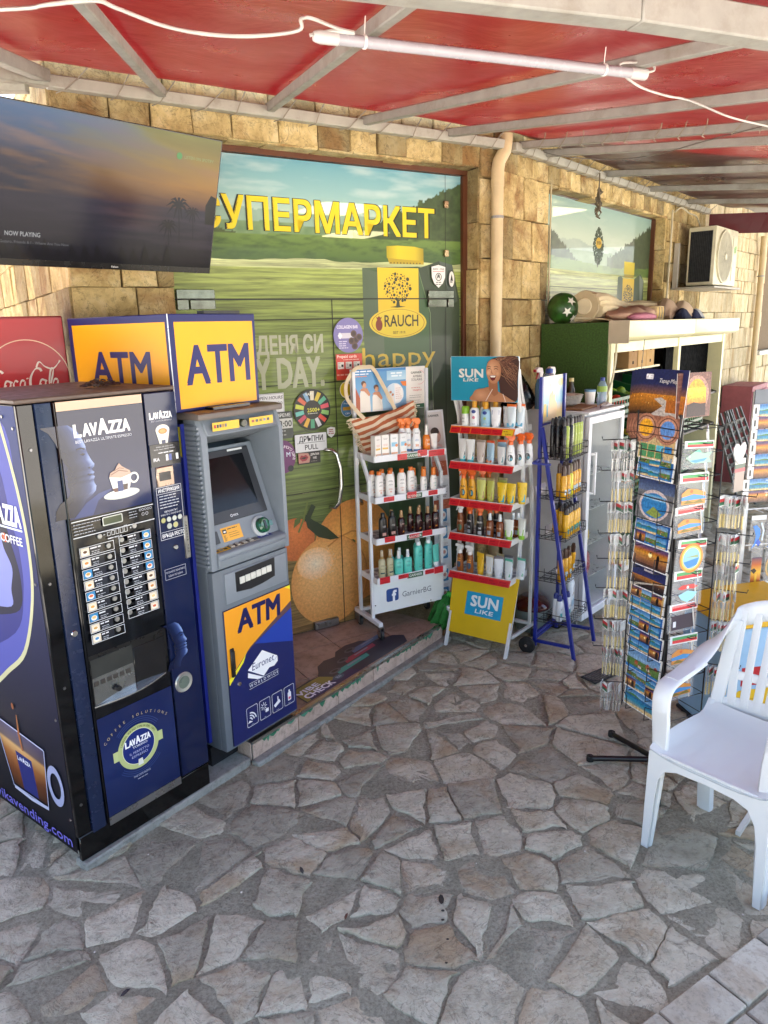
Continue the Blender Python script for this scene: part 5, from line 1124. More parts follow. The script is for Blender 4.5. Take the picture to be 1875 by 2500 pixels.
B().lathe([(.014, -.006), (.017, -.002), (.017, .01)], 18, .232, 0, 1, 1.533, axis='y').build('camera_eye', M('3a3d2c', .2), at)
def slope(x, z): return .062 + (z - 1.11)*.37
cav = B().add([(.036, .29, 1.43), (AW-.012, .29, 1.43), (AW-.012, .05, 1.0), (.036, .05, 1.0)], [(0,1,2,3)])
cav.build('cavity_back', GREYD, at)
S0, S1 = 1.118, 1.405
def sp(x, z, d=0): return (x, slope(0, z) - d*.94, z + d*.35)
def slab(b, x0, x1, z0, z1, d0, d1): 
    q = [sp(x0, z0, d0), sp(x1, z0, d0), sp(x1, z1, d0), sp(x0, z1, d0), sp(x0, z0, d1), sp(x1, z0, d1), sp(x1, z1, d1), sp(x0, z1, d1)]
    return b.add(q, [(3,2,1,0),(4,5,6,7),(0,1,5,4),(1,2,6,5),(2,3,7,6),(3,0,4,7)])
slab(B(), .040, AW-.016, 1.0, 1.42, -.06, 0).build('screen_backing', GREY, at)
bz = slab(B(), .046, .398, S0, S1, 0, .006).build('screen_bezel', M('34363a', .35, var=.05), at, bevel=.004)
slab(B(), .088, .356, S0+.045, S1-.028, .006, .0075).build('screen', M('0c0d11', .1, spec=.25), bz)
a = Art(); a.circ(.19, .5, .006, 'd9dbde'); 
a = Art(); a.ring(-.012, 0, .004, .0065, 'd9dbde', 14); a.text('NCR', .012, -.005, .009, 'd9dbde', bold=.05); a.build('screen_mark', PR, bz, sp(.20, S0+.02, .0066), (1, 0, 0), Vector((0, .37, 1)).normalized())
slab(B(), .275, .36, S1-.012, S1-.004, .006, .0085).build('screen_label', M('d9dcdc', .4), bz)
for x_ in (.085, .33): slab(B(), x_, x_+.07, 1.452, 1.462, .085, .09).build('task_light', emis('task_light', 'f2f4ec', 1.2), at)
# lower sloped strip: sticker, card reader, receipt slot
a = Art(); a.rect(-.055, -.03, .055, .03, 'e3a52a'); a.rect(-.047, .004, -.026, .022, '1c1c1c'); a.circ(-.036, .012, .007, 'e9e6da', .004); a.lines(-.018, .05, .018, 1, .01, .004, '3a2a10'); a.lines(-.018, .045, .002, 3, .009, .002, '6a4a18'); a.lines(-.047, -.028, -.006, 5, .005, .002, '5a3a12'); a.build('notice_sticker', PR, at, sp(.165, 1.072, .001), (1, 0, 0), Vector((0, .37, 1)).normalized())
GRN = M('0e5236', .15, var=.2, coat=.6)
crd = B().lathe([(.046, 0), (.046, .010), (.040, .016)], 24).build('reader_collar', M('b9bec1', .35), at, smooth=40); crd.location = sp(.325, 1.065, .0); crd.rotation_euler = (radians(70), 0, 0)
b = B().lathe([(.036, .012), (.034, .034), (.024, .042), (.014, .040)], 22); b.box(.020, .050, -.012, .012, .012, .034); g_ = b.build('card_reader', GRN, at, smooth=40); g_.location = sp(.325, 1.065, .0); g_.rotation_euler = (radians(70), 0, 0)
b = B().box(-.006, .006, -.020, .020, .036, .0425); q_ = b.build('card_slot', M('04110b', .3), g_)
rs = slab(B(), .045, .090, 1.045, 1.095, .001, .006).build('receipt_slot', M('3a3e42', .4), at, bevel=.003)
# keypad shelf
b = B().prism([(-.012, .992), (-.014, 1.012), (.0, 1.018), (.085, 1.036), (.10, 1.0), (.10, ZS)], 'x', .036, AW-.012); b.add([], []); b.build('keypad_shelf', GREY, at, bevel=.003)
B().prism([(-.012, .992), (.06, .985), (.06, ZS), (-.004, ZS+.002)], 'x', .036, AW-.012).build('shelf_lip', GREY, at, bevel=.004)
ky = Vector((0, .085, .018)).normalized()
def shelf(x, y, d=0): return (x, y, 1.018 + y*.2118 + d)
kp = B().add([shelf(.118, .006, .001), shelf(.285, .006, .001), shelf(.285, .066, .001), shelf(.118, .066, .001), shelf(.118, .006, .004), shelf(.285, .006, .004), shelf(.285, .066, .004), shelf(.118, .066, .004)], [(3,2,1,0),(4,5,6,7),(0,1,5,4),(1,2,6,5),(2,3,7,6),(3,0,4,7)]).build('keypad', M('77726f', .4, .6), at)
for i in range(4):
    for j in range(4): 
        x, y = .132 + i*.036, .013 + j*.014; B().box(x-.010, x+.010, y-.0045, y+.0045, shelf(0, y, .003)[2], shelf(0, y, .0075)[2]).build('key', M('b9b4ac', .3, .7), kp)
a = Art(); a.rect(-.04, -.034, .04, .034, 'dfb02c'); 
for r_ in range(3):
    for k in range(3): a.rect(-.033 + k*.022, .010 - r_*.018, -.016 + k*.022, .022 - r_*.018, ('3a2a1c', 'e9e2d0', '6a4a3a', '8a8a8a')[(r_*3+k) % 4])
a.build('keypad_sticker', PR, at, shelf(.078, .038, .0015), (1, 0, 0), ky)
a = Art(); a.rect(-.045, -.026, .045, .026, '1c2a78'); a.line([(-.03, .014), (-.02, .0), (-.01, -.014)], .005, 'e6e8f0'); a.frame(-.012, -.006, .014, .014, .003, 'e6e8f0'); a.ring(.022, -.008, .006, .010, 'e6e8f0', 14); a.build('contactless_sticker', PR, at, shelf(.325, .036, .0015), (1, 0, 0), ky)
B().lathe([(.014, 0), (.014, .003), (.008, .003)], 14, .392, .055, 1, shelf(0, .055, 0)[2]).build('audio_jack', M('3a3d40', .4), at)
# plinth feet
for x_, y_ in ((.05, .06), (.39, .06), (.05, .44), (.39, .44)): B().lathe([(.02, 0), (.02, .02)], 10, x_, y_, 1, Z0-.018 if x_ > .2 else Z0-.018).build('foot', BLACK, at)
B().box(-.015, AW-.05, .09, AD, .036, Z0).build('base_frame', M('0a0c14', .6), at)
# tablet left lying on the top
tb = tag(B().box(-.10, .10, -.035, .035, 0, .010).build('tablet', M('17181c', .2), loc=AT.w(.20, .06, ZT+.027), rz=AT.rz), 'flat black gadget lying on top of the cash machine', 'gadget')
# illuminated sign box standing behind on the roof
sg_ = fthing('sign_box', AT, -.045, .075, ZT+.027, 'orange and navy light box sign on top of the cash machine', 'sign')
SGN = printmat('sign_face', .3, spec=.3); SBW, SBD, SBH = .452, .665, .372
B().box(0, SBW, .0, SBD, 0, SBH).build('box', M('20266a', .35), sg_, bevel=.003)
def atm_art(w, frame):
    a = Art(.0002); a.rect(.003, .003, w-.003, SBH-.003, '1b1f5e'); a.rect(frame, .012, w-.018, SBH-.03, 'f5ab14'); a.text('ATM', w*.52, .105, .145 if w < .5 else .125, '1f1f62', w=w*(.76 if w < .5 else .60), bold=.04); return a
atm_art(SBW, .026).build('sign_face', SGN, sg_, (0, -.0008, 0)); atm_art(SBD, .03).build('sign_face', SGN, sg_, (-.0008, SBD, 0), (0, -1, 0), (0, 0, 1))
B().box(-.003, .0, -.003, .0, 0, SBH).build('corner_trim', M('b9bcc4', .3, .9), sg_); B().box(.17, .36, -.01, .03, SBH, SBH+.012).build('handle', BLACK, sg_)
# ------------------------------------------------------------------ red drinks cooler behind
CF = Fr((-1.42 - .567*DW.x.x, 3.30 - .567*DW.x.y), 58.3)
cl = fthing('drinks_cooler', CF, 0, 0, 0, 'red drinks cooler with white script header behind the coffee machine', 'cooler')
B().box(0, .62, .0, .45, .05, 1.985).build('cabinet', M('8a0f18', .35), cl, bevel=.005); 
for x_ in (.06, .56): B().box(x_-.03, x_+.03, .03, .42, 0, .05).build('foot', BLACK, cl)
gl_ = B().box(.03, .59, -.02, .0, .12, 1.52).build('glass_door', GLASS, cl); B().box(.015, .05, -.03, -.0, .1, 1.54).build('door_frame', BLACK, gl_)
a = Art(.00015); a.grad(.004, 1.56, .616, 1.975, ['c01a22', 'b81820', 'b01820']); a.ring(.457, 1.722, .164, .168, 'e9c9a8', 56)
def script(a, x, y, s_, col):
    "flowing script word, drawn as brush strokes"
    def st(pts, w): 
        out = []; 
        for i in range(len(pts)-1):
            p0, p1, p2, p3 = [pts[max(0, min(len(pts)-1, i+k))] for k in (-1, 0, 1, 2)]
            for k in range(5):
                t_ = k/5; out.append(tuple(x + s_*0 + s_*.5*((2*p1[j]) + (p2[j]-p0[j])*t_ + (2*p0[j]-5*p1[j]+4*p2[j]-p3[j])*t_*t_ + (3*p1[j]-p0[j]-3*p2[j]+p3[j])*t_**3) + (y - x if j else 0) for j in (0, 1)))
        out.append((x + s_*pts[-1][0], y + s_*pts[-1][1])); n = len(out)
        a.line(out, [s_*w*(.35 + .65*abs(sin(pi*(k/n*2.2 + .35)))) for k in range(n)], col)
    st([(.40, .62), (.33, .70), (.20, .66), (.06, .40), (.05, .12), (.18, .02), (.36, .10), (.44, .22)], .085)
    st([(.55, .34), (.47, .34), (.40, .18), (.45, .04), (.54, .08), (.60, .24), (.55, .34), (.66, .28)], .07)
    st([(.84, .30), (.77, .35), (.69, .22), (.72, .05), (.82, .05), (.90, .14)], .07)
    st([(1.06, .32), (.98, .35), (.90, .20), (.94, .05), (1.02, .08), (1.08, .30), (1.07, .06), (1.15, .04)], .07)
    st([(1.13, .40), (1.20, .42)], .05)
    st([(1.66, .64), (1.60, .74), (1.45, .72), (1.28, .45), (1.24, .16), (1.34, .02), (1.50, .08), (1.58, .22)], .085)
    st([(1.50, .78), (1.62, .98), (1.80, .80), (2.05, .72), (2.25, .90), (2.32, 1.0)], .06)
    st([(1.70, .34), (1.62, .34), (1.55, .18), (1.60, .04), (1.69, .08), (1.75, .24), (1.70, .34), (1.80, .28)], .07)
    st([(1.92, .20), (2.02, .52), (2.06, .72), (1.98, .70), (1.88, .30), (1.88, .08), (1.96, .04)], .065)
    st([(2.16, .32), (2.08, .35), (2.00, .20), (2.04, .05), (2.12, .08), (2.18, .30), (2.17, .06), (2.26, .06)], .07)
script(a, .310, 1.677, .12, 'eee0d2')
a.build('header_print', PRG, cl, (0, -.001, 0))
# ------------------------------------------------------------------ goods: prototypes by kind, copied along the shelves
def wrap(a, name, mat, parent, r, sy, z0):
    "bend a flat print round the front of a round or oval body"
    me = a.mesh(name, mat); k = 0
    for v_ in me.vertices:
        x, y, d = v_.co.x, v_.co.z, -v_.co.y; an = x/r; v_.co = ((r + d + .0005)*sin(an), -(r*sy + d + .0005)*cos(an), z0 + y)
    o = bpy.data.objects.new(name, me); return link(o, parent)
def ell(rx, ry, z, n=14, cx=0): return [(cx + rx*cos(2*pi*k/n), ry*sin(2*pi*k/n), z) for k in range(n)]
PROTO = {}
def put(kind, fr, x, y, z, label, group, drz=0.0):
    loc = fr.w(x + RNG.uniform(-.004, .004), y + RNG.uniform(-.006, .006), z); rz = fr.rz + drz + RNG.uniform(-.3, .3)
    cat = {'t': 'tube', 'c': 'carton'}.get(kind[0], 'bottle')
    if kind not in PROTO:
        r = thing('sunscreen_' + cat if cat != 'carton' else 'cosmetics_carton', loc, rz, label, cat, group); r.scale = (1.12, 1.12, 1.12); MAKE[kind](r); PROTO[kind] = r; return r
    return dup(PROTO[kind], loc, rz, label, group)
PLA = lambda c_, r_=.32: M(c_, r_, var=.03)
def lotion(body, cap, r=.024, h=.10, sy=.62, caph=.022, capr=.0135, art=None, sh=.018):
    def f(root):
        B().loft([ell(r*.9, r*sy*.9, 0), ell(r, r*sy, .004), ell(r*1.02, r*sy, h*.5), ell(r*.98, r*sy, h-sh), ell(r*.8, r*sy*.9, h-sh*.35), ell(capr*.95, capr*.95, h)]).build('body', PLA(body), root, smooth=50)
        B().loft([ell(capr, capr, h-.001), ell(capr, capr, h+caph*.85), ell(capr*.85, capr*.85, h+caph)]).build('cap', PLA(cap), root, smooth=50)
        if art: wrap(art(), 'label_print', PR, root, r*1.02, sy, 0)
    return f
def spray(body, head, r=.024, h=.125, sy=.62, art=None):
    def f(root):
        B().loft([ell(r*.9, r*sy*.9, 0), ell(r, r*sy, .004), ell(r, r*sy, h*.5), ell(r*.82, r*sy, h*.72), ell(r*.9, r*sy, h*.82), ell(.011, .011, h)]).build('body', PLA(body), root, smooth=50)
        hd = B().loft([ell(.0125, .0125, h-.002), ell(.0125, .0125, h+.016), ell(.010, .010, h+.018)]).prism([(-.026, h+.034), (-.026, h+.047), (-.016, h+.052), (.014, h+.050), (.022, h+.036), (.016, h+.018), (-.008, h+.018), (-.010, h+.034)], 'y', -.009, .009).build('spray_head', PLA(head), root, bevel=.002)
        B().prism([(-.014, h+.034), (-.022, h+.010), (-.019, h+.009), (-.009, h+.030)], 'y', -.005, .005).build('trigger', PLA(head), hd)
        if art: wrap(art(), 'label_print', PR, root, r, sy, 0)
    return f
def mist(body, cap, neck='b08a5a', r=.018, h=.10, sy=.8, art=None, caph=.035):
    def f(root):
        B().loft([ell(r*.92, r*sy*.92, 0), ell(r, r*sy, .003), ell(r, r*sy, h-.014), ell(r*.75, r*.75*sy, h-.004), ell(.008, .008, h)]).build('body', PLA(body, .2), root, smooth=50)
        B().loft([ell(.0095, .0095, h-.001), ell(.0095, .0095, h+.012), ell(.006, .006, h+.014), ell(.006, .006, h+.024)]).build('pump', PLA(neck, .3), root, smooth=50)
        B().loft([ell(.0085, .0085, h+.012), ell(.0075, .0075, h+caph)]).build('cap', PLA(cap, .2), root, smooth=50)
        if art: wrap(art(), 'label_print', PR, root, r, sy, 0)
    return f
def tube(body, cap, w=.024, h=.115, capl=.018, top=None, art=None, th=.014):
    def f(root):
        rings = [ell(w*.78, th, capl), ell(w*.86, th, capl+.01), ell(w*.93, th*.75, h*.55), ell(w*.99, th*.32, h*.85), ell(w*1.02, .0022, h-.008), ell(w*1.02, .0016, h)]
        B().loft(rings).build('body', PLA(body), root, smooth=60)
        B().loft([ell(w*.66, th*.92, 0), ell(w*.70, th*.96, .003), ell(w*.70, th*.96, capl)]).build('cap', PLA(cap), root, smooth=50)
        if top: B().loft([ell(w*1.03, .0031, h-.018), ell(w*1.035, .0026, h+.0005)]).build('crimp', PLA(top), root)
        if art: art().build('label_print', PR, root, (0, -th-.0012, 0), (1, 0, 0), Vector((0, th/(h*1.02), 1)))
    return f
def carton(col, art):
    def f(root):
        B().box(-.021, .021, -.016, .016, 0, .108).build('box', PLA(col, .5), root, bevel=.001); art().build('label_print', PR, root, (0, -.0164, 0))
    return f
def A_txt(rows, blocks=()):
    def f():
        a = Art(.00006)
        for b_ in blocks:
            if b_[0] == 'c': a.circ(b_[1], b_[2], b_[3], b_[4], b_[5] if len(b_) > 5 else None, 14)
            else:
                n = 5
                for k in range(n): kk = a.k; a.rect(b_[1] + (b_[3]-b_[1])*k/n, b_[2], b_[1] + (b_[3]-b_[1])*(k+1)/n, b_[4], b_[5]); a.k = kk
                a.k += 1
        for s_, y, h, c_ in rows:
            if s_ == '-': a.lines(-.012, .012, y, int(h), .004, .0016, c_, random.Random(int(y*1e4)), 'c')
            else: a.text(s_, 0, y, h, c_, bold=.05)
        return a
    return f
sunlab = lambda txtc, num, numc, blob: A_txt([('SUN', .082, .0095, txtc), ('LIKE', .0755, .0035, txtc), ('-', .068, 1, '8a8078'), (num, .045, .010, 'f4f4f2')], [('c', .003, .049, .0145, numc, .017), ('r', .004, .02, .018, .036, blob)])
grnlab = lambda c_, num: A_txt([('-', .082, 2, '3a3f3a'), ('-', .064, 2, '7a7a78'), ('-', .040, 2, c_), (num, .022, .008, c_)])
MAKE = {
 'c1': carton('e9e6e0', A_txt([('-', .088, 2, '9a8f8c'), ('-', .06, 3, 'd8a090')], [('r', -.016, .035, .014, .044, 'e0b54a'), ('r', -.018, .006, .018, .016, 'c9a48e')])),
 'c2': carton('e6e8e8', A_txt([('-', .088, 2, '8a8f94')], [('r', -.016, .045, .016, .066, '8ec3de'), ('c', .012, .05, .008, 'e08a4a'), ('r', -.018, .006, .018, .016, 'd8a080')])),
 'sW': spray('e9ebec', 'e5792a', art=A_txt([('-', .10, 2, '2f3a44'), ('-', .066, 3, '6f8fb8'), ('50', .03, .012, 'e08a4a')], [('r', -.02, .006, .02, .016, '3f7ab0')])),
 'mO': mist('dd7a22', 'e6e6e2', 'e6e6e2', r=.021, h=.085, caph=.05, art=A_txt([('-', .06, 3, 'f0dcc0'), ('30', .03, .010, 'f3e6d0')])),
 'tW': tube('e6e2de', 'dcdad6', w=.02, h=.085, art=A_txt([('-', .06, 3, 'a08a84')])),
 'lW': lotion('e8e6e2', 'dd7326', h=.118, caph=.018, capr=.0125, art=grnlab('d98a6a', '30')),
 'lK': lotion('e8e6e2', 'e27a1e', r=.021, h=.082, caph=.040, capr=.0125, art=grnlab('7fb0a8', '50')),
 'lB': lotion('14100f', '14100f', r=.024, h=.115, caph=.022, capr=.011, art=A_txt([('-', .07, 3, 'c9c4be')], [('r', -.012, .018, .012, .034, 'b58a80')])),
 'mR': mist('2e1013', 'b08a5c', 'a8845a', r=.020, h=.10, art=A_txt([('-', .066, 2, 'c9a9a0'), ('30', .02, .008, 'd8923a')])),
 'mG': mist('b9b490', 'c9b79a', 'a88a54', r=.019, h=.105, caph=.045, art=A_txt([('-', .07, 2, '4a4838'), ('-', .05, 1, '4a4838')], [('r', -.012, .024, .012, .032, '2c4a4a')])),
 'mA': mist('5cc8b8', 'e9ecec', 'e6e8e8', r=.024, h=.092, sy=.6, caph=.040, art=A_txt([('-', .07, 2, '2f6a66'), ('-', .05, 3, '3f807a')])),
 'lA': lotion('58c6b6', 'e9ecec', r=.027, h=.145, caph=.020, capr=.012, art=A_txt([('-', .115, 3, '2f6a66'), ('-', .09, 2, '3f807a'), ('-', .03, 2, '245a58')])),
 'tA': tube('5ac4b4', 'eceeee', w=.024, h=.125, capl=.03, art=A_txt([('-', .10, 3, '2f6a66')])),
 'lG': lotion('e4e6e4', '86bc2c', r=.021, h=.068, caph=.036, capr=.020, sy=.95, art=A_txt([('-', .045, 2, '5a5c5a'), ('-', .028, 2, '8a8c8a')])),
 'lN': lotion('e4e8ec', 'd99a1c', r=.026, h=.100, caph=.034, capr=.013, art=A_txt([('-', .018, 2, '8a8a9a')], [('c', 0, .08, .012, '243a86', .009), ('c', 0, .05, .008, 'd07a90')])),
 'lC': lotion('8fb9d0', 'd99a1c', r=.026, h=.096, caph=.034, capr=.013, art=A_txt([('-', .02, 2, 'd9d0b0')], [('c', 0, .076, .012, '243a86', .009), ('c', 0, .048, .007, '9ac06a')])),
 'tN': tube('e6e8ea', 'e6e8ea', w=.027, h=.105, art=A_txt([('-', .05, 1, '9a9ab0')], [('r', -.019, .068, .019, .090, '3a3a86'), ('c', 0, .042, .008, 'dca0a0')])),
 'tO': tube('d6e2e8', 'e6e8ea', w=.025, h=.122, top='dd6a26', art=A_txt([('SUN', .088, .011, '2f7f9a'), ('-', .075, 2, 'd0603a'), ('50', .05, .013, '2f7f9a')], [('r', -.02, .012, .02, .03, '6ab0d0')])),
 'tT': tube('d9dbd8', '3fb0c0', w=.024, h=.122, art=sunlab('23282c', '50', '2a4a54', '49b4c4')),
 'tB': tube('b9aea6', 'c9c4be', w=.025, h=.122, top='8d7d70', art=sunlab('2c2a2a', '50', '8a6a58', 'cfc8c2')),
 'tK': tube('9fc0d4', 'd9dde0', w=.026, h=.122, top='d8592a', art=A_txt([('50', .097, .009, 'f0e6e0')], [('r', -.018, .012, .018, .024, 'dd7a3a'), ('c', 0, .06, .010, 'e0874a'), ('c', .002, .042, .012, 'e6eaec')])),
 'tS': tube('dcdedd', 'd4d8d8', w=.024, h=.095, art=A_txt([('SUN', .066, .010, '2c3034'), ('-', .055, 2, 'b08080')], [('r', .0, .018, .018, .046, '5a8f9a')])),
 'sT': spray('e2e4e4', 'e5692a', r=.022, h=.11, art=A_txt([('-', .07, 1, '3f5a54')], [('c', 0, .044, .014, '2f3a40', .017), ('c', .004, .038, .007, '4aa0b4')])),
 'sY': spray('e2a21c', 'e5692a', r=.022, h=.115, art=A_txt([('SUN', .068, .009, '5a3a1a')], [('c', 0, .04, .013, '2a3a44', .018), ('r', .0, .03, .008, .05, '5aa8c0')])),
 'tY': tube('b9bb5c', 'a9ab4c', w=.025, h=.125, top='9a8d62', art=sunlab('3a3220', '50', 'a8865a', 'b08a62')),
 'tJ': tube('e3bf26', 'd8b420', w=.026, h=.110, art=A_txt([('SUN', .075, .012, '3a2a1a'), ('LIKE', .068, .004, '3a2a1a')], [('r', .0, .012, .019, .05, '4ab0c8'), ('c', -.002, .036, .012, '2f6a84')])),
 'sB': spray('7a3d12', 'e9e9e6', r=.021, h=.115, art=A_txt([('SUN', .066, .009, 'd9c0a0')], [('c', 0, .035, .012, '2f6a54', .016)])),
 'sD': spray('1d1516', 'e5692a', r=.021, h=.115, art=A_txt([('SUN', .072, .010, 'cfcac4'), ('50', .04, .010, 'cfd0d2')], [('r', -.010, .012, .010, .03, '9aa0a8')])),
 'mB': mist('7a3f1a', 'e6ecec', 'd9e0e0', r=.021, h=.095, art=A_txt([('-', .06, 2, 'd9b48a')], [('r', -.009, .018, .009, .04, '8a94a0')])),
 'tG': tube('dfe4da', '8cc43a', w=.023, h=.110, capl=.022, art=A_txt([('SUN', .08, .008, '5a6a3a')], [('r', -.018, .024, .018, .055, '8fc440'), ('c', 0, .045, .009, 'e6e4d0')])),
 'sA': spray('92501c', 'e9e6e0', r=.021, h=.105, art=A_txt([('SUN', .072, .009, 'e0a24a')], [('c', 0, .045, .011, '2f5a74', .018), ('r', -.012, .06, .012, .068, 'd98a3a')])),
 'tP': tube('e0b228', 'd8a81e', w=.024, h=.120, art=A_txt([('SUN', .088, .012, '3a2a14'), ('-', .075, 1, 'd0603a')], [('r', -.010, .022, .010, .048, 'ead9b0')])),
 'tQ': tube('d8dcda', 'd9d0b4', w=.026, h=.118, top='cdbb8e', art=A_txt([('SUN', .085, .009, '5a94a4')], [('r', -.016, .03, .016, .06, 'cfa95c')])),
 'tX': tube('cfd5da', 'd9dee2', w=.025, h=.118, top='6a6468', art=sunlab('22303c', '', 'b9c2ca', 'a9b4be')),
 'tZ': tube('d3dde0', 'd9e0e0', w=.024, h=.112, top='58b498', art=sunlab('22303c', '', 'c3d0cc', '7fb59a')),
}
ordn = ['first', 'second', 'third', 'fourth', 'fifth', 'sixth', 'seventh', 'eighth', 'ninth', 'tenth', 'eleventh', 'twelfth', 'thirteenth']
DESC = {'c1': 'white and peach cosmetics carton', 'c2': 'white and blue cosmetics carton', 'sW': 'white spray bottle with orange trigger', 'mO': 'orange bottle with tall white cap', 'tW': 'plain white cream tube', 'lW': 'white lotion bottle with short orange cap', 'lK': 'short white bottle with tall orange cap', 'lB': 'black lotion bottle', 'mR': 'dark red mist bottle with gold pump', 'mG': 'pale olive pump bottle', 'mA': 'small aqua mist bottle with white cap', 'lA': 'large aqua lotion bottle', 'tA': 'aqua cream tube on white cap', 'lG': 'white bottle with wide green cap', 'lN': 'white lotion bottle with gold cap', 'lC': 'light blue lotion bottle with gold cap', 'tN': 'white tube with violet patch', 'tO': 'white tube with orange crimp', 'tT': 'white and teal sunscreen tube', 'tB': 'beige grey sunscreen tube', 'tK': 'blue children sunscreen tube with orange crimp', 'tS': 'short white sunscreen tube', 'sT': 'slim white spray with orange trigger', 'sY': 'yellow spray bottle with orange trigger', 'tY': 'olive yellow sunscreen tube', 'tJ': 'bright yellow and blue sunscreen tube', 'sB': 'brown oil spray with white trigger', 'sD': 'black oil spray with orange trigger', 'mB': 'amber mist bottle with white pump', 'tG': 'white tube with green base', 'sA': 'amber oil spray with cream trigger', 'tP': 'yellow sunscreen tube', 'tQ': 'white and gold sunscreen tube', 'tX': 'silver grey sunscreen tube', 'tZ': 'white tube with green crimp'}
def fill(fr, rows, zs, xf, y0, names, stand, group):
    for z, items, nm in zip(zs, rows, names):
        cnt = {}; tot = {}
        for k, px_, back in items: tot[(k, back)] = tot.get((k, back), 0) + 1
        for k, px_, back in items:
            q = (k, back); cnt[q] = cnt.get(q, 0) + 1
            lab = DESC[k] + ((', %s from left' % ordn[cnt[q]-1]) if tot[q] > 1 else '') + (', back row' if back else '') + ', %s shelf, %s' % (nm, stand)
            put(k, fr, xf(px_), y0 + .048*back, z, lab, group)
def tray(parent, x0, x1, y0, y1, z, lip, mat, tags, name='shelf', holes=True):
    s_ = B().box(x0, x1, y0, y1, z-.006, z).build(name, mat, parent)
    B().box(x0, x1, y0-.003, y0, z-.028, z+.010).build('shelf_lip', mat, s_, bevel=.001); [B().box(q, q+.003, y0, y1, z-.028, z+.008).build('shelf_side', mat, s_) for q in (x0-.003, x1)]
    a = Art()
    if holes:
        n = int((x1-x0)/.055)
        for i in range(n):
            for j in range(3): kk = a.k; a.rrect(x0+.01+i*.055, y0+.03+j*.055, x0+.05+i*.055, y0+.068+j*.055, .008, 'a9adb4'); a.k = kk
        a.build('tray_cells', PRM, s_, (0, 0, z+.0006), (1, 0, 0), (0, 1, 0))
    return s_
def red_tag(parent, x0, x1, z0, z1, y, edge, tilt=0):
    a = Art(.0002); a.rrect(x0-.002, z0-.002, x1+.002, z1+.002, .003, edge); a.rrect(x0, z0, x1, z1, .003, 'c41e2a'); a.lines(x0+.004, x0+(x1-x0)*.6, z1-.009, 1, .01, .0035, '7a1418'); a.lines(x0+(x1-x0)*.3, x1-.004, z0+.005, 1, .01, .003, '8a1a1e'); a.build('price_tag', PR, parent, (0, y, 0))
# ------------------------------------------------------------------ white wheeled stand
WM = M('dfe2e6', .38, var=.03)
ga = fthing('cosmetics_stand', GA, 0, 0, 0, 'white wheeled display stand with four shelves before the glass door', 'display stand')
GW = .488
for x_ in (.0, GW):
    B().bar((x_, .0, .22), (x_, .0, 1.06), .018, .018).bar((x_, .0, 1.05), (x_, .095, 1.20), .018, .018).build('front_post', WM, ga)
    B().bar((x_, .155, .22), (x_, .155, 1.66), .018, .018).build('rear_post', WM, ga)
    B().box(x_-.014, x_+.014, -.10, .22, .195, .222).build('foot_bar', WM, ga, bevel=.003)
    for y_ in (-.075, .195):
        w_ = B().lathe([(.026, -.010), (.030, -.007), (.030, .007), (.026, .010)], 16, x_+.012, y_, 1, ST+.031, axis='x').build('caster', M('2a2c2e', .5), ga, smooth=40)
        B().box(x_-.002, x_+.001, y_-.014, y_+.016, ST+.02, .197).box(x_+.023, x_+.026, y_-.014, y_+.016, ST+.02, .197).box(x_-.002, x_+.026, y_-.014, y_+.016, .185, .197).build('caster_fork', STEEL, w_)
B().box(0, GW, .145, .165, .215, .235).build('cross_bar', WM, ga)
pn = B().box(.004, GW-.004, -.012, -.006, .245, .465).build('base_panel', M('e2e6e6', .35, var=.03), ga)
a = Art(.0002); a.rrect(.088, .305, .172, .385, .012, '2b4c8c'); a.text('f', .142, .308, .062, 'f0f2f6', bold=.07); a.text('GarnierBG', .30, .318, .034, '6a6f76', w=.205); a.build('panel_print', PR, pn, (0, -.0125, 0))
for x_ in (.012, .40): B().lathe([(.004, -.015), (.004, -.011)], 8, x_, 0, 1, .30 if x_ < .1 else .256, axis='y').build('screw', SCREW, pn)
zsG = [1.195, .957, .713, .474]; tags = [[(.155, .215), (.290, .350), (.365, .470)], [(.06, .125), (.215, .275), (.36, .42)], [(.06, .125), (.225, .29), (.315, .38)], [(.02, .085), (.145, .21), (.33, .39), (.395, .455)]]
for z, tg in zip(zsG, tags):
    s_ = tray(ga, .006, GW-.006, -.062, .150, z, 0, WM, None)
    a = Art(.0002); a.rect(.205, z-.026, .315, z+.004, '3d5f45'); a.text('GARNIER', .262, z-.018, .015, 'e0e6dc', w=.09, bold=.02); a.build('brand_strip', PR, s_, (0, -.0655, 0))
    for x0_, x1_ in tg: red_tag(s_, x0_, x1_, z-.024 + RNG.uniform(-.006, .008), z+.006 + RNG.uniform(-.004, .008), -.0662, 'd84a50')
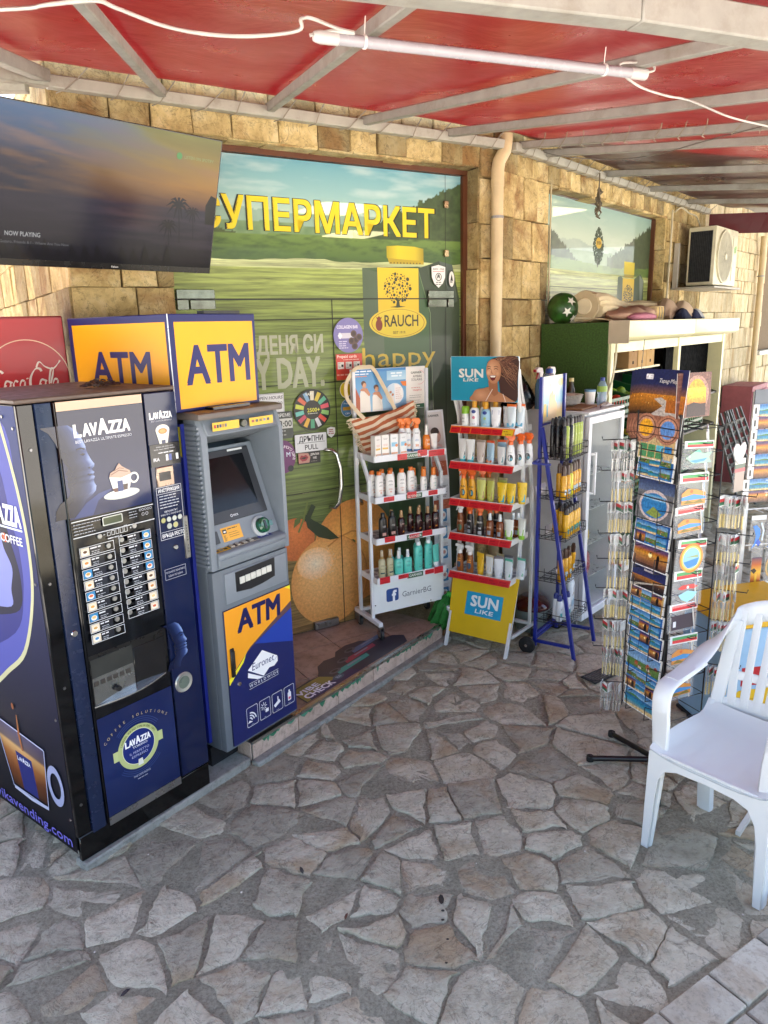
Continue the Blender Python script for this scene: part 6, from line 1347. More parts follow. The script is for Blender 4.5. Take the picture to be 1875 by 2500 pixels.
# header board
hb = B().box(-.012, GW-.0, .168, .174, 1.425, 1.672).build('header_board', WM, ga)
a = Art(.00015); x0_, x1_, y0_, y1_ = -.010, GW-.002, 1.427, 1.670; rg = random.Random(6)
a.grad(x0_, y0_, .355, y1_, ['9ac0dc', '6aa4d0', '4f8fc4']); a.poly([(x0_, y1_-.03), (x0_, y0_), (.06, y0_), (.05, 1.50)], 'b5542c'); a.rect(x0_, 1.654, .355, y1_, '3f80bc'); a.lines(.01, .18, 1.655, 1, .01, .007, 'e6eef4'); a.lines(.02, .15, 1.640, 1, .01, .006, 'dfe9f0'); a.lines(.02, .11, 1.628, 1, .01, .005, 'e0906a')
for cx, cy_, s_ in ((.075, 1.545, 1.0), (.155, 1.52, 1.0)):
    a.poly([(cx-.03*s_, y0_), (cx-.028*s_, cy_-.01), (cx-.015*s_, cy_+.015), (cx+.02*s_, cy_+.015), (cx+.035*s_, cy_-.02), (cx+.04*s_, y0_)], 'e9e2d8'); a.poly([(cx-.03*s_, cy_+.005), (cx-.015*s_, cy_+.018), (cx+.018*s_, cy_+.018), (cx+.04*s_, cy_-.02), (cx+.03*s_, cy_-.03), (cx, cy_)], 'c98a66'); a.circ(cx+.0, cy_+.038, .014*s_, 'c58860', .019*s_); a.circ(cx-.004, cy_+.046, .015*s_, '5a3826', .014*s_); a.circ(cx+.002, cy_+.034, .011, 'd09a72', .014)
a.grad(.225, 1.60, .355, 1.655, ['b9d6e6', '8fbedc']); a.lines(.24, .34, 1.635, 2, .016, .009, 'e6f0f6', al='c')
a.circ(.275, 1.52, .062, 'c9dcea', n=30); a.poly([(.275, 1.462), (.275, 1.578), (.30, 1.575), (.33, 1.545), (.335, 1.50), (.31, 1.468)], 'ece8e4'); a.lines(.282, .325, 1.55, 6, .012, .003, 'c9a09a'); a.circ(.248, 1.53, .008, 'c58860'); a.circ(.262, 1.515, .008, 'c58860'); a.poly([(.235, 1.47), (.24, 1.52), (.27, 1.50), (.272, 1.465)], 'e6d9d0')
a.poly([(.315, 1.59), (.355, 1.59), (.355, 1.56), (.33, 1.565)], 'dd7a2a'); a.grad(.355, y0_+.024, x1_, y1_, ['e2dcd2', 'ebe7e0']); a.rect(.355, y0_, x1_, y0_+.024, '2f5a40'); a.lines(.365, .46, 1.434, 1, .01, .007, 'd0d8cc', al='c')
a.text('GARNIER', .425, 1.630, .012, '3a4a3a', w=.075, bold=.03); a.text('AMBRE', .432, 1.607, .014, '5a5048', bold=.0, w=.062); a.text('SOLAIRE', .428, 1.588, .014, '5a5048', w=.075); a.ring(.445, 1.607, .040, .042, 'd98a8a', 30, -1.8, 1.6); a.lines(.375, .465, 1.545, 1, .01, .004, 'd09080', al='c'); a.text('УАЩИТА', .43, 1.527, .010, 'd06a5a', bold=.02); a.lines(.375, .465, 1.50, 2, .012, .003, '9a948c'); a.lines(.375, .465, 1.47, 2, .012, .003, '9a948c')
a.build('header_print', PR, hb, (0, .1675, 0))
G = lambda z_: .012 + (z_ - 505)*.000488
rowsG = [[('c1', 548, 0), ('c1', 660, 0), ('c2', 772, 0), ('c2', 880, 0), ('sW', 950, 1.2), ('sW', 1020, .9), ('sW', 1108, .2), ('mO', 1240, .2), ('tW', 1345, .2), ('tW', 1200, 1.6)],
 [('lW', 525, 1), ('lW', 665, 1), ('lW', 790, 1), ('lW', 575, 0), ('lW', 725, 0), ('lW', 880, 0), ('lW', 1030, .4), ('lK', 1110, 1), ('lK', 1250, 1), ('lK', 1180, 0), ('lK', 1325, 0)],
 [('lB', 595, 0), ('lB', 730, 0), ('mR', 785, 1), ('mR', 865, 0), ('mR', 1045, 1), ('mR', 1110, 0), ('mR', 1165, 1), ('mR', 1225, 0), ('mR', 1350, 0)],
 [('mG', 585, 0), ('mG', 685, 0), ('mA', 755, 1), ('mA', 880, 1), ('mA', 808, 0), ('mA', 938, 0), ('lA', 1135, 1), ('lA', 1290, 1), ('lA', 1080, 0), ('lA', 1238, 0), ('tA', 1365, .2)]]
fill(GA, rowsG, [z + .001 for z in zsG], G, -.038, ['top', 'second', 'third', 'bottom'], 'white stand', 'goods on the white wheeled stand')
# striped tote bag hung on the header
TOTE = []
mt, t, p = newmat('tote_canvas'); v = coords(t); sx = N(t, 'ShaderNodeSeparateXYZ'); t.links.new(v, sx.inputs[0])
ad = N(t, 'ShaderNodeMath', operation='MULTIPLY_ADD'); t.links.new(sx.outputs[0], ad.inputs[0]); ad.inputs[1].default_value = -.33; t.links.new(sx.outputs[2], ad.inputs[2])
ad2 = N(t, 'ShaderNodeMath', operation='MULTIPLY_ADD'); t.links.new(noise(t, v, 9, 2), ad2.inputs[0]); ad2.inputs[1].default_value = .03; t.links.new(ad.outputs[0], ad2.inputs[2])
mo = N(t, 'ShaderNodeMath', operation='PINGPONG'); t.links.new(ad2.outputs[0], mo.inputs[0]); mo.inputs[1].default_value = .0185
st_ = ramp(t, mo.outputs[0], [(.0, 'b0623c'), (.0088, 'b0623c'), (.0098, 'e0cfb2'), (1.0, 'e0cfb2')]); st_.node.color_ramp.interpolation = 'CONSTANT'
gr = N(t, 'ShaderNodeMath', operation='GREATER_THAN'); t.links.new(mo.outputs[0], gr.inputs[0]); gr.inputs[1].default_value = .0093
cc = mixn(t, gr.outputs[0], 'ad6340', 'dccbb0'); t.links.new(cc, p.inputs['Base Color']); p.inputs['Roughness'].default_value = .95; bump(t, p, noise(t, v, 700, 2), .5, .001); CANV = mt
CREAM = M('d8c8a8', .95, bmp=.4, bs=400)
tg = fthing('tote_bag', GA, 0, 0, 0, 'cream canvas tote bag with rust stripes hanging on the white stand', 'bag')
nu, nv = 16, 12; fr_ = []; bk = []
def totep(u_, v_, s_):
    # u across (0..1), v down (0..1): hangs askew, wider at the mouth, belly bulging to the front
    TL, TR, BR, BL = (-.052, 1.405), (.365, 1.478), (.375, 1.21), (.045, 1.185)
    x = (TL[0]*(1-u_)+TR[0]*u_)*(1-v_) + (BL[0]*(1-u_)+BR[0]*u_)*v_; z = (TL[1]*(1-u_)+TR[1]*u_)*(1-v_) + (BL[1]*(1-u_)+BR[1]*u_)*v_
    z += -.03*sin(pi*u_)*(1-v_)*.9; bul = .050*sin(pi*u_)**.6*(.25 + .9*v_*(1.15-v_)*2)
    y = .10 - s_*bul + .006*sin(u_*14 + v_*5)*s_ + .008*sin(v_*11 + u_*3); return (x, y, z)
b = B()
for s_ in (1, -.4):
    k0 = len(b.v); b.v += [totep(i/nu, j/nv, s_) for j in range(nv+1) for i in range(nu+1)]
    for j in range(nv):
        for i in range(nu): q = (k0 + j*(nu+1)+i, k0 + (j+1)*(nu+1)+i, k0 + (j+1)*(nu+1)+i+1, k0 + j*(nu+1)+i+1); b.f.append(q if s_ > 0 else q[::-1]); b.m.append(0)
b.build('bag_body', CANV, tg, smooth=80)
fb = B(); rg = random.Random(12)
for i in range(60):
    v_ = i/59; q = totep(0, v_, 1); l_ = rg.uniform(.018, .032); fb.bar(q, (q[0]-l_, q[1]+rg.uniform(-.004, .004), q[2]-rg.uniform(.0, .02)), .004, .003)
    q = totep(1, v_, 1); fb.bar(q, (q[0]+l_*.7, q[1], q[2]-rg.uniform(.005, .02)), .004, .003)
for i in range(46): q = totep(i/45, 1, 1); fb.bar(q, (q[0]+rg.uniform(-.004, .004), q[1], q[2]-rg.uniform(.012, .028)), .004, .003)
o = fb.build('fringe', CREAM, tg); o['kind'] = 'stuff'
def strap(pts, w=.022):
    b = B(); out = []
    for i in range(len(pts)-1):
        p0, p1, p2, p3 = [Vector(pts[max(0, min(len(pts)-1, i+k))]) for k in (-1, 0, 1, 2)]
        for k in range(5): t_ = k/5; out.append(.5*((2*p1) + (p2-p0)*t_ + (2*p0-5*p1+4*p2-p3)*t_*t_ + (3*p1-p0-3*p2+p3)*t_**3))
    out.append(Vector(pts[-1])); rings = []
    for i, q in enumerate(out):
        d = (out[min(i+1, len(out)-1)] - out[max(i-1, 0)]).normalized(); s_ = d.cross(Vector((0, 1, 0))).normalized() if abs(d.y) < .95 else Vector((1, 0, 0)); n_ = s_.cross(d)
        rings.append([q - s_*w/2 - n_*.0015, q + s_*w/2 - n_*.0015, q + s_*w/2 + n_*.0015, q - s_*w/2 + n_*.0015])
    b.loft(rings); return b
strap([(.02, .07, 1.40), (-.02, .09, 1.45), (-.06, .12, 1.52), (-.045, .15, 1.60), (.02, .165, 1.675), (.09, .17, 1.682), (.13, .16, 1.675), (.17, .14, 1.60), (.20, .11, 1.52), (.225, .075, 1.44)]).build('strap', CREAM, tg, smooth=50)
# folded advert leaning at the right of the stand, printed panels below
lf = fthing('advert_board', GA, 0, 0, 0, 'tall narrow printed advert board standing behind the yellow sunscreen stand', 'advert board')
pts_ = [(.495, .06, .17), (.615, .06, .17), (.60, .08, 1.0), (.57, .10, 1.41), (.455, .10, 1.41), (.485, .08, 1.0)]
b = B(); K = len(pts_); b.v = [q for q in pts_] + [(x, y+.006, z) for x, y, z in pts_]; b.f = [(0,1,2,5), (5,2,3,4), (11,8,7,6), (10,9,8,11)] + [(i, i+6, (i+1) % 6 + 6, (i+1) % 6) for i in range(6)]; b.m = [0]*len(b.f); b.build('board', WM, lf)
a = Art(.0002); a.rect(.49, .18, .61, .95, 'e0e3e8'); a.rect(.492, .182, .608, .205, 'b8542e')
for k, z_ in enumerate((.255, .375, .525, .655, .765)):
    a.rrect(.520, z_-.045, .585, z_+.035, .006, '3f86b8'); a.circ(.5525, z_-.005, .027, 'e3e4e6', n=18); a.circ(.5525+.005, z_-.003, .012, 'c9908a', n=10); a.lines(.50, .60, z_+.055, 4, .007, .0022, 'b09a9a')
a.rect(.491, .80, .609, .86, 'b0583a'); a.lines(.505, .60, .85, 6, .009, .002, 'd9a088'); a.text('ECL', .565, .905, .022, '1c2433', bold=.0)
for i in range(3):
    for j in range(3): kk = a.k; a.circ(.512 + i*.010, .901 + j*.012, .004, '1c2a3c', n=8); a.k = kk
a.k += 1; a.lines(.50, .60, .945, 2, .009, .003, '44464c', al='c'); a.lines(.50, .60, .885, 2, .009, .003, '6a5a68', al='c'); a.build('print', PR, lf, (0, .0535, 0), (1, 0, 0), (-.012, .0241, 1))
a = Art(.0002); a.grad(.488, 1.01, .588, 1.40, ['9a5a48', 'c0908a', 'cfc4c2', 'd6d0ce', 'd9d6d4']); a.text('GARNIER', .528, 1.372, .013, '4a5048', w=.078, bold=.03); a.circ(.535, 1.255, .033, 'b98a7e', .042, 20); a.circ(.528, 1.282, .030, '3a2a28', .026, 16); a.circ(.545, 1.245, .018, 'c9a093', .024, 14); a.poly([(.50, 1.16), (.575, 1.16), (.57, 1.20), (.53, 1.215), (.505, 1.20)], 'cfaaa4'); a.rect(.488, 1.01, .59, 1.10, 'b0563a'); a.lines(.495, .58, 1.09, 6, .011, .003, 'd9a088'); a.build('print', PR, lf, (.071, .0285, 0), (1, 0, 0), (-.073, .0488, 1))
# ------------------------------------------------------------------ yellow sunscreen stand
su = fthing('sunscreen_stand', SU, 0, 0, 0, 'white framed stand with yellow base board and blue header photo of a woman', 'display stand')
SW = .40
fp = [(0, 0, 0), (0, .085, .22), (0, .15, .42), (0, .19, .70), (0, .205, .97), (0, .195, 1.2), (0, .172, 1.39), (0, .125, 1.50), (0, .105, 1.60), (0, .10, 1.725)]
rp_ = [(0, .34, .10), (0, .345, .35), (0, .345, .70), (0, .33, .95), (0, .28, 1.18), (0, .215, 1.40), (0, .15, 1.54), (0, .115, 1.66)]
for x_ in (0, SW):
    b = B(); [b.bar((x_+p0[0], p0[1], p0[2]), (x_+p1[0], p1[1], p1[2]), .014, .024) for p0, p1 in zip(fp, fp[1:])]; b.build('front_post', WSTEEL, su)
    b = B(); [b.bar((x_+p0[0], p0[1], p0[2]), (x_+p1[0], p1[1], p1[2]), .014, .022) for p0, p1 in zip(rp_, rp_[1:])]; b.build('rear_post', WSTEEL, su)
    B().bar((x_, .08, .11), (x_, .42, .085), .014, .018).build('foot_rail', WSTEEL, su)
    w_ = B().lathe([(.022, -.009), (.026, -.006), (.026, .006), (.022, .009)], 14, x_, .40, 1, .028, axis='x').build('caster', M('1e1f22', .5), su); B().bar((x_, .40, .03), (x_, .40, .085), .012, .012).build('caster_fork', STEEL, w_)
B().box(0, SW, .33, .35, .10, .118).build('cross_bar', WSTEEL, su)
bd = B().add([(-.004, .030, .085), (SW+.004, .030, .085), (SW+.018, .142, .455), (-.018, .142, .455), (-.004, .036, .083), (SW+.004, .036, .083), (SW+.018, .148, .453), (-.018, .148, .453)], [(0,1,2,3),(7,6,5,4),(4,5,1,0),(5,6,2,1),(6,7,3,2),(7,4,0,3)]).build('base_board', M('d9b40e', .4, var=.03), su)
yv = Vector((0, .112, .37)).normalized()
a = Art(.0003); a.rect(.095, .125, .335, .265, '1f9cc8'); a.text('SUN', .218, .182, .062, 'eaf0f2', w=.185, bold=.055); a.text('LIKE', .222, .143, .024, 'eaf0f2', w=.12, bold=.05, shear=.12); a.build('board_print', PR, bd, (0, .030-.0012, .085), (1, 0, 0), yv)
zsS = [1.335, 1.128, .908, .700, .462]; ylip = [.085, .075, .07, .065, .06]
for i, (z, yl) in enumerate(zip(zsS, ylip)):
    s_ = tray(su, .0, SW-.006, yl, yl+.23, z, 0, WSTEEL, None)
    # raked red price strip
    q = [(-.006, yl-.016, z-.034), (SW-.004, yl-.016, z-.034), (SW+.002, yl-.004, z+.006), (.0, yl-.004, z+.006)]
    B().add(q + [(x, y+.002, z_) for x, y, z_ in q], [(0,1,2,3),(7,6,5,4),(0,4,5,1),(1,5,6,2),(2,6,7,3),(3,7,4,0)]).build('price_rail', M('e07a2a' if i == 0 else 'd0463a', .35), s_)
    n = 6; rg = random.Random(i)
    for k in range(n):
        if i == 0 and k == 5: red = 'd9b81e'
        else: red = 'bf1020'
        a = Art(.0002); x0_ = .002 + k*(SW-.008)/n; x1_ = x0_ + (SW-.008)/n - (.001 if rg.random() < .6 else .005); a.rect(x0_, .003, x1_, .036, red); a.lines(x0_+.006, x1_-.02, .024, 1, .01, .0035, '7a0c14'); a.lines(x0_+.02, x1_-.006, .010, 1, .01, .003, '8a1018'); a.build('price_tag', PR, s_, (-.004, yl-.0165, z-.035), (1, 0, 0), Vector((.14, .29, 1)).normalized())
hd_ = B().box(-.004, SW+.012, .088, .096, 1.485, 1.732).build('header_board', WM, su)
a = Art(.00012); x0_, x1_, y0_, y1_ = -.003, SW+.011, 1.486, 1.731
a.grad(x0_, y0_, x1_, y1_, ['1f8fae', '2592b0', '2f98b4'])
# laughing woman with wind-blown hair
hair = '43261f'; rg = random.Random(2)
SP_ = lambda q: spl(q, 4, True)
a.poly(SP_([(.225, 1.69), (.25, 1.718), (.30, y1_-.004), (x1_-.003, y1_-.006), (x1_-.003, 1.60), (x1_-.003, 1.50), (.36, y0_+.004), (.31, 1.52), (.295, 1.60), (.27, 1.66)]), hair)
for k in range(150):
    t0 = rg.uniform(-.4, 1.35); x, y = .285 + rg.uniform(-.03, .03), 1.70 + rg.uniform(-.03, .012); L_ = []
    for q in range(6): L_.append((min(x1_-.004, x), max(y0_+.003, min(y1_-.003, y)))); x += .021 + rg.uniform(-.006, .01); y += .012*cos(t0) - .026*t0*(q > 0) + .010*sin(q*1.4 + k)
    a.k -= (k % 3 != 0); a.line(L_, [.001, .0025, .003, .003, .002, .001], rg.choice(('6b4030', '7d503a', '38201c', '8f664c', '512e26', 'a67c5c')))
a.poly(SP_([(.135, y0_+.002), (.14, 1.525), (.16, 1.55), (.205, 1.558), (.243, 1.565), (.31, 1.535), (.375, 1.50), (.38, y0_+.002)]), 'b07a56'); a.radial(.19, 1.52, .05, 'cf9a76', 'b27c58', .032); a.poly([(.235, 1.60), (.29, 1.615), (.295, 1.53), (.27, 1.515), (.24, 1.55)], '9a6444')
fc_ = SP_([(.222, 1.662), (.232, 1.70), (.262, 1.718), (.298, 1.70), (.312, 1.66), (.305, 1.615), (.283, 1.588), (.255, 1.587), (.235, 1.607), (.224, 1.635)])
a.raw([(.248, 1.665)] + fc_, [(0, 1+i, 1+(i+1) % len(fc_)) for i in range(len(fc_))], [lin('dcaa84')] + [lin('b27a56')]*len(fc_)); a.radial(.236, 1.645, .012, 'e2b28c', 'd09c76', .014); a.radial(.290, 1.640, .013, 'd2a07a', 'c08c66', .015)
a.line([(.23, 1.664), (.241, 1.668), (.250, 1.663)], .0035, '3a2018'); a.line([(.269, 1.663), (.281, 1.668), (.293, 1.662)], .0035, '3a2018'); a.line([(.228, 1.675), (.240, 1.679), (.251, 1.674)], .003, '4a2c20'); a.line([(.268, 1.675), (.282, 1.68), (.295, 1.674)], .003, '4a2c20'); a.poly([(.254, 1.668), (.259, 1.645), (.265, 1.642), (.262, 1.638), (.25, 1.640)], 'b0775a')
a.poly([(.242, 1.628), (.26, 1.631), (.284, 1.63), (.276, 1.606), (.262, 1.600), (.25, 1.607)], '6a1f24'); a.poly([(.246, 1.627), (.26, 1.629), (.281, 1.628), (.274, 1.619), (.252, 1.619)], 'f0ece6')
a.line([(.262, 1.555), (.235, 1.512), (.22, y0_)], .004, 'e6d9d0'); a.line([(.325, 1.53), (.338, 1.50), (.34, y0_)], .004, 'e6d9d0')
a.text('SUN', .128, 1.618, .045, 'e4e6e0', w=.155, bold=.055); a.text('LIKE', .126, 1.595, .017, 'e4e6e0', w=.095, bold=.05, shear=.15)
a.build('header_print', PR, hd_, (0, .0875, 0))
S1 = lambda z_: .004 + (z_ - 95)*.000485; S2 = lambda z_: .002 + (z_ - 225)*.00053
rowsS = [[('lG', 250, 0), ('lG', 320, 1), ('lN', 450, 1), ('lN', 380, 0), ('lC', 590, 1), ('lC', 515, 0), ('tN', 735, 1), ('tN', 650, 0), ('tO', 915, 1), ('tO', 835, 0)],
 [('tT', 215, 0), ('tT', 335, 0), ('tB', 465, 0), ('tK', 690, 1), ('tK', 590, 0), ('tS', 728, 0), ('sT', 985, 2), ('sT', 925, 1), ('sT', 850, 0)],
 [('sY', 295, 1), ('sY', 440, 1), ('sY', 480, 2), ('sY', 240, 0), ('sY', 352, 0), ('tY', 700, 1), ('tY', 475, 0), ('tY', 605, 0), ('tJ', 955, 1), ('tJ', 745, 0), ('tJ', 868, 0)],
 [('sB', 332, 0), ('sD', 640, 1), ('sD', 690, 2), ('sD', 450, 0), ('sD', 572, 0), ('mB', 900, 1.6), ('mB', 960, 1.8), ('mB', 702, 0), ('mB', 815, 0), ('tG', 1030, 1), ('tG', 930, 0)],
 [('sA', 395, 1), ('sA', 330, 0), ('sA', 452, 0), ('tP', 575, 0), ('tQ', 780, 1), ('tQ', 695, 0), ('tX', 890, 1), ('tX', 818, 0), ('tZ', 1030, 1), ('tZ', 930, 0)]]
for i in range(5): rowsS[i] = [(k, (S1(x) if i < 3 else S2(x)), b_) for k, x, b_ in rowsS[i]]
nmS = ['top', 'second', 'third', 'fourth', 'bottom']
for i in range(5): fill(SU, [rowsS[i]], [zsS[i]+.001], lambda q: q, ylip[i]+.024, [nmS[i]], 'yellow stand', 'goods on the yellow board stand')
# ------------------------------------------------------------------ folded green parasol between the stands
um = thing('folded_umbrella', (.362, 4.345, .045), 0, 'small green folded umbrella with wooden handle leaning between the stands', 'umbrella')
GRNC = M('1f6a24', .8, var=.2, vs=30, bmp=.3, bs=200); axp = lambda h: Vector((.06*h/.36, -.01*h, h))
B().tube([axp(-.04), axp(.44)], .008, 8).build('handle', M('8a6644', .6, var=.15), um)
rings = []; rg = random.Random(5); n = 34
for h, r_, am in ((.235, .016, .1), (.225, .028, .25), (.205, .040, .3), (.19, .052, .3), (.17, .066, .3), (.13, .084, .28), (.085, .098, .26), (.045, .085, .3), (.02, .055, .3)):
    c_ = axp(h); ph = rg.uniform(0, 1); rings.append([(c_.x + r_*(1 + am*sin(k*2*pi/n*9 + ph) + rg.uniform(-.06, .06))*cos(2*pi*k/n), c_.y + .75*r_*(1 + am*sin(k*2*pi/n*9 + ph))*sin(2*pi*k/n), c_.z + .014*sin(k*1.7 + h*30)) for k in range(n)])
B().loft(rings[::-1], cap=False).build('cloth', GRNC, um, smooth=70)
B().lathe([(.022, .0), (.026, .012), (.02, .03)], 12, axp(.22).x, axp(.22).y, 1, .22).build('tie', M('35a83a', .7), um)
# lidded bucket
bk = thing('lidded_bucket', (.925, 4.44, 0), 0, 'grey bucket with glossy dark red lid behind the yellow stand', 'bucket')
B().lathe([(.088, .0), (.098, .02), (.112, .15), (.112, .16)], 24).build('tub', M('7f8a86', .4), bk, smooth=40); B().lathe([(.120, .150), (.124, .158), (.118, .175), (.098, .20), (.075, .212), (.06, .225), (.045, .228), (.001, .23)], 28).build('lid', M('4d1512', .15, coat=.6), bk, smooth=50)
# ------------------------------------------------------------------ blue wire stand
BLUE = M('1c2a86', .35, var=.05); bs = fthing('wire_stand', BS, 0, 0, 0, 'blue metal ladder stand with black wire baskets of yellow bottles', 'display stand')
BW = .325
for x_ in (0.0, BW):
    B().bar((x_+.02, .252, .03), (x_+.02, .252, 1.615), .018, .018).build('rear_post', BLUE, bs)
    B().bar((x_, .0, .0), (x_+.01, .238, 1.34), .018, .018).build('front_leg', BLUE, bs)
    B().bar((x_+.002, .03, .075), (x_+.02, .252, .06), .016, .016).build('side_brace', BLUE, bs)
    w_ = B().lathe([(.044, -.012), (.050, -.008), (.050, .008), (.044, .012)], 26, x_-.045 if x_ == 0 else x_+.06, .275, 1, .05, axis='x').build('wheel', RUBBER, bs, smooth=40); B().lathe([(.009, -.016), (.009, .016)], 10, x_-.045 if x_ == 0 else x_+.06, .275, 1, .05, axis='x').build('hub', CHROME, w_)
B().bar((-.045, .275, .05), (BW+.06, .275, .05), .012, .012).build('axle', BLUE, bs); B().bar((.02, .252, .10), (BW+.02, .252, .10), .016, .016).build('cross_bar', BLUE, bs); B().bar((.0, .252, 1.16), (-.07, .252, 1.15), .012, .012).bar((-.07, .252, 1.15), (-.065, .15, 1.15), .012, .012).build('handle', BLUE, bs)
hb = B().box(.03, .375, .258, .262, 1.36, 1.612).build('header_board', M('d9d3c4', .4), bs); a = Art(.0002)
a.grad(.032, 1.362, .373, 1.61, ['d8c08a', 'cfae72', '7fb0c8', '9cc4d6', 'd9e2e0', 'e6e6de']); a.poly([(.13, 1.40), (.15, 1.50), (.17, 1.52), (.19, 1.50), (.21, 1.50), (.235, 1.53), (.225, 1.48), (.26, 1.44), (.25, 1.362), (.14, 1.362)], 'd9b27e'); a.line([(.14, 1.43), (.15, 1.50), (.148, 1.57)], .012, 'd8a07c'); a.circ(.185, 1.505, .018, 'd9a882', .022); a.circ(.30, 1.57, .04, 'e0d6a0', .022); a.text('Tropical', .11, 1.578, .018, '7a96aa', shear=.25, w=.10); a.text('Sun care', .13, 1.556, .010, '9ab0bc', w=.06); a.rect(.07, 1.39, .10, 1.46, 'e3b83a'); a.rect(.108, 1.385, .125, 1.45, '4a9ab4')
a.build('header_print', PR, hb, (0, .2575, 0)); B().bar((.02, .25, 1.35), (BW+.04, .25, 1.35), .01, .01).build('header_bar', BLUE, bs)
def basket(z0, z1, y0, y1, x0, x1):
    b = B(); w = .0024
    for z in (z0, (z0+z1)/2 if z1-z0 > .06 else z0+.02, z1):
        yy = y0; b.tube([(x0, y1, z), (x0, yy, z), (x1, yy, z), (x1, y1, z)], w, 4)
    n = 9
    for k in range(n+1): x = x0 + (x1-x0)*k/n; b.tube([(x, y0, z1 - (0 if k % 1 == 0 else .02)), (x, y0, z0), (x, y1, z0)], w*.8, 4)
    for k in range(5): y = y0 + (y1-y0)*k/4; b.tube([(x0, y, z1 + (.03*k/4)), (x0, y, z0), (x1, y, z0), (x1, y, z1 + .03*k/4)], w*.8, 4)
    o = b.build('wire_basket', WIRE, bs); return o
bz_ = [(1.165, 1.235, .085), (.935, .985, .085), (.70, .755, .080), (.445, .50, .075), (.19, .245, .055)]
for i, (z0, z1, yf) in enumerate(bz_):
    o = basket(z0, z1, yf, .245, .012, BW-.005)
    if i in (1, 2, 3):
        a = Art(.0003); a.rect(.16, z0-.02, BW-.01, z0+.03, 'd6d3dc')
        for k in range(3): a.rect(.165 + k*.05, z0-.018, .212 + k*.05, z0+.028, ('dcd9e2', 'e3dfe0', 'd0cfdb')[k])
        a.build('price_strip', PR, o, (0, yf-.014, 0), (1, 0, 0), (0, .28, 1))
# slim bottles in the baskets
def slim(body, top, h, r, neck, lab=None, cap_h=.03):
    def f(root):
        B().loft([ell(r*.92, r*.92, 0, 10), ell(r, r, .004, 10), ell(r, r, h-.012, 10), ell(r*.6, r*.6, h, 10)]).build('body', PLA(body, .25), root, smooth=50); B().loft([ell(r*.75, r*.75, h-.004, 10), ell(r*.75, r*.75, h+cap_h*.6, 10), ell(r*.5, r*.5, h+cap_h, 10)]).build('cap', PLA(top, .3), root, smooth=50)
        if lab: wrap(A_txt([('-', h*.6, 3, '8a6a3a')], [('r', -r*.7, h*.2, r*.7, h*.4, lab)])(), 'label_print', PR, root, r, 1.0, 0)
    return f
MAKE['bK'] = slim('1b1618', '2a2424', .165, .012, 0); MAKE['bL'] = slim('a8b84a', '3a3030', .165, .012, 0); MAKE['bY'] = slim('e0a41c', '4a3024', .125, .0165, 0, 'c9dce0', .045); MAKE['bV'] = slim('d8d81e', '6a5a30', .125, .0165, 0, None, .045); MAKE['bZ'] = slim('e2ac1e', '2a2020', .13, .0165, 0, '4aa898', .028); MAKE['bW'] = slim('dfe4e6', '22307a', .115, .0175, 0, '4a9aa0', .026); MAKE['bT'] = slim('dfe6ea', 'd6dce4', .17, .0175, 0, '9ab8c8', .03)
DB = {'bK': 'slim black bottle', 'bL': 'slim lime striped bottle', 'bY': 'yellow bottle with tall brown cap', 'bV': 'lime yellow bottle with brown cap', 'bZ': 'yellow bottle with flat dark cap', 'bW': 'white bottle with blue cap', 'bT': 'tall white bottle'}
bn = ['top', 'second', 'third', 'fourth', 'bottom']
seqs = [[('bK', .05, .12), ('bL', .075, .118), ('bK', .10, .13), ('bK', .125, .12), ('bL', .150, .125), ('bK', .175, .13), ('bL', .205, .12), ('bL', .235, .125), ('bL', .262, .12), ('bL', .29, .125), ('bK', .06, .16), ('bK', .09, .17), ('bK', .12, .165), ('bK', .155, .17), ('bK', .19, .165), ('bL', .225, .17), ('bK', .26, .17), ('bK', .08, .205), ('bK', .13, .21), ('bK', .18, .21)],
 [('bY', .04, .12), ('bY', .085, .115), ('bV', .135, .115), ('bY', .19, .125), ('bY', .235, .12), ('bY', .28, .125), ('bY', .165, .165), ('bY', .22, .17), ('bY', .10, .17)],
 [('bZ', .075, .11), ('bZ', .115, .105), ('bZ', .155, .11), ('bZ', .195, .115), ('bZ', .235, .11), ('bZ', .275, .115), ('bZ', .135, .155), ('bZ', .18, .16), ('bZ', .225, .16), ('bZ', .27, .16), ('bZ', .16, .2), ('bZ', .21, .2)],
 [('bY', .045, .115), ('bY', .085, .11), ('bY', .145, .115)],
 [('bW', .075, .13), ('bW', .115, .115), ('bW', .165, .12), ('bW', .11, .17), ('bW', .20, .15), ('bT', .25, .13), ('bT', .285, .14)]]
tilt_done = 0
for i, sq in enumerate(seqs):
    cnt = {}; tot = {}
    for k, x, y in sq: tot[k] = tot.get(k, 0) + 1
    for k, x, y in sorted(sq, key=lambda q: q[1]):
        cnt[k] = cnt.get(k, 0) + 1
        if cnt[k] <= 13: put(k, BS, x, y, bz_[i][0]+.003, DB[k] + ((', %s from left' % ordn[cnt[k]-1]) if tot[k] > 1 else '') + ', %s basket, blue stand' % bn[i], 'bottles in the blue wire stand')
for k, (x, ti, side) in enumerate(((.20, .55, 'left'), (.26, .3, 'right'))):
    r = dup(PROTO['bY'], BS.w(x-.02, .13, .46), BS.rz, 'yellow bottle leaning in the fourth basket of the blue stand, %s' % side, 'bottles in the blue wire stand'); r.rotation_euler = (0.15, -ti*.8, BS.rz)

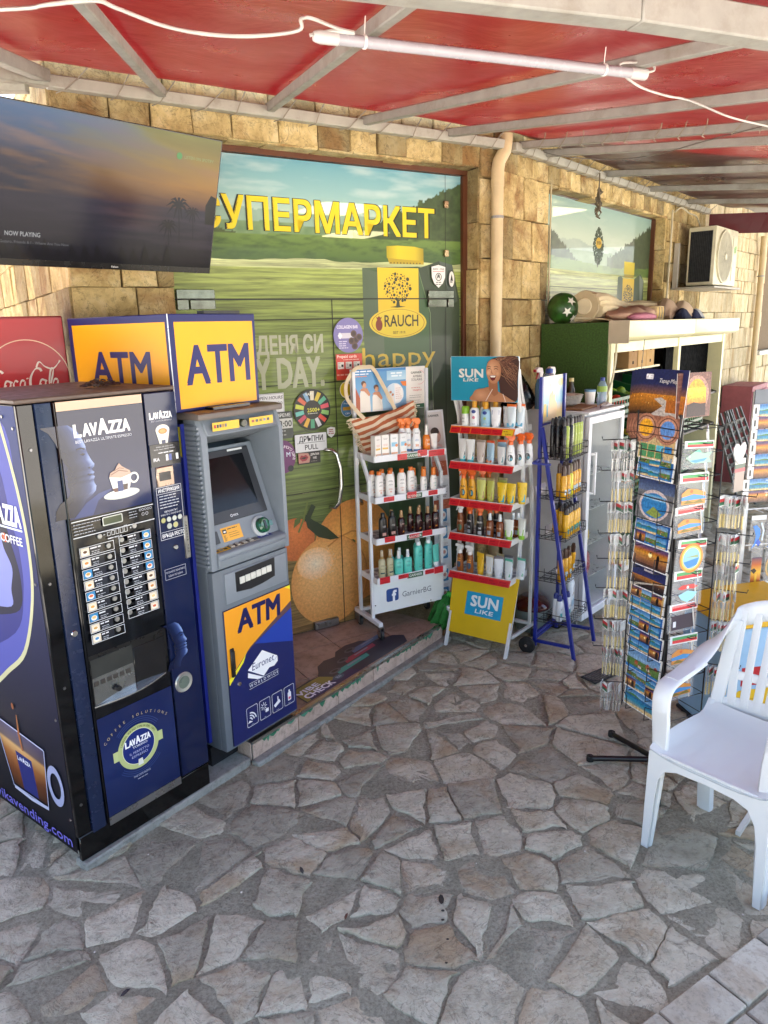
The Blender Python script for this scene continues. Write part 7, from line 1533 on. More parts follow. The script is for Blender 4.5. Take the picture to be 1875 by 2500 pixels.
# ------------------------------------------------------------------ small glass door fridge
fgm = M('dedfe0', .35, var=.03, dirt=.1); fg = fthing('glass_fridge', FG, 0, 0, 0, 'white waist high fridge with glass door beside the blue stand', 'fridge')
FW, FD, FH = .47, .56, 1.385
b = B().box(0, .02, .0, FD, .06, FH-.02).box(FW-.02, FW, .0, FD, .06, FH-.02).box(.02, FW-.02, FD-.02, FD, .06, FH-.02).box(.02, FW-.02, .0, FD, .06, .12).box(.02, FW-.02, .0, FD, FH-.06, FH-.02); b.build('cabinet', fgm, fg)
B().box(-.008, FW+.008, -.03, FD, FH-.018, FH).build('top', fgm, fg, bevel=.004)
B().box(.03, FW-.03, FD-.03, FD-.022, .13, FH-.07).build('liner', M('555e59', .5), fg)
dr_ = B().box(-.006, .034, -.034, -.004, .065, FH-.03).box(FW-.034, FW+.006, -.034, -.004, .065, FH-.03).box(.034, FW-.034, -.034, -.004, .065, .115).box(.034, FW-.034, -.034, -.004, FH-.075, FH-.03).build('door_frame', fgm, fg, bevel=.004)
B().box(.034, FW-.034, -.022, -.018, .115, FH-.075).build('glass_pane', GLASS, dr_); B().bar((.055, -.05, .88), (.055, -.05, 1.14), .014, .014).bar((.055, -.05, .89), (.03, -.03, .89), .012, .012).bar((.055, -.05, 1.13), (.03, -.03, 1.13), .012, .012).build('door_handle', fgm, dr_)
for z in (.30, .52, .75, .98): B().box(.024, FW-.024, .03, FD-.04, z-.004, z).build('wire_shelf', M('c9cfcf', .3, .5), fg)
for x_ in (.05, FW-.05):
    for y_ in (.05, FD-.06): B().lathe([(.018, 0), (.018, .062)], 10, x_, y_).build('foot', M('5a5c5e', .4), fg)
for x_, y_, z_, w_, h_, c_, l_ in ((.20, .15, .522, .24, .10, 'c9a81a', 'yellow packet on the third shelf inside the glass fridge'), (.22, .15, .302, .28, .16, 'a02a30', 'red packet on the second shelf inside the glass fridge'), (.16, .15, .122, .2, .15, '8a8a86', 'grey packet at the bottom of the glass fridge')):
    b = B().loft([[(w_*.5*cos(k*pi/5)*s_, .10*sin(k*pi/5)*s_, z) for k in range(10)] for z, s_ in ((0, .9), (h_*.3, 1.0), (h_*.75, .95), (h_, .6))]); tag(b.build('food_packet', M(c_, .25), smooth=60, loc=FG.w(x_, y_, z_), rz=FG.rz), l_, 'packet')
# things on the fridge
def onf(name, x, y, label, cat, dz=0.0): return fthing(name, FG, x, y, FH+.0005+dz, label, cat)
tag(B().box(-.13, .13, -.07, .07, 0, .014).build('chopping_board', M('8a6038', .55, var=.12), bevel=.003, loc=FG.w(.15, .12, FH), rz=FG.rz+.1), 'brown wooden board on top of the glass fridge', 'board')
plt = onf('plate_stack', .14, .20, 'stack of white plates on the wooden board', 'plates', .001)
for k in range(7): B().lathe([(.045, 0), (.055, .003), (.085+.003*k, .014), (.083+.003*k, .016), (.055, .005), (.001, .004)], 24, 0, 0, 1, .016 + k*.0085).build('plate', M('dcd8d0', .3), plt, smooth=50)
o = onf('round_tray', .26, .34, 'dark round pan lid standing behind the white plates', 'lid'); q_ = B().lathe([(.10, 0), (.105, .004), (.10, .012), (.03, .018), (.001, .019)], 28).build('lid', M('4a4640', .35, .6), o, smooth=50); q_.rotation_euler = (radians(68), 0, .3); q_.location = (0, 0, .085)
wb = onf('water_bottle', .40, .09, 'clear water bottle with blue cap on the right of the fridge top', 'bottle'); B().lathe([(.028, 0), (.031, .006), (.029, .03), (.031, .045), (.029, .06), (.031, .08), (.031, .12), (.02, .145), (.012, .155)], 16).build('body', clear('water_bottle', 'a9c8dc', .42), wb, smooth=50); B().lathe([(.0145, .153), (.0145, .172), (.012, .174)], 14).build('cap', M('28408a', .4), wb); B().lathe([(.0318, .085), (.0318, .12)], 16).build('label', M('8fae4a', .4), wb)
cu_ = onf('paper_cup', .335, .14, 'white cup with light blue rim beside the water bottle', 'cup'); B().lathe([(.028, 0), (.034, .095)], 18).build('cup', M('dfdcd6', .5), cu_, smooth=40); B().lathe([(.0355, .088), (.0362, .10), (.033, .102)], 18).build('rim', M('6a9ac0', .4), cu_)
sj = onf('sauce_bottle', .33, .27, 'dark sauce bottle with yellow cap behind the cup', 'bottle'); B().lathe([(.026, 0), (.028, .05), (.026, .10), (.014, .13), (.013, .15)], 14).build('body', M('4a3a20', .2), sj, smooth=50); B().lathe([(.016, .148), (.016, .17)], 14).build('cap', M('cfc088', .4), sj)
bc = onf('jug', .27, .42, 'clear jug with dark blue cap at the back of the fridge top', 'jug'); B().lathe([(.04, 0), (.042, .05), (.04, .12), (.02, .15), (.018, .16)], 16).build('body', clear('jug', 'c4d4dc', .4), bc, smooth=50); B().lathe([(.024, .158), (.026, .185), (.018, .19)], 14).build('cap', M('1c2a6a', .4), bc)
def trig(x, y, body, head, nose, label):
    r = onf('spray_cleaner', x, y, label, 'spray bottle'); B().loft([ell(.034, .022, 0), ell(.036, .024, .01), ell(.036, .024, .12), ell(.03, .022, .15), ell(.014, .014, .185)]).build('body', clear('cl_' + body, body, .65), r, smooth=50)
    h_ = B().prism([(-.05, .225), (-.05, .243), (-.03, .255), (.02, .25), (.03, .22), (.015, .185), (-.012, .185), (-.012, .222)], 'y', -.012, .012).build('spray_head', M(head, .35), r, bevel=.003); B().prism([(-.02, .222), (-.038, .185), (-.033, .183), (-.012, .215)], 'y', -.006, .006).build('trigger', M(nose, .35), h_); B().box(-.058, -.05, -.009, .009, .226, .242).build('nozzle', M(nose, .35), h_)
trig(.13, .30, '3f7f8a', 'd9d6d2', 'c0202a', 'teal spray cleaner with red trigger on the fridge'); trig(.03, .33, '4a86a8', 'dcd6d2', 'b82a34', 'blue spray cleaner with white head, leftmost on the fridge')
w5 = onf('water_jug', -.01, .24, 'large clear water bottle with blue cap at the left of the fridge top', 'bottle'); B().lathe([(.05, 0), (.055, .02), (.053, .12), (.055, .16), (.03, .215), (.02, .225)], 18).build('body', clear('water_jug', '9ab8c8', .45), w5, smooth=50); B().lathe([(.023, .222), (.023, .246), (.018, .25)], 14).build('cap', M('24449a', .4), w5)
pc_ = onf('cup', .455, .12, 'small lilac cup lying at the fridge corner', 'cup'); q_ = B().lathe([(.02, 0), (.026, .06), (.024, .06), (.018, .004)], 16).build('cup', M('9a7aa0', .4), pc_, smooth=40); q_.rotation_euler = (0, radians(88), .3); q_.location = (-.03, 0, .027)
fk = B().bar((-.05, 0, .003), (.05, .01, .003), .006, .003).bar((.05, .01, .003), (.085, .012, .006), .016, .003); tag(fk.build('spoon', M('3a3a5a', .4), loc=FG.w(.28, .03, FH), rz=FG.rz+.3), 'dark blue plastic spoon lying on the fridge top edge', 'spoon')
wp_ = onf('paper_packet', .36, .04, 'crumpled white paper at the front of the fridge top', 'paper'); B().loft([[(.07*cos(k*pi/4)*s_, .03*sin(k*pi/4)*s_, z + .004*sin(k*2.3)) for k in range(8)] for z, s_ in ((.004, 1), (.012, .9), (.02, .5))]).build('paper', M('d6cfc4', .6), wp_)
bgm = onf('rubbish_bag', -.06, .42, 'black plastic bag slumped behind the fridge top', 'bag'); rg = random.Random(3)
B().loft([[(r_*(1 + .18*sin(k*3.1 + h*40) + rg.uniform(-.06, .06))*cos(2*pi*k/16), .7*r_*(1 + .15*sin(k*2.3))*sin(2*pi*k/16), h) for k in range(16)] for h, r_ in ((0, .10), (.03, .12), (.09, .11), (.15, .075), (.20, .03), (.22, .012))]).build('bag', M('0c0c0e', .25, bmp=.4, bs=40), bgm, smooth=60)

# ------------------------------------------------------------------ long white produce cabinet with turf side
cb = fthing('produce_cabinet', RW, .54, -.50, 0, 'long white open produce cabinet with green turf covered end', 'cabinet')
CW, CDp, CHt = 2.58, .48, 1.90; CWM = M('d9d2a6', .4, var=.04, dirt=.12)
TURF = M('35521e', .95, var=.35, vs=90, bmp=1.0, bs=260)
B().box(-.012, .0, .0, CDp, .05, CHt-.005).build('turf_panel', TURF, cb)
B().box(0, .05, -.02, CDp, .0, 1.785).build('end_frame', CWM, cb); B().box(CW-.05, CW, -.02, CDp, 0, 1.785).build('end_frame', CWM, cb)
B().box(0, CW, CDp-.02, CDp, 0, CHt).build('back_panel', M('2a2622', .8), cb); B().box(0, CW, 0, CDp, CHt-.03, CHt-.01).build('roof_panel', CWM, cb)
for x_ in (1.33,): B().box(x_, x_+.055, -.02, .02, .0, 1.785).build('front_post', CWM, cb, bevel=.003)
B().prism([(-.135, 1.905), (-.135, 1.80), (-.10, 1.775), (.0, 1.765), (.0, 1.905)], 'x', -.005, 1.335).build('fascia', CWM, cb, bevel=.004); B().prism([(-.135, 1.905), (-.135, 1.80), (-.10, 1.775), (.0, 1.765), (.0, 1.905)], 'x', 1.339, CW).build('fascia', CWM, cb, bevel=.004); B().box(-.010, -.005, -.137, .0, 1.762, 1.907).build('fascia_end', M('b3a68e', .5), cb)
B().box(.05, CW-.05, -.015, .02, 1.70, 1.765).build('top_rail', CWM, cb)
for z in (.28, .62, .98, 1.27): B().prism([(.0, z-.03), (CDp-.03, z+.09), (CDp-.03, z+.105), (.0, z-.012)], 'x', .05, CW-.05).build('sloped_shelf', M('34322e', .5, .3), cb)
B().box(.05, 1.33, .12, CDp-.02, 1.545, 1.56).build('upper_shelf', CWM, cb)
B().box(1.40, CW-.06, .10, .12, 1.29, 1.69).build('inner_panel', M('060708', .9, spec=.05), cb)
# cartons and crates on its shelves
for k, x_ in enumerate((.62, .80, .97)): 
    r = fthing('cardboard_box', RW, .54 + x_, -.30, 1.562, 'tan cardboard box with two holes, %s of three on the upper cabinet shelf' % ('left', 'middle', 'right')[k], 'box', 'boxes on the upper shelf'); B().box(0, .165, -.10, .10, 0, .17).build('box', M('b8925c' if k else '9a764a', .8, var=.08), r, bevel=.003)
    for z_ in (.03, .12): B().box(.07, .095, -.1015, -.10, z_, z_+.022).build('hand_hole', M('2a1c10', .9), r)
CRG = M('135028', .4, var=.15)
crn = [(.08, 1.27), (.50, 1.27), (.92, 1.27), (1.42, 1.27), (1.84, 1.27), (.08, .98), (.50, .98), (.92, .98), (1.42, .98), (1.84, .98), (.08, .62), (.50, .62), (.92, .62), (.08, .28), (.50, .28), (.92, .28), (1.42, .62), (1.84, .62)]
shelfn = {1.27: 'top', .98: 'second', .62: 'third', .28: 'bottom'}; pcol = ['c0301c', 'd98a1c', 'c9b42a', '7a9a2c', 'b8402a', '6a4a34', 'a8b04a', 'd07a1e']
P0 = None
for i, (x_, z_) in enumerate(crn):
    lab = 'green plastic crate, %s from left on the %s shelf of the produce cabinet' % (ordn[[q[0] for q in crn if q[1] == z_].index(x_)], shelfn[z_])
    loc = RW.w(.54 + x_, -.485, z_-.02)
    if P0 is None:
        P0 = thing('plastic_crate', loc, RW.rz, lab, 'crate', 'green crates in the produce cabinet')
        def R(y): return y*.255
        for nm, q in (('base', (0, .40, .01, .40, .012, .02)),): 
            B().add([(x, y, z + R(y)) for x, y, z in [(0,.01,.012),(.40,.01,.012),(.40,.40,.012),(0,.40,.012),(0,.01,.02),(.40,.01,.02),(.40,.40,.02),(0,.40,.02)]], [(3,2,1,0),(4,5,6,7),(0,1,5,4),(1,2,6,5),(2,3,7,6),(3,0,4,7)]).build('base', CRG, P0)
        b = B()
        for z in (.02, .065, .115): b.box(0, .40, .005, .013, z, z+.022)
        for k in range(9): b.box(.0 + k*.049, .008 + k*.049, .005, .013, .02, .137)
        b.build('front_lattice', CRG, P0)
        for xs in (0, .392): B().add([(x, y, z + R(y)) for x, y, z in [(xs,.01,.02),(xs+.008,.01,.02),(xs+.008,.40,.02),(xs,.40,.02),(xs,.01,.13),(xs+.008,.01,.13),(xs+.008,.40,.13),(xs,.40,.13)]], [(3,2,1,0),(4,5,6,7),(0,1,5,4),(1,2,6,5),(2,3,7,6),(3,0,4,7)]).build('side_wall', CRG, P0)
        r = P0
    else: r = dup(P0, loc, RW.rz, lab)
# fruit heaped in the crates
rg = random.Random(19); FP = {}
fruitn = {'c0301c': 'red pepper', 'd98a1c': 'orange', 'c9b42a': 'yellow lemon', '7a9a2c': 'green apple', 'b8402a': 'tomato', '6a4a34': 'brown potato', 'a8b04a': 'pale green pear', 'd07a1e': 'orange'}
for i, (x_, z_) in enumerate(crn):
    if z_ < .5 and x_ > .3: continue
    col = pcol[(i*3) % 8]
    if i == 3: col = 'd98a1c'
    n = 9 if z_ > .6 else 6
    for k in range(n):
        fx, fy = .05 + (k % 5)*.075 + rg.uniform(-.01, .01), .06 + (k//5)*.10 + rg.uniform(-.01, .01); zz = z_ + fy*.255 + .045 + (.035 if k % 2 else 0)
        loc = RW.w(.54 + x_ + fx, -.485 + fy, zz); lab = '%s in the %s crate from left on the %s produce shelf' % (fruitn[col], ordn[[q[0] for q in crn if q[1] == z_].index(x_)], shelfn[z_])
        if col not in FP:
            me = B().lathe([(.006, -.034), (.022, -.028), (.036, -.008), (.036, .010), (.024, .030), (.006, .035)], 12).mesh('fruit', M(col, .4, var=.15, vs=30), smooth=60); FP[col] = me
        o = bpy.data.objects.new('fruit', FP[col]); link(o); o.location = loc; o.rotation_euler = (rg.uniform(-.6, .6), rg.uniform(-.6, .6), 0); tag(o, lab, 'fruit', 'fruit in the crate %d' % i)
# ball, rolled parasol and cushions on the cabinet roof
bl = fthing('football', RW, .60, -.14, CHt-.01+.105, 'green football with white stars on the produce cabinet', 'ball'); B().lathe([(.105*sin(pi*k/16), -.105*cos(pi*k/16)) for k in range(17)], 26).build('ball', M('1f4a16', .4, var=.6, vs=22), bl, smooth=80)
a = Art(.0002)
for q in range(6):
    an = q*pi/3 + .3; vx = Vector((cos(an)*.8, -1.0 + (q % 2)*.3, sin(an)*.8)).normalized(); c_ = vx*.1056; X = vx.cross(Vector((0, 0, 1))).normalized(); Y = X.cross(vx) * -1
    ar = Art(.0003); ar.poly([((.034 if k % 2 == 0 else .014)*cos(k*pi/5 + .3), (.034 if k % 2 == 0 else .014)*sin(k*pi/5 + .3)) for k in range(10)], 'd0d3c6')
    o = ar.build('star', PR, bl, c_ + vx*.002, X, Y)
CLOTH = M('cbbd98', .9, var=.10, vs=8, bmp=.5, bs=40)
pr_ = fthing('rolled_parasol', RW, .60, -.28, CHt-.008, 'bundle of rolled beige parasol cloth lying on the produce cabinet', 'parasol')
rings = []; n = 64
for k in range(61):
    f_ = k/60; x = .05 + f_*2.0; r_ = .118*(1 - .42*f_)*(1 + .10*sin(f_*13)) if k else .112; yc = .03*sin(f_*5); zc = r_*.80 + .012 - .01*f_; q = []
    for j in range(n):
        a_ = 2*pi*j/n; ca, sa = cos(a_), sin(a_); fo = abs(vn(ca*2.4 + f_*5, sa*2.4 + f_*2.2) - .5)*1.1 + abs(vn(ca*5 - f_*9, sa*5 + 7 + f_*4) - .5)*.5; rr = r_*(.82 + .42*fo)
        q.append((x + .03*sin(a_*2 + f_*4), yc + rr*1.12*ca, max(.002, zc + rr*.86*sa)))
    rings.append(q)
B().loft(rings).build('cloth', CLOTH, pr_, smooth=70); B().lathe([(.10, -.012), (.104, .0), (.10, .012)], 24, .04, .0, 1, .112, axis='x').build('end_disc', M('b5a684', .6), pr_); B().lathe([(.05, -.02), (.055, -.012)], 20, .04, 0, 1, .112, axis='x').build('end_boss', M('d6caa8', .6), pr_)
cu = fthing('cushion', RW, .66, -.44, CHt-.008, 'flattened pink and beige cushion at the front of the cabinet roof', 'cushion'); rings = []
for k in range(13): f_ = k/12; w_ = sin(pi*min(1, max(0, f_)))**.45*.10 + .004; rings.append([(f_*.78, -.0 + w_*cos(2*pi*j/16), .045 + .045*(w_/.104)*sin(2*pi*j/16)*(1 + .1*sin(f_*20)) + .02*f_) for j in range(16)])
B().loft([[(x, y*(1 + .3*(vn(x*18, y*25)-.5)), z*(1 + .5*(vn(x*16, y*22 + 5)-.5))) for x, y, z in r_] for r_ in rings]).build('pad', M('b09078', .9, var=.15, vs=12, bmp=.5, bs=60), cu, smooth=60)
cu2 = fthing('cushion', RW, .80, -.52, CHt-.006, 'small faded pink cushion beside the yellow chevron cloth', 'cushion'); rings = []
for k in range(11): f_ = k/10; w_ = sin(pi*f_)**.45*.06 + .003; rings.append([(f_*.48, w_*cos(2*pi*j/14), .032 + .032*(w_/.063)*sin(2*pi*j/14)) for j in range(14)])
B().loft(rings).build('pad', M('c07e90', .9, var=.1), cu2, smooth=60)
cv = fthing('folded_cloth', RW, 1.34, -.46, CHt-.006, 'folded cloth with yellow and black chevrons on the cabinet', 'cloth'); B().box(0, .16, -.06, .06, 0, .11).build('cloth', M('c9b48a', .9), cv, bevel=.02, seg=2)
a = Art(.0003)
for k in range(6): a.poly([(.005 + k*.026, .02), (.016 + k*.026, .02), (.03 + k*.026, .06), (.016 + k*.026, .10), (.005 + k*.026, .10), (.019 + k*.026, .06)], '1c1a14' if k % 2 else 'd0a82a')
a.build('chevrons', PRM, cv, (0, -.0605, 0))
cl2 = fthing('cloth_heap', RW, 1.9, -.42, CHt-.006, 'crumpled heap of beige and navy cloth at the right of the cabinet roof', 'cloth'); rg = random.Random(8)
for c_, x_, y_, s_ in (('b49a80', 0, .04, 1.0), ('c4ad92', .22, -.02, .9), ('1c2440', .05, -.08, .55), ('20284a', .30, -.09, .5), ('8f7a68', .42, .02, .8), ('c9cdd0', .66, .0, .55)):
    rings = [[(x_ + s_*r_*(1 + .25*sin(j*2.1 + h*50) + rg.uniform(-.12, .12))*cos(2*pi*j/14), y_ + s_*.6*r_*(1 + .2*sin(j*1.7))*sin(2*pi*j/14), s_*h) for j in range(14)] for h, r_ in ((0, .17), (.04, .18), (.10, .14), (.15, .08), (.175, .02))]
    B().loft(rings).build('cloth', M(c_, .9, bmp=.3, bs=60), cl2, smooth=50)
cable('power_cable', [RW.w(.60, -.2, 1.93), RW.w(.66, -.48, 1.9), RW.w(.60, -.53, 1.75), RW.w(.54, -.54, 1.55), RW.w(.53, -.5, 1.40)], .007, 'pale cable hanging down the turf end of the cabinet', M('c4bc9c', .5))
cable('cord', [RW.w(.80, -.64, 1.78), RW.w(.77, -.63, 1.4), RW.w(.72, -.62, .9), RW.w(.70, -.62, .5)], .0025, 'thin grey cord hanging in front of the produce cabinet', M('7d7a70', .7))
# ------------------------------------------------------------------ souvenir rack with postcards
RC = Vector((1.160, 2.858, 0)); FL_ = Fr((0, 0), 157.6); FR_ = Fr((0, 0), 67.6)
def facef(fr, d=.11): q = RC - fr.y*d - fr.x*.11; return Fr((q.x, q.y), fr.az)
LF, RF = facef(FL_), facef(FR_); BF = facef(Fr((0, 0), -22.4)); 
rk = thing('postcard_rack', RC, LF.rz, 'tall black wire rack covered in postcards, spoons and magnets', 'rack')
B().tube([(0, 0, .03), (0, 0, 1.62)], .012, 10).build('pole', BLACK, rk, smooth=60)
for an in (115, 168, 250, 320, 35): 
    a_ = radians(an) - LF.rz; q = (.28*cos(a_), .28*sin(a_), .022)
    lg = B().tube([(0, 0, .045), q], .0125, 10).build('base_leg', M('101114', .35), rk, smooth=60); B().lathe([(.016, -.012), (.017, .0), (.016, .012)], 12, q[0], q[1], 1, .022).build('end_cap', RUBBER, lg)
wr_ = B(); h_ = .112
for sx in (-1, 1):
    for sy in (-1, 1): wr_.tube([(sx*h_, sy*h_, .28), (sx*h_, sy*h_, 1.56)], .003, 5)
for z in [.30 + k*.0925 for k in range(14)]: wr_.tube([(-h_, -h_, z), (h_, -h_, z), (h_, h_, z), (-h_, h_, z), (-h_, -h_, z)], .0022, 4)
for z in (.5, 1.0, 1.5): wr_.tube([(-h_, 0, z), (h_, 0, z)], .003, 4).tube([(0, -h_, z), (0, h_, z)], .003, 4)
wr_.build('wire_cage', WIRE, rk)
def pal(rg): return rg.choice(['sea', 'sunset', 'town', 'multi', 'night', 'multi', 'sea', 'town'])
def card_art(w, h, kind, rg, border=True):
    a = Art(.00015); 
    if border: a.rect(0, 0, w, h, 'e6e6e2'); m_ = .004
    else: m_ = 0
    def scene(x0, y0, x1, y1, kind):
        hy = y0 + (y1-y0)*rg.uniform(.45, .62)
        if kind == 'sea':
            a.grad(x0, hy, x1, y1, ['8fb4cc', '4a86b8', '2f6aa8']); a.grad(x0, y0, x1, hy, ['b89c66', '2a8aa4', '1c5a92']); a.poly([(x0, y0), (x1, y0), (x1, y0+(hy-y0)*.35), (x0, y0+(hy-y0)*.15)], 'd8bc84')
            a.poly([(x0, hy), (x0+(x1-x0)*.25, hy+(y1-y0)*.1), (x0+(x1-x0)*.5, hy+.001), (x0+(x1-x0)*.5, hy-.002), (x0, hy-.002)], '4a7a3a')
        elif kind == 'sunset':
            a.grad(x0, hy, x1, y1, ['c9902c', 'b06428', '6a4460', '343468']); a.grad(x0, y0, x1, hy, ['3a2a30', '8a5a3a', 'c98a3a']); a.circ((x0+x1)/2, hy, (y1-y0)*.12, 'f3e09a', n=12); cx = x0+(x1-x0)*rg.uniform(.5, .8); a.poly([(cx-.006, y0), (cx-.008, hy), (cx, hy+.012), (cx+.008, hy), (cx+.006, y0)], '1c1416')
        elif kind == 'town':
            a.grad(x0, hy, x1, y1, ['8fb0c8', '3f78b0']); a.rect(x0, y0, x1, hy, '5a7a3c')
            for q in range(9): x = x0 + (x1-x0)*rg.random()*.85; y = y0 + (hy-y0)*rg.random(); s_ = (x1-x0)*.1; kk = a.k; a.rect(x, y, x+s_, y+s_*.5, rg.choice(('a86a40', 'b89c7a', 'c9c0ae', '8a4028'))); a.poly([(x-.001, y+s_*.5), (x+s_/2, y+s_*.85), (x+s_+.001, y+s_*.5)], 'a8452c')
            a.poly([(x0, y0), (x1, y0), (x1, y0+(hy-y0)*.2), (x0, y0+(hy-y0)*.3)], '2f7ab8')
        else:
            a.grad(x0, hy, x1, y1, ['2a3060', '1a2048']); a.grad(x0, y0, x1, hy, ['14141c', '3a2a28', 'b0702c'])
            for q in range(14): x, y = rg.uniform(x0, x1), rg.uniform(y0, hy); kk = a.k; a.circ(x, y, .0018, rg.choice(('f0c060', 'e08a3a', 'f0e0b0')), n=5); a.k = kk
            a.k += 1; a.line([(x0, y0), ((x0+x1)/2, (y0+hy)/2), (x1, hy-.004)], [.012, .006, .002], 'b9b0a0')
    if kind == 'multi':
        a.rect(m_, m_, w-m_, h-m_, rg.choice(('1f5aa8', 'c9a56a', '2a6ab0', '1a3a7a')))
        for i in range(3):
            for j in range(2): x0 = m_+.004 + i*(w-2*m_-.004)/3; y0 = m_+.003 + j*(h-2*m_-.003)/2; scene(x0, y0, x0+(w-2*m_)/3-.006, y0+(h-2*m_)/2-.005, rg.choice(('sea', 'town', 'sunset', 'sea')))
    else:
        scene(m_, m_, w-m_, h-m_, kind)
        if rg.random() < .5: a.text(rg.choice(('Nessebar', 'Bulgaria', 'Sunny Beach', 'Sozopol')), w/2, h*.80, h*.10, 'e9e6dc', bold=.03, shear=.2)
    return a
def postcard(fr, x, z, w, h, y, lean, kind, rg, label, name='postcard', th=.004, art=None, group='postcards in the wire rack', cat='postcard', rot=0, drz=0):
    r = thing(name, fr.w(x, y, z), fr.rz, label, cat, group); r.rotation_euler = (-lean, rot, fr.rz + drz)
    B().box(0, w, .0005, .0005+th, 0, h).build('card', M('d9d6d0', .6), r); (art or card_art(w, h, kind, rg)).build('print', PRC, r); return r
rg = random.Random(101)
rows = [(1.375, .155), (1.30, .10), (1.135, .16), (1.03, .10), (.935, .095), (.842, .095), (.75, .095), (.66, .095), (.565, .095), (.475, .095), (.385, .095), (.30, .09)]
kinds = ['x', 'multi', 'x', 'multi', 'sunset', 'night', 'multi', 'multi', 'multi', 'town', 'multi', 'sea']
# top stack: large souvenir prints
def arches(w, h, rg):
    a = Art(.00015); a.rect(0, 0, w, h, '23233a'); a.grad(0, h*.55, w, h, ['8a5a2a', '1c2450', '1a2150']); a.grad(0, h*.3, w, h*.62, ['14141c', 'c07a28']); 
    for q in range(26): kk = a.k; a.circ(rg.uniform(0, w), rg.uniform(h*.45, h*.64), .0022, rg.choice(('f0b050', 'f0d090', 'd07020')), n=5); a.k = kk
    a.k += 1; a.poly([(w*.3, h*.3), (w*.95, h*.3), (w*.8, h*.45), (w*.5, h*.58), (w*.35, h*.55), (w*.55, h*.45)], 'b0a8a0'); a.rect(w*.62, h*.36, w, h*.55, 'a8622a'); a.text('Tapag-Mapa', w*.62, h*.80, h*.06, 'd9d6d0', shear=.3); a.rrect(w*.12, h*.84, w*.28, h*.92, .003, 'e6e6e6')
    a.rect(0, 0, w, h*.30, '8a5a48')
    for cx in (.27, .74):
        for r_, c_ in ((.25, 'a8745c'), (.21, '6a4236'), (.19, 'b98a72'), (.155, 'e0a22c' if cx < .5 else '5a86c0')): a.circ(w*cx, h*.10, w*r_, c_, h*r_*.9, 22)
    a.rect(0, 0, w, h*.02, '6a4236'); return a
for k in range(5): postcard(LF, -.105 + k*.019 + rg.uniform(-.01, .01), 1.455 + .004*k, .245, .25, .03 - k*.008, .10, 'town', rg, ('front large night city print' if k == 4 else 'large souvenir print, %s behind the front one' % ['farthest', 'fourth', 'third', 'second'][k]) + ', top of the postcard rack', 'souvenir_print', .0015, arches(.245, .25, rg), 'large prints on the rack', 'print', rot=(-.05 + .012*k))
def sunny(w, h, rg):
    a = Art(.00015); a.rect(0, 0, w, h, 'd9d2c0'); a.grad(.004, h*.62, w-.004, h-.004, ['2a78c0', '5aa4d8', '8abfe2']); a.rect(.004, .004, w-.004, h*.62, 'cfae78'); a.text('SUNNY BEACH', w*.33, h*.86, h*.085, 'c8303a', w=w*.52, bold=.05)
    for i in range(4):
        for j in range(3): a.rect(.012 + i*.044, .008 + j*.028, .050 + i*.044, .031 + j*.028, rg.choice(('3a9ac0', '4a8a5a', 'c9b080', '2a7ab8', '5ab0c8'))); 
    return a
def heartcard(w, h, rg):
    a = Art(.00015); a.grad(0, h*.7, w, h, ['5a6a8a', '22305a']); a.rect(0, 0, w, h*.7, '6a6a6c'); a.circ(w*.5, h*.38, w*.42, 'c9b8b4', h*.38, 24); a.circ(w*.5, h*.37, w*.36, '2f78b0', h*.31, 24); a.poly([(w*.3, h*.15), (w*.5, h*.35), (w*.75, h*.2), (w*.6, h*.08)], '8a9a4a'); a.rect(w*.2, h*.5, w*.8, h*.62, '6aaad0'); a.text('NESSEBAR', w*.6, h*.52, h*.07, 'e6e8ea'); return a
names_ = ['wide', 'second', 'large', 'fourth', 'fifth', 'sixth', 'seventh', 'eighth', 'ninth', 'tenth', 'eleventh', 'lowest']
for i, ((z, h), kd) in enumerate(zip(rows, kinds)):
    w = .195; art = sunny(w, h, rg) if i == 0 else heartcard(w, h, rg) if i == 2 else None
    base = {0: 'beach postcard with red lettering below the night print', 2: 'postcard with a heart shaped frame and harbour'}.get(i, None)
    lab = base or {'multi': 'postcard of several small views', 'sunset': 'sunset postcard with an orange sail', 'night': 'dusk postcard with dark headland', 'town': 'postcard of a red roofed town', 'sea': 'blue sea postcard with white border'}[kd] + ', %s row down the rack left face' % ordn[i+1]
    postcard(LF, .008 + rg.uniform(-.004, .004), z, w, h, -.004, .10, kd, rg, lab, th=.006, art=art)
for z, h in rows:
    for x in (-.055, .055): B().tube([(x-.05 if x < 0 else x+.05, -h_-.004, z+.055), (x, -h_-.026, z+.055), (x, -h_-.028, z-.004), (x, -h_+.0, z-.006)], .0022, 4).build('card_holder', WIRE, rk)
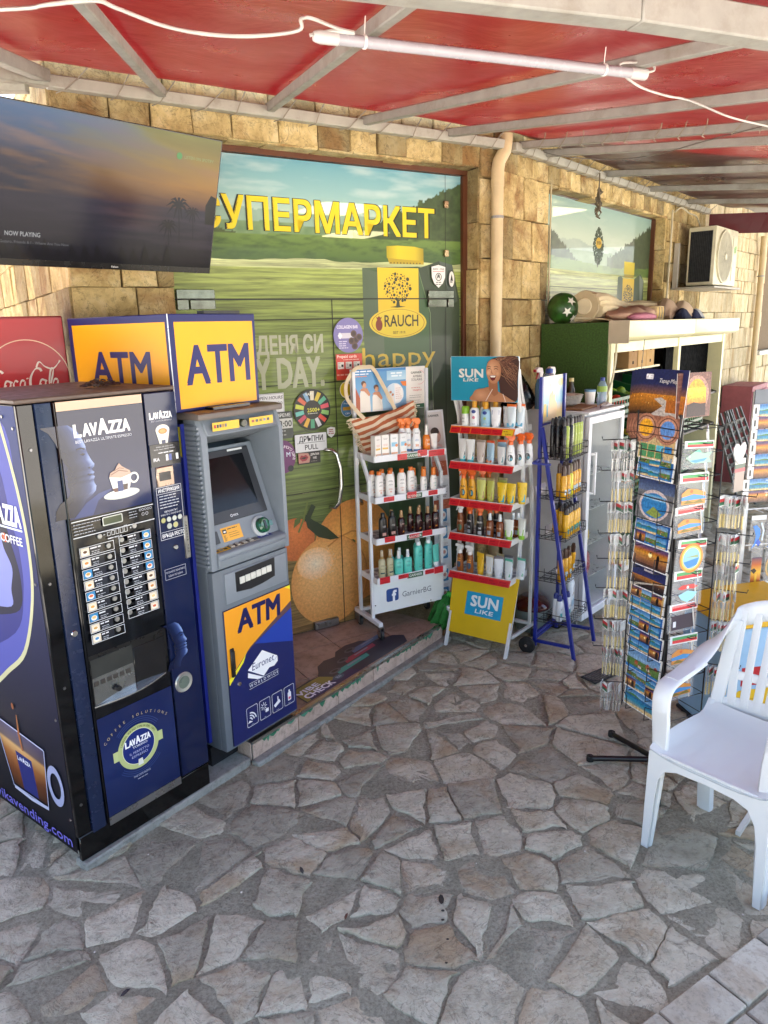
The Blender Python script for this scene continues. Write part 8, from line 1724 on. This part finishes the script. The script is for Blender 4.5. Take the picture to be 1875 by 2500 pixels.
# right face: magnets in clear bags with flag coloured headers
MAGC = ['fish', 'view', 'pier', 'ring', 'heart', 'plain', 'hill', 'hill']
def magnet(a, kind, w, h, rg):
    cx, cy_ = w/2, h*.40
    if kind == 'fish': a.poly([(w*.08, cy_), (w*.35, cy_+h*.22), (w*.7, cy_+h*.16), (w*.95, cy_+h*.2), (w*.85, cy_), (w*.95, cy_-h*.18), (w*.6, cy_-h*.2), (w*.3, cy_-h*.2)], '8fae9c'); a.poly([(w*.2, cy_-h*.1), (w*.8, cy_-.002), (w*.7, cy_-h*.12), (w*.4, cy_-h*.18)], '4a8ab0'); a.circ(w*.2, cy_+h*.05, .004, 'e9e9e4'); a.circ(w*.2, cy_+h*.05, .002, '222222'); a.poly([(w*.35, cy_+h*.22), (w*.5, cy_+h*.3), (w*.6, cy_+h*.18)], '5ab098')
    elif kind == 'ring': a.circ(cx, cy_, w*.40, 'd9822c', n=24); a.circ(cx, cy_, w*.34, 'e6b45a', n=24); a.circ(cx, cy_, w*.29, '7fb0c0', n=24); a.poly([(cx-w*.26, cy_-w*.1), (cx+w*.26, cy_), (cx+w*.2, cy_-w*.2), (cx-w*.1, cy_-w*.28)], '2f7ac0'); a.poly([(cx-w*.2, cy_+.004), (cx+w*.2, cy_+.012), (cx+w*.24, cy_+.002)], '8a9a6a')
    elif kind == 'heart': a.poly([(w*.15, h*.52), (w*.3, h*.60), (w*.7, h*.60), (w*.85, h*.52), (w*.7, h*.47), (w*.5, h*.50), (w*.3, h*.47)], 'cf4a44'); a.poly([(w*.18, h*.34), (w*.5, h*.44), (w*.84, h*.36), (w*.7, h*.2), (w*.5, h*.12), (w*.3, h*.2)], '9accd8'); a.circ(w*.5, h*.53, .006, 'e6e6e6')
    elif kind == 'plain': a.rect(w*.1, h*.1, w*.9, h*.6, '4a4046'); a.rect(w*.15, h*.2, w*.25, h*.4, 'd9d9d9')
    else: a.poly([(w*.1, h*.15), (w*.1, h*.45), (w*.3, h*.58), (w*.6, h*.55), (w*.9, h*.45), (w*.9, h*.15)], 'c9863c'); a.poly([(w*.1, h*.35), (w*.5, h*.42), (w*.9, h*.35), (w*.9, h*.28), (w*.1, h*.26)], '3f86c0'); a.poly([(w*.15, h*.17), (w*.3, h*.27), (w*.5, h*.2), (w*.75, h*.28), (w*.85, h*.17)], '7a6a2a'); a.circ(w*.42, h*.50, .008, 'c9602c', .006)
bagz = [(1.363, .105, -.01), (1.205, .14, -.012), (1.094, .12, -.012), (.965, .124, -.008), (.812, .148, -.004), (.705, .118, -.01), (.556, .138, -.008), (.41, .125, -.006)]
mdesc = ['fish shaped magnet', 'orange beach view magnet', 'orange pier magnet', 'round orange ring magnet', 'red and pale blue magnet', 'dark magnet with price tag', 'hill and bay magnet', 'lowest magnet']
for i, (z, h, x) in enumerate(bagz):
    w = .145; r = thing('magnet_bag', RF.w(x, -.035 + .006*(i % 3), z), RF.rz, mdesc[i] + ' in a clear bag on the rack right face', 'souvenir', 'bagged magnets on the rack'); r.rotation_euler = (rg.uniform(-.08, .02), rg.uniform(-.06, .06), RF.rz)
    B().box(0, w, .0, .007, 0, h).build('bag', CLEAR, r); a = Art(.0002); a.rect(.002, h*.74, w-.002, h, 'dcdedb'); a.rect(.014, h*.865, w-.004, h*.955, '4f9a5e' if i not in (2, 5) else 'd8463a'); a.rect(.014, h*.775, w-.004, h*.865, 'cf3038')
    magnet(a, MAGC[i], w, h, rg); a.build('header_and_magnet', PR, r, (0, -.0008, 0)); B().tube([(w*.62, .06, h*.9), (w*.62, -.02, h*.9), (w*.78, -.022, h*.9), (w*.78, -.022, h*.97), (w*.60, -.02, h*.97)], .002, 4).build('hook', WIRE, r)
a_ = lambda w, h: arches(w, h, rg)
def archcard(w, h):
    a = Art(.00015); a.rect(0, 0, w, h, '6a453c'); 
    for q in range(40): kk = a.k; x, y = rg.uniform(0, w-.02), rg.uniform(0, h-.008); a.rect(x, y, x+.018, y+.006, rg.choice(('7d554a', '5a3a34', '8a6458'))); a.k = kk
    a.k += 1; a.circ(w*.58, h*.50, w*.36, '9a7262', h*.44, 26); a.circ(w*.58, h*.48, w*.28, 'd98f1e', h*.38, 26); a.rect(w*.30, h*.04, w*.86, h*.48, 'd0861c'); a.grad(w*.31, h*.26, w*.85, h*.66, ['8a3a12', 'e0a022', 'f0c23a']); a.rect(w*.30, h*.02, w*.86, h*.28, '2a1416'); a.poly([(w*.30, h*.28), (w*.5, h*.34), (w*.7, h*.30), (w*.86, h*.31), (w*.86, h*.26), (w*.30, h*.26)], '2a1416'); return a
postcard(RF, -.006, 1.545, .165, .165, .02, .03, 'x', rg, 'brown brick arch print with sunset, top right of the rack', 'souvenir_print', .002, archcard(.165, .165), 'large prints on the rack', 'print')
# more cards in the pockets behind the magnets
for k in range(11): postcard(RF, .120, 1.40 - k*.099, .135, .095, -.03, .12, rg.choice(('town', 'night', 'sunset', 'sea')), rg, 'postcard in the right face of the rack behind the magnets, %s from the top' % ordn[k], th=.004, rot=-.10, drz=.75)
# hanging bundles of bagged spoons and forks
SPM = M('b9b9b4', .3, .8, var=.1); GOLDH = M('cdbb80', .4, .2, var=.12); SP = {}
def spoon_bag(loc, rz, label, group, hm, first):
    key = hm
    if key in SP: return dup(SP[key], loc, rz, label, group)
    r = thing('souvenir_spoon', loc, rz, label, 'spoon', group); SP[key] = r; r.scale = (1.15, 1.15, 1.1)
    B().box(-.019, .019, .0, .003, -.115, -.006).build('bag', CLEAR, r)
    a = Art(.0002); a.rect(-.019, -.040, .019, 0, 'dfe1de'); a.rect(-.019, -.036, .019, -.024, '2f6a48'); a.rect(-.019, -.024, .019, -.012, 'b8242e'); a.build('header_card', PR, r, (0, -.0008, 0))
    B().loft([[(.008*cos(k*pi/4)*s_, .0015 + .0012*sin(k*pi/4), z) for k in range(8)] for z, s_ in ((-.044, .3), (-.05, .9), (-.058, 1.0), (-.068, .6), (-.072, .25))]).build('bowl', SPM, r, smooth=60); B().box(-.0055, .0055, -.0005, .0035, -.118, -.068).build('handle', hm, r, bevel=.001)
    return r
lb_z = [1.44, 1.315, 1.185, 1.05, .94, .81, .67, .545, .38]; rb_z = [1.235, 1.08, .965, .845, .715, .52]
lname = ['topmost', 'second', 'third', 'fourth', 'fifth', 'sixth', 'seventh', 'eighth', 'lowest']
LC = RC - FL_.x*.155*.72 - FL_.y*.155*.72 + FL_.x*0
lcor = RC - FL_.x*.112 - FL_.y*.112; rcor = RC + FR_.x*.112 - FR_.y*.112
for side, zs, cor, dirv, nm in (('left', lb_z, lcor, Vector((-.93, .30, 0)).normalized(), 'left'), ('right', rb_z, rcor, Vector((.93, -.30, 0)).normalized(), 'right')):
    for i, z in enumerate(zs):
        n = rg.choice((6, 7, 8)); hm = SPM if (side == 'left' and i in (0, 8)) else GOLDH
        lq = cor - RC; B().tube([(lq.dot(FL_.x), lq.dot(FL_.y), z+.006), ((lq + dirv*.13).dot(FL_.x), (lq + dirv*.13).dot(FL_.y), z-.002), ((lq + dirv*.133).dot(FL_.x), (lq + dirv*.133).dot(FL_.y), z+.012)], .0022, 4).build('spoon_hook', WIRE, rk)
        for k in range(n):
            q = cor + dirv*(.012 + .088*k/n) + Vector((0, 0, z + rg.uniform(-.004, .004)))
            rz = atan2(dirv.y, dirv.x) + radians(90) + rg.uniform(-.75, .55) + (0 if side == 'left' else radians(0))
            spoon_bag(q, rz, 'bagged souvenir spoon in the %s bundle on the rack %s side' % (lname[i] if i < len(zs)-1 else 'lowest', nm), '%s bundle of spoons on the rack %s side' % (lname[i] if i < len(zs)-1 else 'lowest', nm), hm, 0)
# sign heart hung at the right
hc = thing('heart_card', RC + FR_.x*.19 - FR_.y*.12 + Vector((0, 0, 1.40)), FR_.rz+.3, 'plain grey heart shaped card on the right of the rack', 'card'); B().prism([(.0, -.05), (.03, -.03), (.05, .0), (.05, .02), (.035, .035), (.015, .032), (0, .02), (-.015, .032), (-.035, .035), (-.05, .02), (-.05, 0), (-.03, -.03)], 'y', 0, .003).build('card', M('b9b6b2', .5), hc)
hp = thing('hang_card', RC + FR_.x*.17 - FR_.y*.12 + Vector((0, 0, 1.30)), FR_.rz+.2, 'bag with a flag striped header right of the heart card', 'souvenir'); a = Art(); a.rect(0, .05, .07, .07, 'd0d0cc'); a.rect(0, .032, .07, .05, '2f4a3a'); a.rect(0, .018, .07, .032, 'b0303a'); a.rect(.002, -.06, .068, .018, '8a7a70'); a.build('header', PR, hp, (0, -.001, 0)); B().box(0, .07, 0, .004, -.06, .07).build('bag', CLEAR, hp)

# ------------------------------------------------------------------ second rack at the right edge
R2 = Fr((1.80, 3.50), 80); r2 = fthing('magnet_rack', R2, 0, 0, 0, 'white slatted rack of beach magnets at the right edge', 'rack')
B().box(-.02, .0, .03, .045, .30, 1.56).box(.42, .44, .03, .045, .30, 1.56).build('upright', WHITE, r2); B().box(-.02, .42, .028, .034, 1.50, 1.57).build('header', M('70757c', .5), r2)
b = B()
for z in (.40, .595, .80, .985): b.bar((0, .03, z), (.42, .03, z), .006, .006); [b.bar((.03 + .05*k, .03, z), (.03 + .05*k, -.04, z), .004, .004) for k in range(7)]
b.build('peg_rail', WHITE, r2); B().box(.12, .32, .05, .25, .0, .06).bar((.22, .10, .03), (.22, .10, .6), .03, .03).build('base', WSTEEL, r2)
for i in range(8):
    z = 1.445 - i*.0605; kd = 'sea' if i % 2 == 0 else 'sunset'
    postcard(R2, .004 - .016*(i >= 6) , z, .20, .056, .02, .04, kd, rg, ('blue beach' if kd == 'sea' else 'orange sunset couple') + ' magnet strip, %s row down the right edge rack' % ordn[i], 'magnet_card', .006, card_art(.20, .056, kd, rg, False), 'magnet strips on the right edge rack', 'magnet')
    a = Art(.0002); a.rect(-.032, z, 0, z+.056, 'd6d6d2'); a.rect(-.022, z+.012, -.012, z+.042, '3a3a3c'); a.build('slat_label', PR, r2, (-.016*(i >= 6), .018, 0))
for k in range(3):
    x = -.02 + .088*k; r = fthing('dolphin_bag', R2, x, -.03, .79, 'clear bag with two blue glass dolphins, %s from left' % ordn[k], 'souvenir', 'dolphin bags on the right edge rack'); B().box(0, .08, 0, .006, 0, .175).build('bag', CLEAR, r); a = Art(.0003); a.rect(0, .155, .08, .178, 'cfd3d6')
    for dx in (0.0,): a.poly([(.01, .125), (.03, .13), (.05, .11), (.055, .08), (.045, .05), (.03, .025), (.01, .01), (.025, .04), (.03, .075), (.022, .1)], '2f7fd0'); a.poly([(.03, .04), (.045, .06), (.06, .04), (.05, .02)], '2a5ac0'); a.line([(.055, .14), (.07, .10), (.065, .05)], .008, 'c9d9e6')
    a.build('dolphin', PRG, r, (0, -.0008, 0))
for i, (x, z) in enumerate(((-.005, .60), (-.02, .405))):
    r = fthing('bookmark_bag', R2, x, -.035, z, 'sunset bookmark in a clear bag, %s on the right edge rack' % ('upper' if i == 0 else 'lower'), 'souvenir', 'bookmarks'); B().box(0, .062, 0, .005, 0, .195).build('bag', CLEAR, r); a = Art(.0003); a.grad(.004, .004, .058, .155, ['3a2a44', 'c9702a', 'e6b22c', 'c0602a', '4a3a5a']); a.poly([(.0, .09), (.02, .10), (.035, .085), (.02, .07)], '2a1a14'); a.line([(.03, .004), (.032, .07)], .012, 'e9b83a'); a.build('print', PR, r, (0, -.0008, 0))
r = fthing('bottle_opener', R2, .05, -.035, .405, 'lime owl bottle opener in a bag beside the lower bookmark', 'souvenir'); B().box(-.005, .08, 0, .005, -.01, .19).build('bag', CLEAR, r); a = Art(.0003); a.rect(-.005, .155, .08, .19, 'dfe2e2'); a.lines(.01, .06, .17, 1, .01, .006, 'd06a8a'); a.circ(.037, .07, .036, 'b9d43a', .075, 24); a.circ(.037, .09, .026, '3a7a6a', .036, 20); a.circ(.027, .115, .010, 'e9a9c0'); a.circ(.047, .115, .010, 'e9a9c0'); a.rect(.015, .085, .06, .10, '3f5aa0'); a.circ(.037, .022, .016, '8a9a8a'); a.build('opener', PRG, r, (0, -.0008, 0))
r = fthing('picture_bag', R2, .075, -.03, .62, 'clear bag with a small round picture beside the upper bookmark', 'souvenir'); B().box(0, .09, 0, .005, 0, .17).build('bag', CLEAR, r); a = Art(.0003); a.circ(.045, .08, .04, 'c9a56a', .06); a.circ(.045, .08, .03, '6a8a7a', .05); a.build('picture', PR, r, (0, -.0008, 0))
r = fthing('bag_row', R2, -.04, -.05, .30, 'row of crumpled clear bags above the white chair', 'bags'); a = Art(.0003); [a.poly([(x, .0), (x+.05, .01), (x+.06, .07), (x+.01, .085)], c_) for x, c_ in ((0, 'c9cfd6'), (.07, 'd9dde0'), (.14, 'b9c4cc'), (.21, 'd0d6da'))]; a.build('print', PRG, r); B().box(0, .28, .0008, .006, 0, .085).build('bags', CLEAR, r)
# blue and yellow box behind the chair
PB = Fr((1.515, 3.03), 80); pb = fthing('toy_box', PB, 0, 0, 0, 'pale blue plastic bin with yellow rounded lid behind the chair', 'bin')
B().box(0, .42, 0, .36, .02, .565).build('body', M('8fb4d4', .4, var=.05), pb, bevel=.02, seg=3); rings = []
for y_ in (-.01, .37): rings.append([(-.012, y_, .565), (-.012, y_, .578), (.02, y_, .598), (.10, y_, .618), (.20, y_, .63), (.432, y_, .635), (.432, y_, .565)])
B().loft(rings).build('lid', M('d9a81a', .4, var=.05), pb, bevel=.008); a = Art(.0003); a.rect(.075, .285, .20, .375, 'b0202a'); a.rrect(.055, .02, .30, .265, .02, 'd8ae1c'); a.frame(.09, .06, .20, .22, .006, 'b8901a'); a.build('panel_print', PR, pb, (0, -.0008, 0)); [B().box(q, q+.02, 0, .36, 0, .02).build('foot', DGREY, pb) for q in (0, .40)]
# loose metal tube under the chair
tag(B().bar((0, 0, .012), (.35, .12, .012), .018, .018).build('metal_tube', M('c9c6be', .4), loc=(1.30, 2.40, .006), rz=.5), 'short cream square metal tube on the ground behind the chair', 'tube')

# ------------------------------------------------------------------ white plastic chair
PLW = M('d4d6d5', .34, var=.015, vs=4)
ch = fthing('plastic_chair', CH, 0, 0, 0, 'white moulded plastic garden armchair at the right edge', 'chair')
def smoothpath(pts, n=6):
    out = []
    for i in range(len(pts)-1):
        p0, p1, p2, p3 = [Vector(pts[max(0, min(len(pts)-1, i+k))]) for k in (-1, 0, 1, 2)]
        for k in range(n): t_ = k/n; out.append(.5*((2*p1) + (p2-p0)*t_ + (2*p0-5*p1+4*p2-p3)*t_*t_ + (3*p1-p0-3*p2+p3)*t_**3))
    out.append(Vector(pts[-1])); return out
def sweep(path, wd, tk, side, mat, name, n=6, bev=.006):
    "flat plastic band swept along a path; side = direction of its width"
    ps = smoothpath(path, n); b = B(); rings = []; N_ = len(ps)
    for i, q in enumerate(ps):
        f_ = i/(N_-1); w = wd(f_) if callable(wd) else wd; th_ = tk(f_) if callable(tk) else tk
        t_ = (ps[min(i+1, N_-1)] - ps[max(i-1, 0)]).normalized(); s_ = Vector(side(f_) if callable(side) else side); s_ = (s_ - t_*s_.dot(t_)).normalized(); u_ = s_.cross(t_)
        pr_ = [(-.5, -.5), (-.2, -.62), (.2, -.62), (.5, -.5), (.58, 0), (.5, .5), (.2, .62), (-.2, .62), (-.5, .5), (-.58, 0)]
        rings.append([q + s_*(a_*w) + u_*(c_*th_) for a_, c_ in pr_])
    b.loft(rings); return b.build(name, mat, ch, smooth=50)
W_ = .44
for sgn in (0, 1):
    X = lambda x: x if sgn == 0 else W_ - x; sx = -1 if sgn == 0 else 1
    # L-section front leg bending into the arm
    ps = smoothpath([(X(.0), .0, .0), (X(.004), .006, .20), (X(.004), .014, .40), (X(-.008), .018, .54), (X(-.012), .026, .600), (X(-.013), .052, .634), (X(-.014), .10, .646), (X(-.014), .20, .652), (X(-.010), .29, .664)], 6); rings = []; n_ = len(ps)
    for i, q in enumerate(ps):
        f_ = i/(n_-1); w = .034 + .032*min(1, f_*3); d = .030 + .042*min(1, f_*2.6) - .040*max(0, min(1, (f_-.5)*4)); th_ = .009; ed_ = .006
        t_ = (ps[min(i+1, n_-1)] - ps[max(i-1, 0)]).normalized(); s_ = Vector((1, 0, 0)); s_ = (s_ - t_*s_.dot(t_)).normalized(); u_ = s_.cross(t_); m_ = 1 if sgn == 0 else -1
        rings.append([q + s_*(a_*m_) + u_*c_ for a_, c_ in ((0, -ed_), (ed_*.3, -ed_*.3), (ed_, 0), (w-ed_, 0), (w, -ed_), (w, -th_-.004), (w-th_, -th_-.004), (w-th_, -th_), (th_, -th_), (th_, -d), (0, -d))])
    B().loft(rings if sgn == 0 else [r_[::-1] for r_ in rings]).build('arm_and_front_leg', PLW, ch, smooth=45)
    sweep([(X(.055), .375, .0), (X(.045), .372, .2), (X(.035), .36, .39)], .05, .035, (1, 0, 0), PLW, 'rear_leg', 5)
# seat shell: dished with ripple ribs
nu, nv = 22, 20; b = B()
def seatp(u_, v_, o=0):
    x = .012 + u_*(W_-.024); y = -.012 + v_*.43; e = abs(u_-.5)*2
    z = .405 + .022*e**4 - .016*(1-e**2)*sin(pi*min(1, v_*1.1)) - .014*v_ + (.0012*sin(u_*2*pi*7 + v_*2) if .12 < v_ < .9 and e < .85 else 0)
    if v_ < .1: z -= .012*(1 - v_/.1)**2
    if v_ > .85: z += .05*((v_-.85)/.15)**2
    if e > .9: z += .008*sin(pi*v_*1.3)
    return (x, y, z - o)
for o in (0, .006):
    k0 = len(b.v); b.v += [seatp(i/nu, j/nv, o) for j in range(nv+1) for i in range(nu+1)]
    for j in range(nv):
        for i in range(nu): q = (k0+j*(nu+1)+i, k0+j*(nu+1)+i+1, k0+(j+1)*(nu+1)+i+1, k0+(j+1)*(nu+1)+i); b.f.append(q if o == 0 else q[::-1]); b.m.append(0)
b.build('seat', PLW, ch, smooth=60)
ap = [(.002, 0), (.030, 0), (.040, .22), (.050, .295), (.075, .342), (.12, .360), (.22, .366), (.32, .360), (.365, .342), (.39, .295), (.40, .22), (.41, 0), (.438, 0), (.434, .395), (.425, .404), (.36, .408), (.22, .409), (.08, .408), (.015, .404), (.006, .395)]
B().add([(x, -.012 + .02*z - .012*(1-((x-.22)/.22)**2)*(z > .25), z) for x, z in ap] + [(x, -.004 + .02*z - .012*(1-((x-.22)/.22)**2)*(z > .25), z) for x, z in ap], [tuple(range(20)), tuple(range(39, 19, -1))] + [(i, i+20, (i+1) % 20 + 20, (i+1) % 20) for i in range(20)]).build('front_apron', PLW, ch, bevel=.002)
for x_ in (.004, W_-.004): sweep([(x_, .02, .38), (x_, .12, .392), (x_, .22, .385), (x_, .32, .365), (x_, .40, .38)], .045, .010, (0, 0, 1), PLW, 'side_apron', 5)
# back: top rim, lower band, slats
by = lambda z: .425 + (z - .42)*.28
rim = [(.019, .10, .6405), (.018, .20, .6475), (.018, .30, .665), (.030, .40, .712), (.055, by(.765), .766), (.10, by(.80)+.012, .800), (.16, by(.82)+.026, .820), (.22, by(.825)+.03, .826), (.28, by(.82)+.026, .820), (.34, by(.80)+.012, .800), (.385, by(.765), .766), (.41, .40, .712), (.422, .30, .665), (.422, .20, .6475), (.421, .10, .6405)]
def rims(f_):
    k_ = max(0, min(1, (min(f_, 1-f_)-.1)/.24)); k_ = k_*k_*(3-2*k_); return ((1-k_)*(1 if f_ < .5 else -1), .1*k_, k_)
sweep(rim, lambda f_: .050 + .020*min(1, min(f_, 1-f_)*6), .014, rims, PLW, 'back_rim', 8)
sweep([(.03, .41, .415), (.10, by(.44)+.012, .435), (.22, by(.44)+.025, .445), (.34, by(.44)+.012, .435), (.41, .41, .415)], .07, .012, (0, .25, 1), PLW, 'back_base', 6)
for i, x_ in enumerate((.075, .125, .175, .22, .265, .315, .365)):
    sp_ = (x_-.22)*.16; e = 1 - ((x_-.22)/.17)**2
    sweep([(x_-sp_*.6, by(.45)+.020*e, .45), (x_-sp_*.1, by(.55)+.026*e, .55), (x_+sp_*.2, by(.66)+.028*e, .66), (x_+sp_*.3, by(.79)+.022*e, .80)], lambda f_: .030 if f_ < .35 else .026, .010, (1, 0, 0), PLW, 'slat', 5)
sweep([(.045, by(.56), .555), (.13, by(.56)+.022, .558), (.22, by(.56)+.030, .560), (.31, by(.56)+.022, .558), (.395, by(.56), .555)], .030, .010, (0, .25, 1), PLW, 'cross_band', 6)
for x_ in (.040, .40): sweep([(x_ + (.0 if x_ < .2 else 0), .405, .40), (x_, by(.5)-.005, .50), (x_+(.004 if x_ < .2 else -.004), by(.62)-.008, .62), (x_+(.012 if x_ < .2 else -.012), by(.76)-.004, .765)], .042, .014, (1, .2, 0), PLW, 'back_stile', 6)

# ------------------------------------------------------------------ far things along the wall
rd = fthing('red_cabinet', RW, 5.05, -.35, 0, 'low dark pink wooden cabinet against the far wall', 'cabinet'); DPK = M('96525a', .6, var=.12)
B().box(0, .72, 0, .33, 0, 1.14).build('carcass', DPK, rd, bevel=.006)
for x_ in (.03, .37): d_ = B().box(x_, x_+.32, -.02, .0, .06, 1.08).build('door', M('a8606a', .6, var=.1), rd, bevel=.006); B().box(x_+.28, x_+.30, -.035, -.02, .55, .65).build('handle', DGREY, d_)
for k in range(4):
    r = fthing('folding_chair', RW, 3.75 + k*.17, -.42, 0, 'folded dark grey slatted chair leaning by the wall, %s from the cabinet' % ordn[k], 'chair', 'folded chairs by the far wall'); b = B()
    for x_ in (0, .42): b.bar((x_, -.22 - .03*k, .0), (x_, .1, .95), .03, .02)
    b.build('frame', M('4a4a48', .5), r)
    for q in range(7): f_ = .25 + q*.1; B().bar((.0, -.22+.32*f_, .95*f_), (.42, -.22+.32*f_, .95*f_), .06, .012, up=(0, 1, .3)).build('slat', M('8a857c' if k % 2 else '5a5852', .7), r)

# ------------------------------------------------------------------ trees across the street, mirrored in the glossy fronts
LEAF = M('3d5a22', .6, var=.35, vs=3); BARK = M('4a3d30', .9, bmp=.5, bs=30)
for ti, (tx, ty, th_, cr_) in enumerate(((-6.5, -7.5, 6.5, 2.6), (-1.5, -9.0, 7.5, 3.0), (3.5, -8.0, 6.0, 2.5), (8.5, -7.0, 7.0, 2.8), (12.5, -3.0, 6.5, 2.6))):
    rg = random.Random(200 + ti); r = thing('street_tree', (tx, ty, 0), 0, 'leafy tree across the street, %s from the left, seen mirrored in glossy panels' % ordn[ti], 'tree', 'trees across the street')
    b = B(); b.tube([(0, 0, 0), (.05, .03, th_*.25), (-.05, .08, th_*.5), (.05, 0, th_*.8)], [.17, .14, .10, .03], 8)
    tips = []
    for k in range(7): an = k*.9 + rg.random(); h0 = th_*(.32 + .07*k); e = Vector((cos(an)*cr_*.6, sin(an)*cr_*.6, h0 + cr_*.45)); b.tube([(0, 0, h0), e*.55 + Vector((0, 0, h0*.45)), e], [.07, .045, .015], 6); tips.append(e)
    b.build('trunk', BARK, r, smooth=60); lb = B()
    for k in range(2600):
        c_ = rg.choice(tips + [Vector((0, 0, th_*.75))]); d = Vector((rg.gauss(0, 1), rg.gauss(0, 1), rg.gauss(0, .75))); q = c_ + d*cr_*.30; s_ = rg.uniform(.07, .14); X_ = Vector((rg.gauss(0, 1), rg.gauss(0, 1), rg.gauss(0, 1))).normalized(); Y_ = X_.cross(Vector((rg.random(), rg.random(), rg.random()))).normalized()
        k0 = len(lb.v); lb.v += [tuple(q - X_*s_), tuple(q + Y_*s_*.5), tuple(q + X_*s_), tuple(q - Y_*s_*.5)]; lb.f.append((k0, k0+1, k0+2, k0+3)); lb.m.append(0)
    lb.build('crown', LEAF, r)
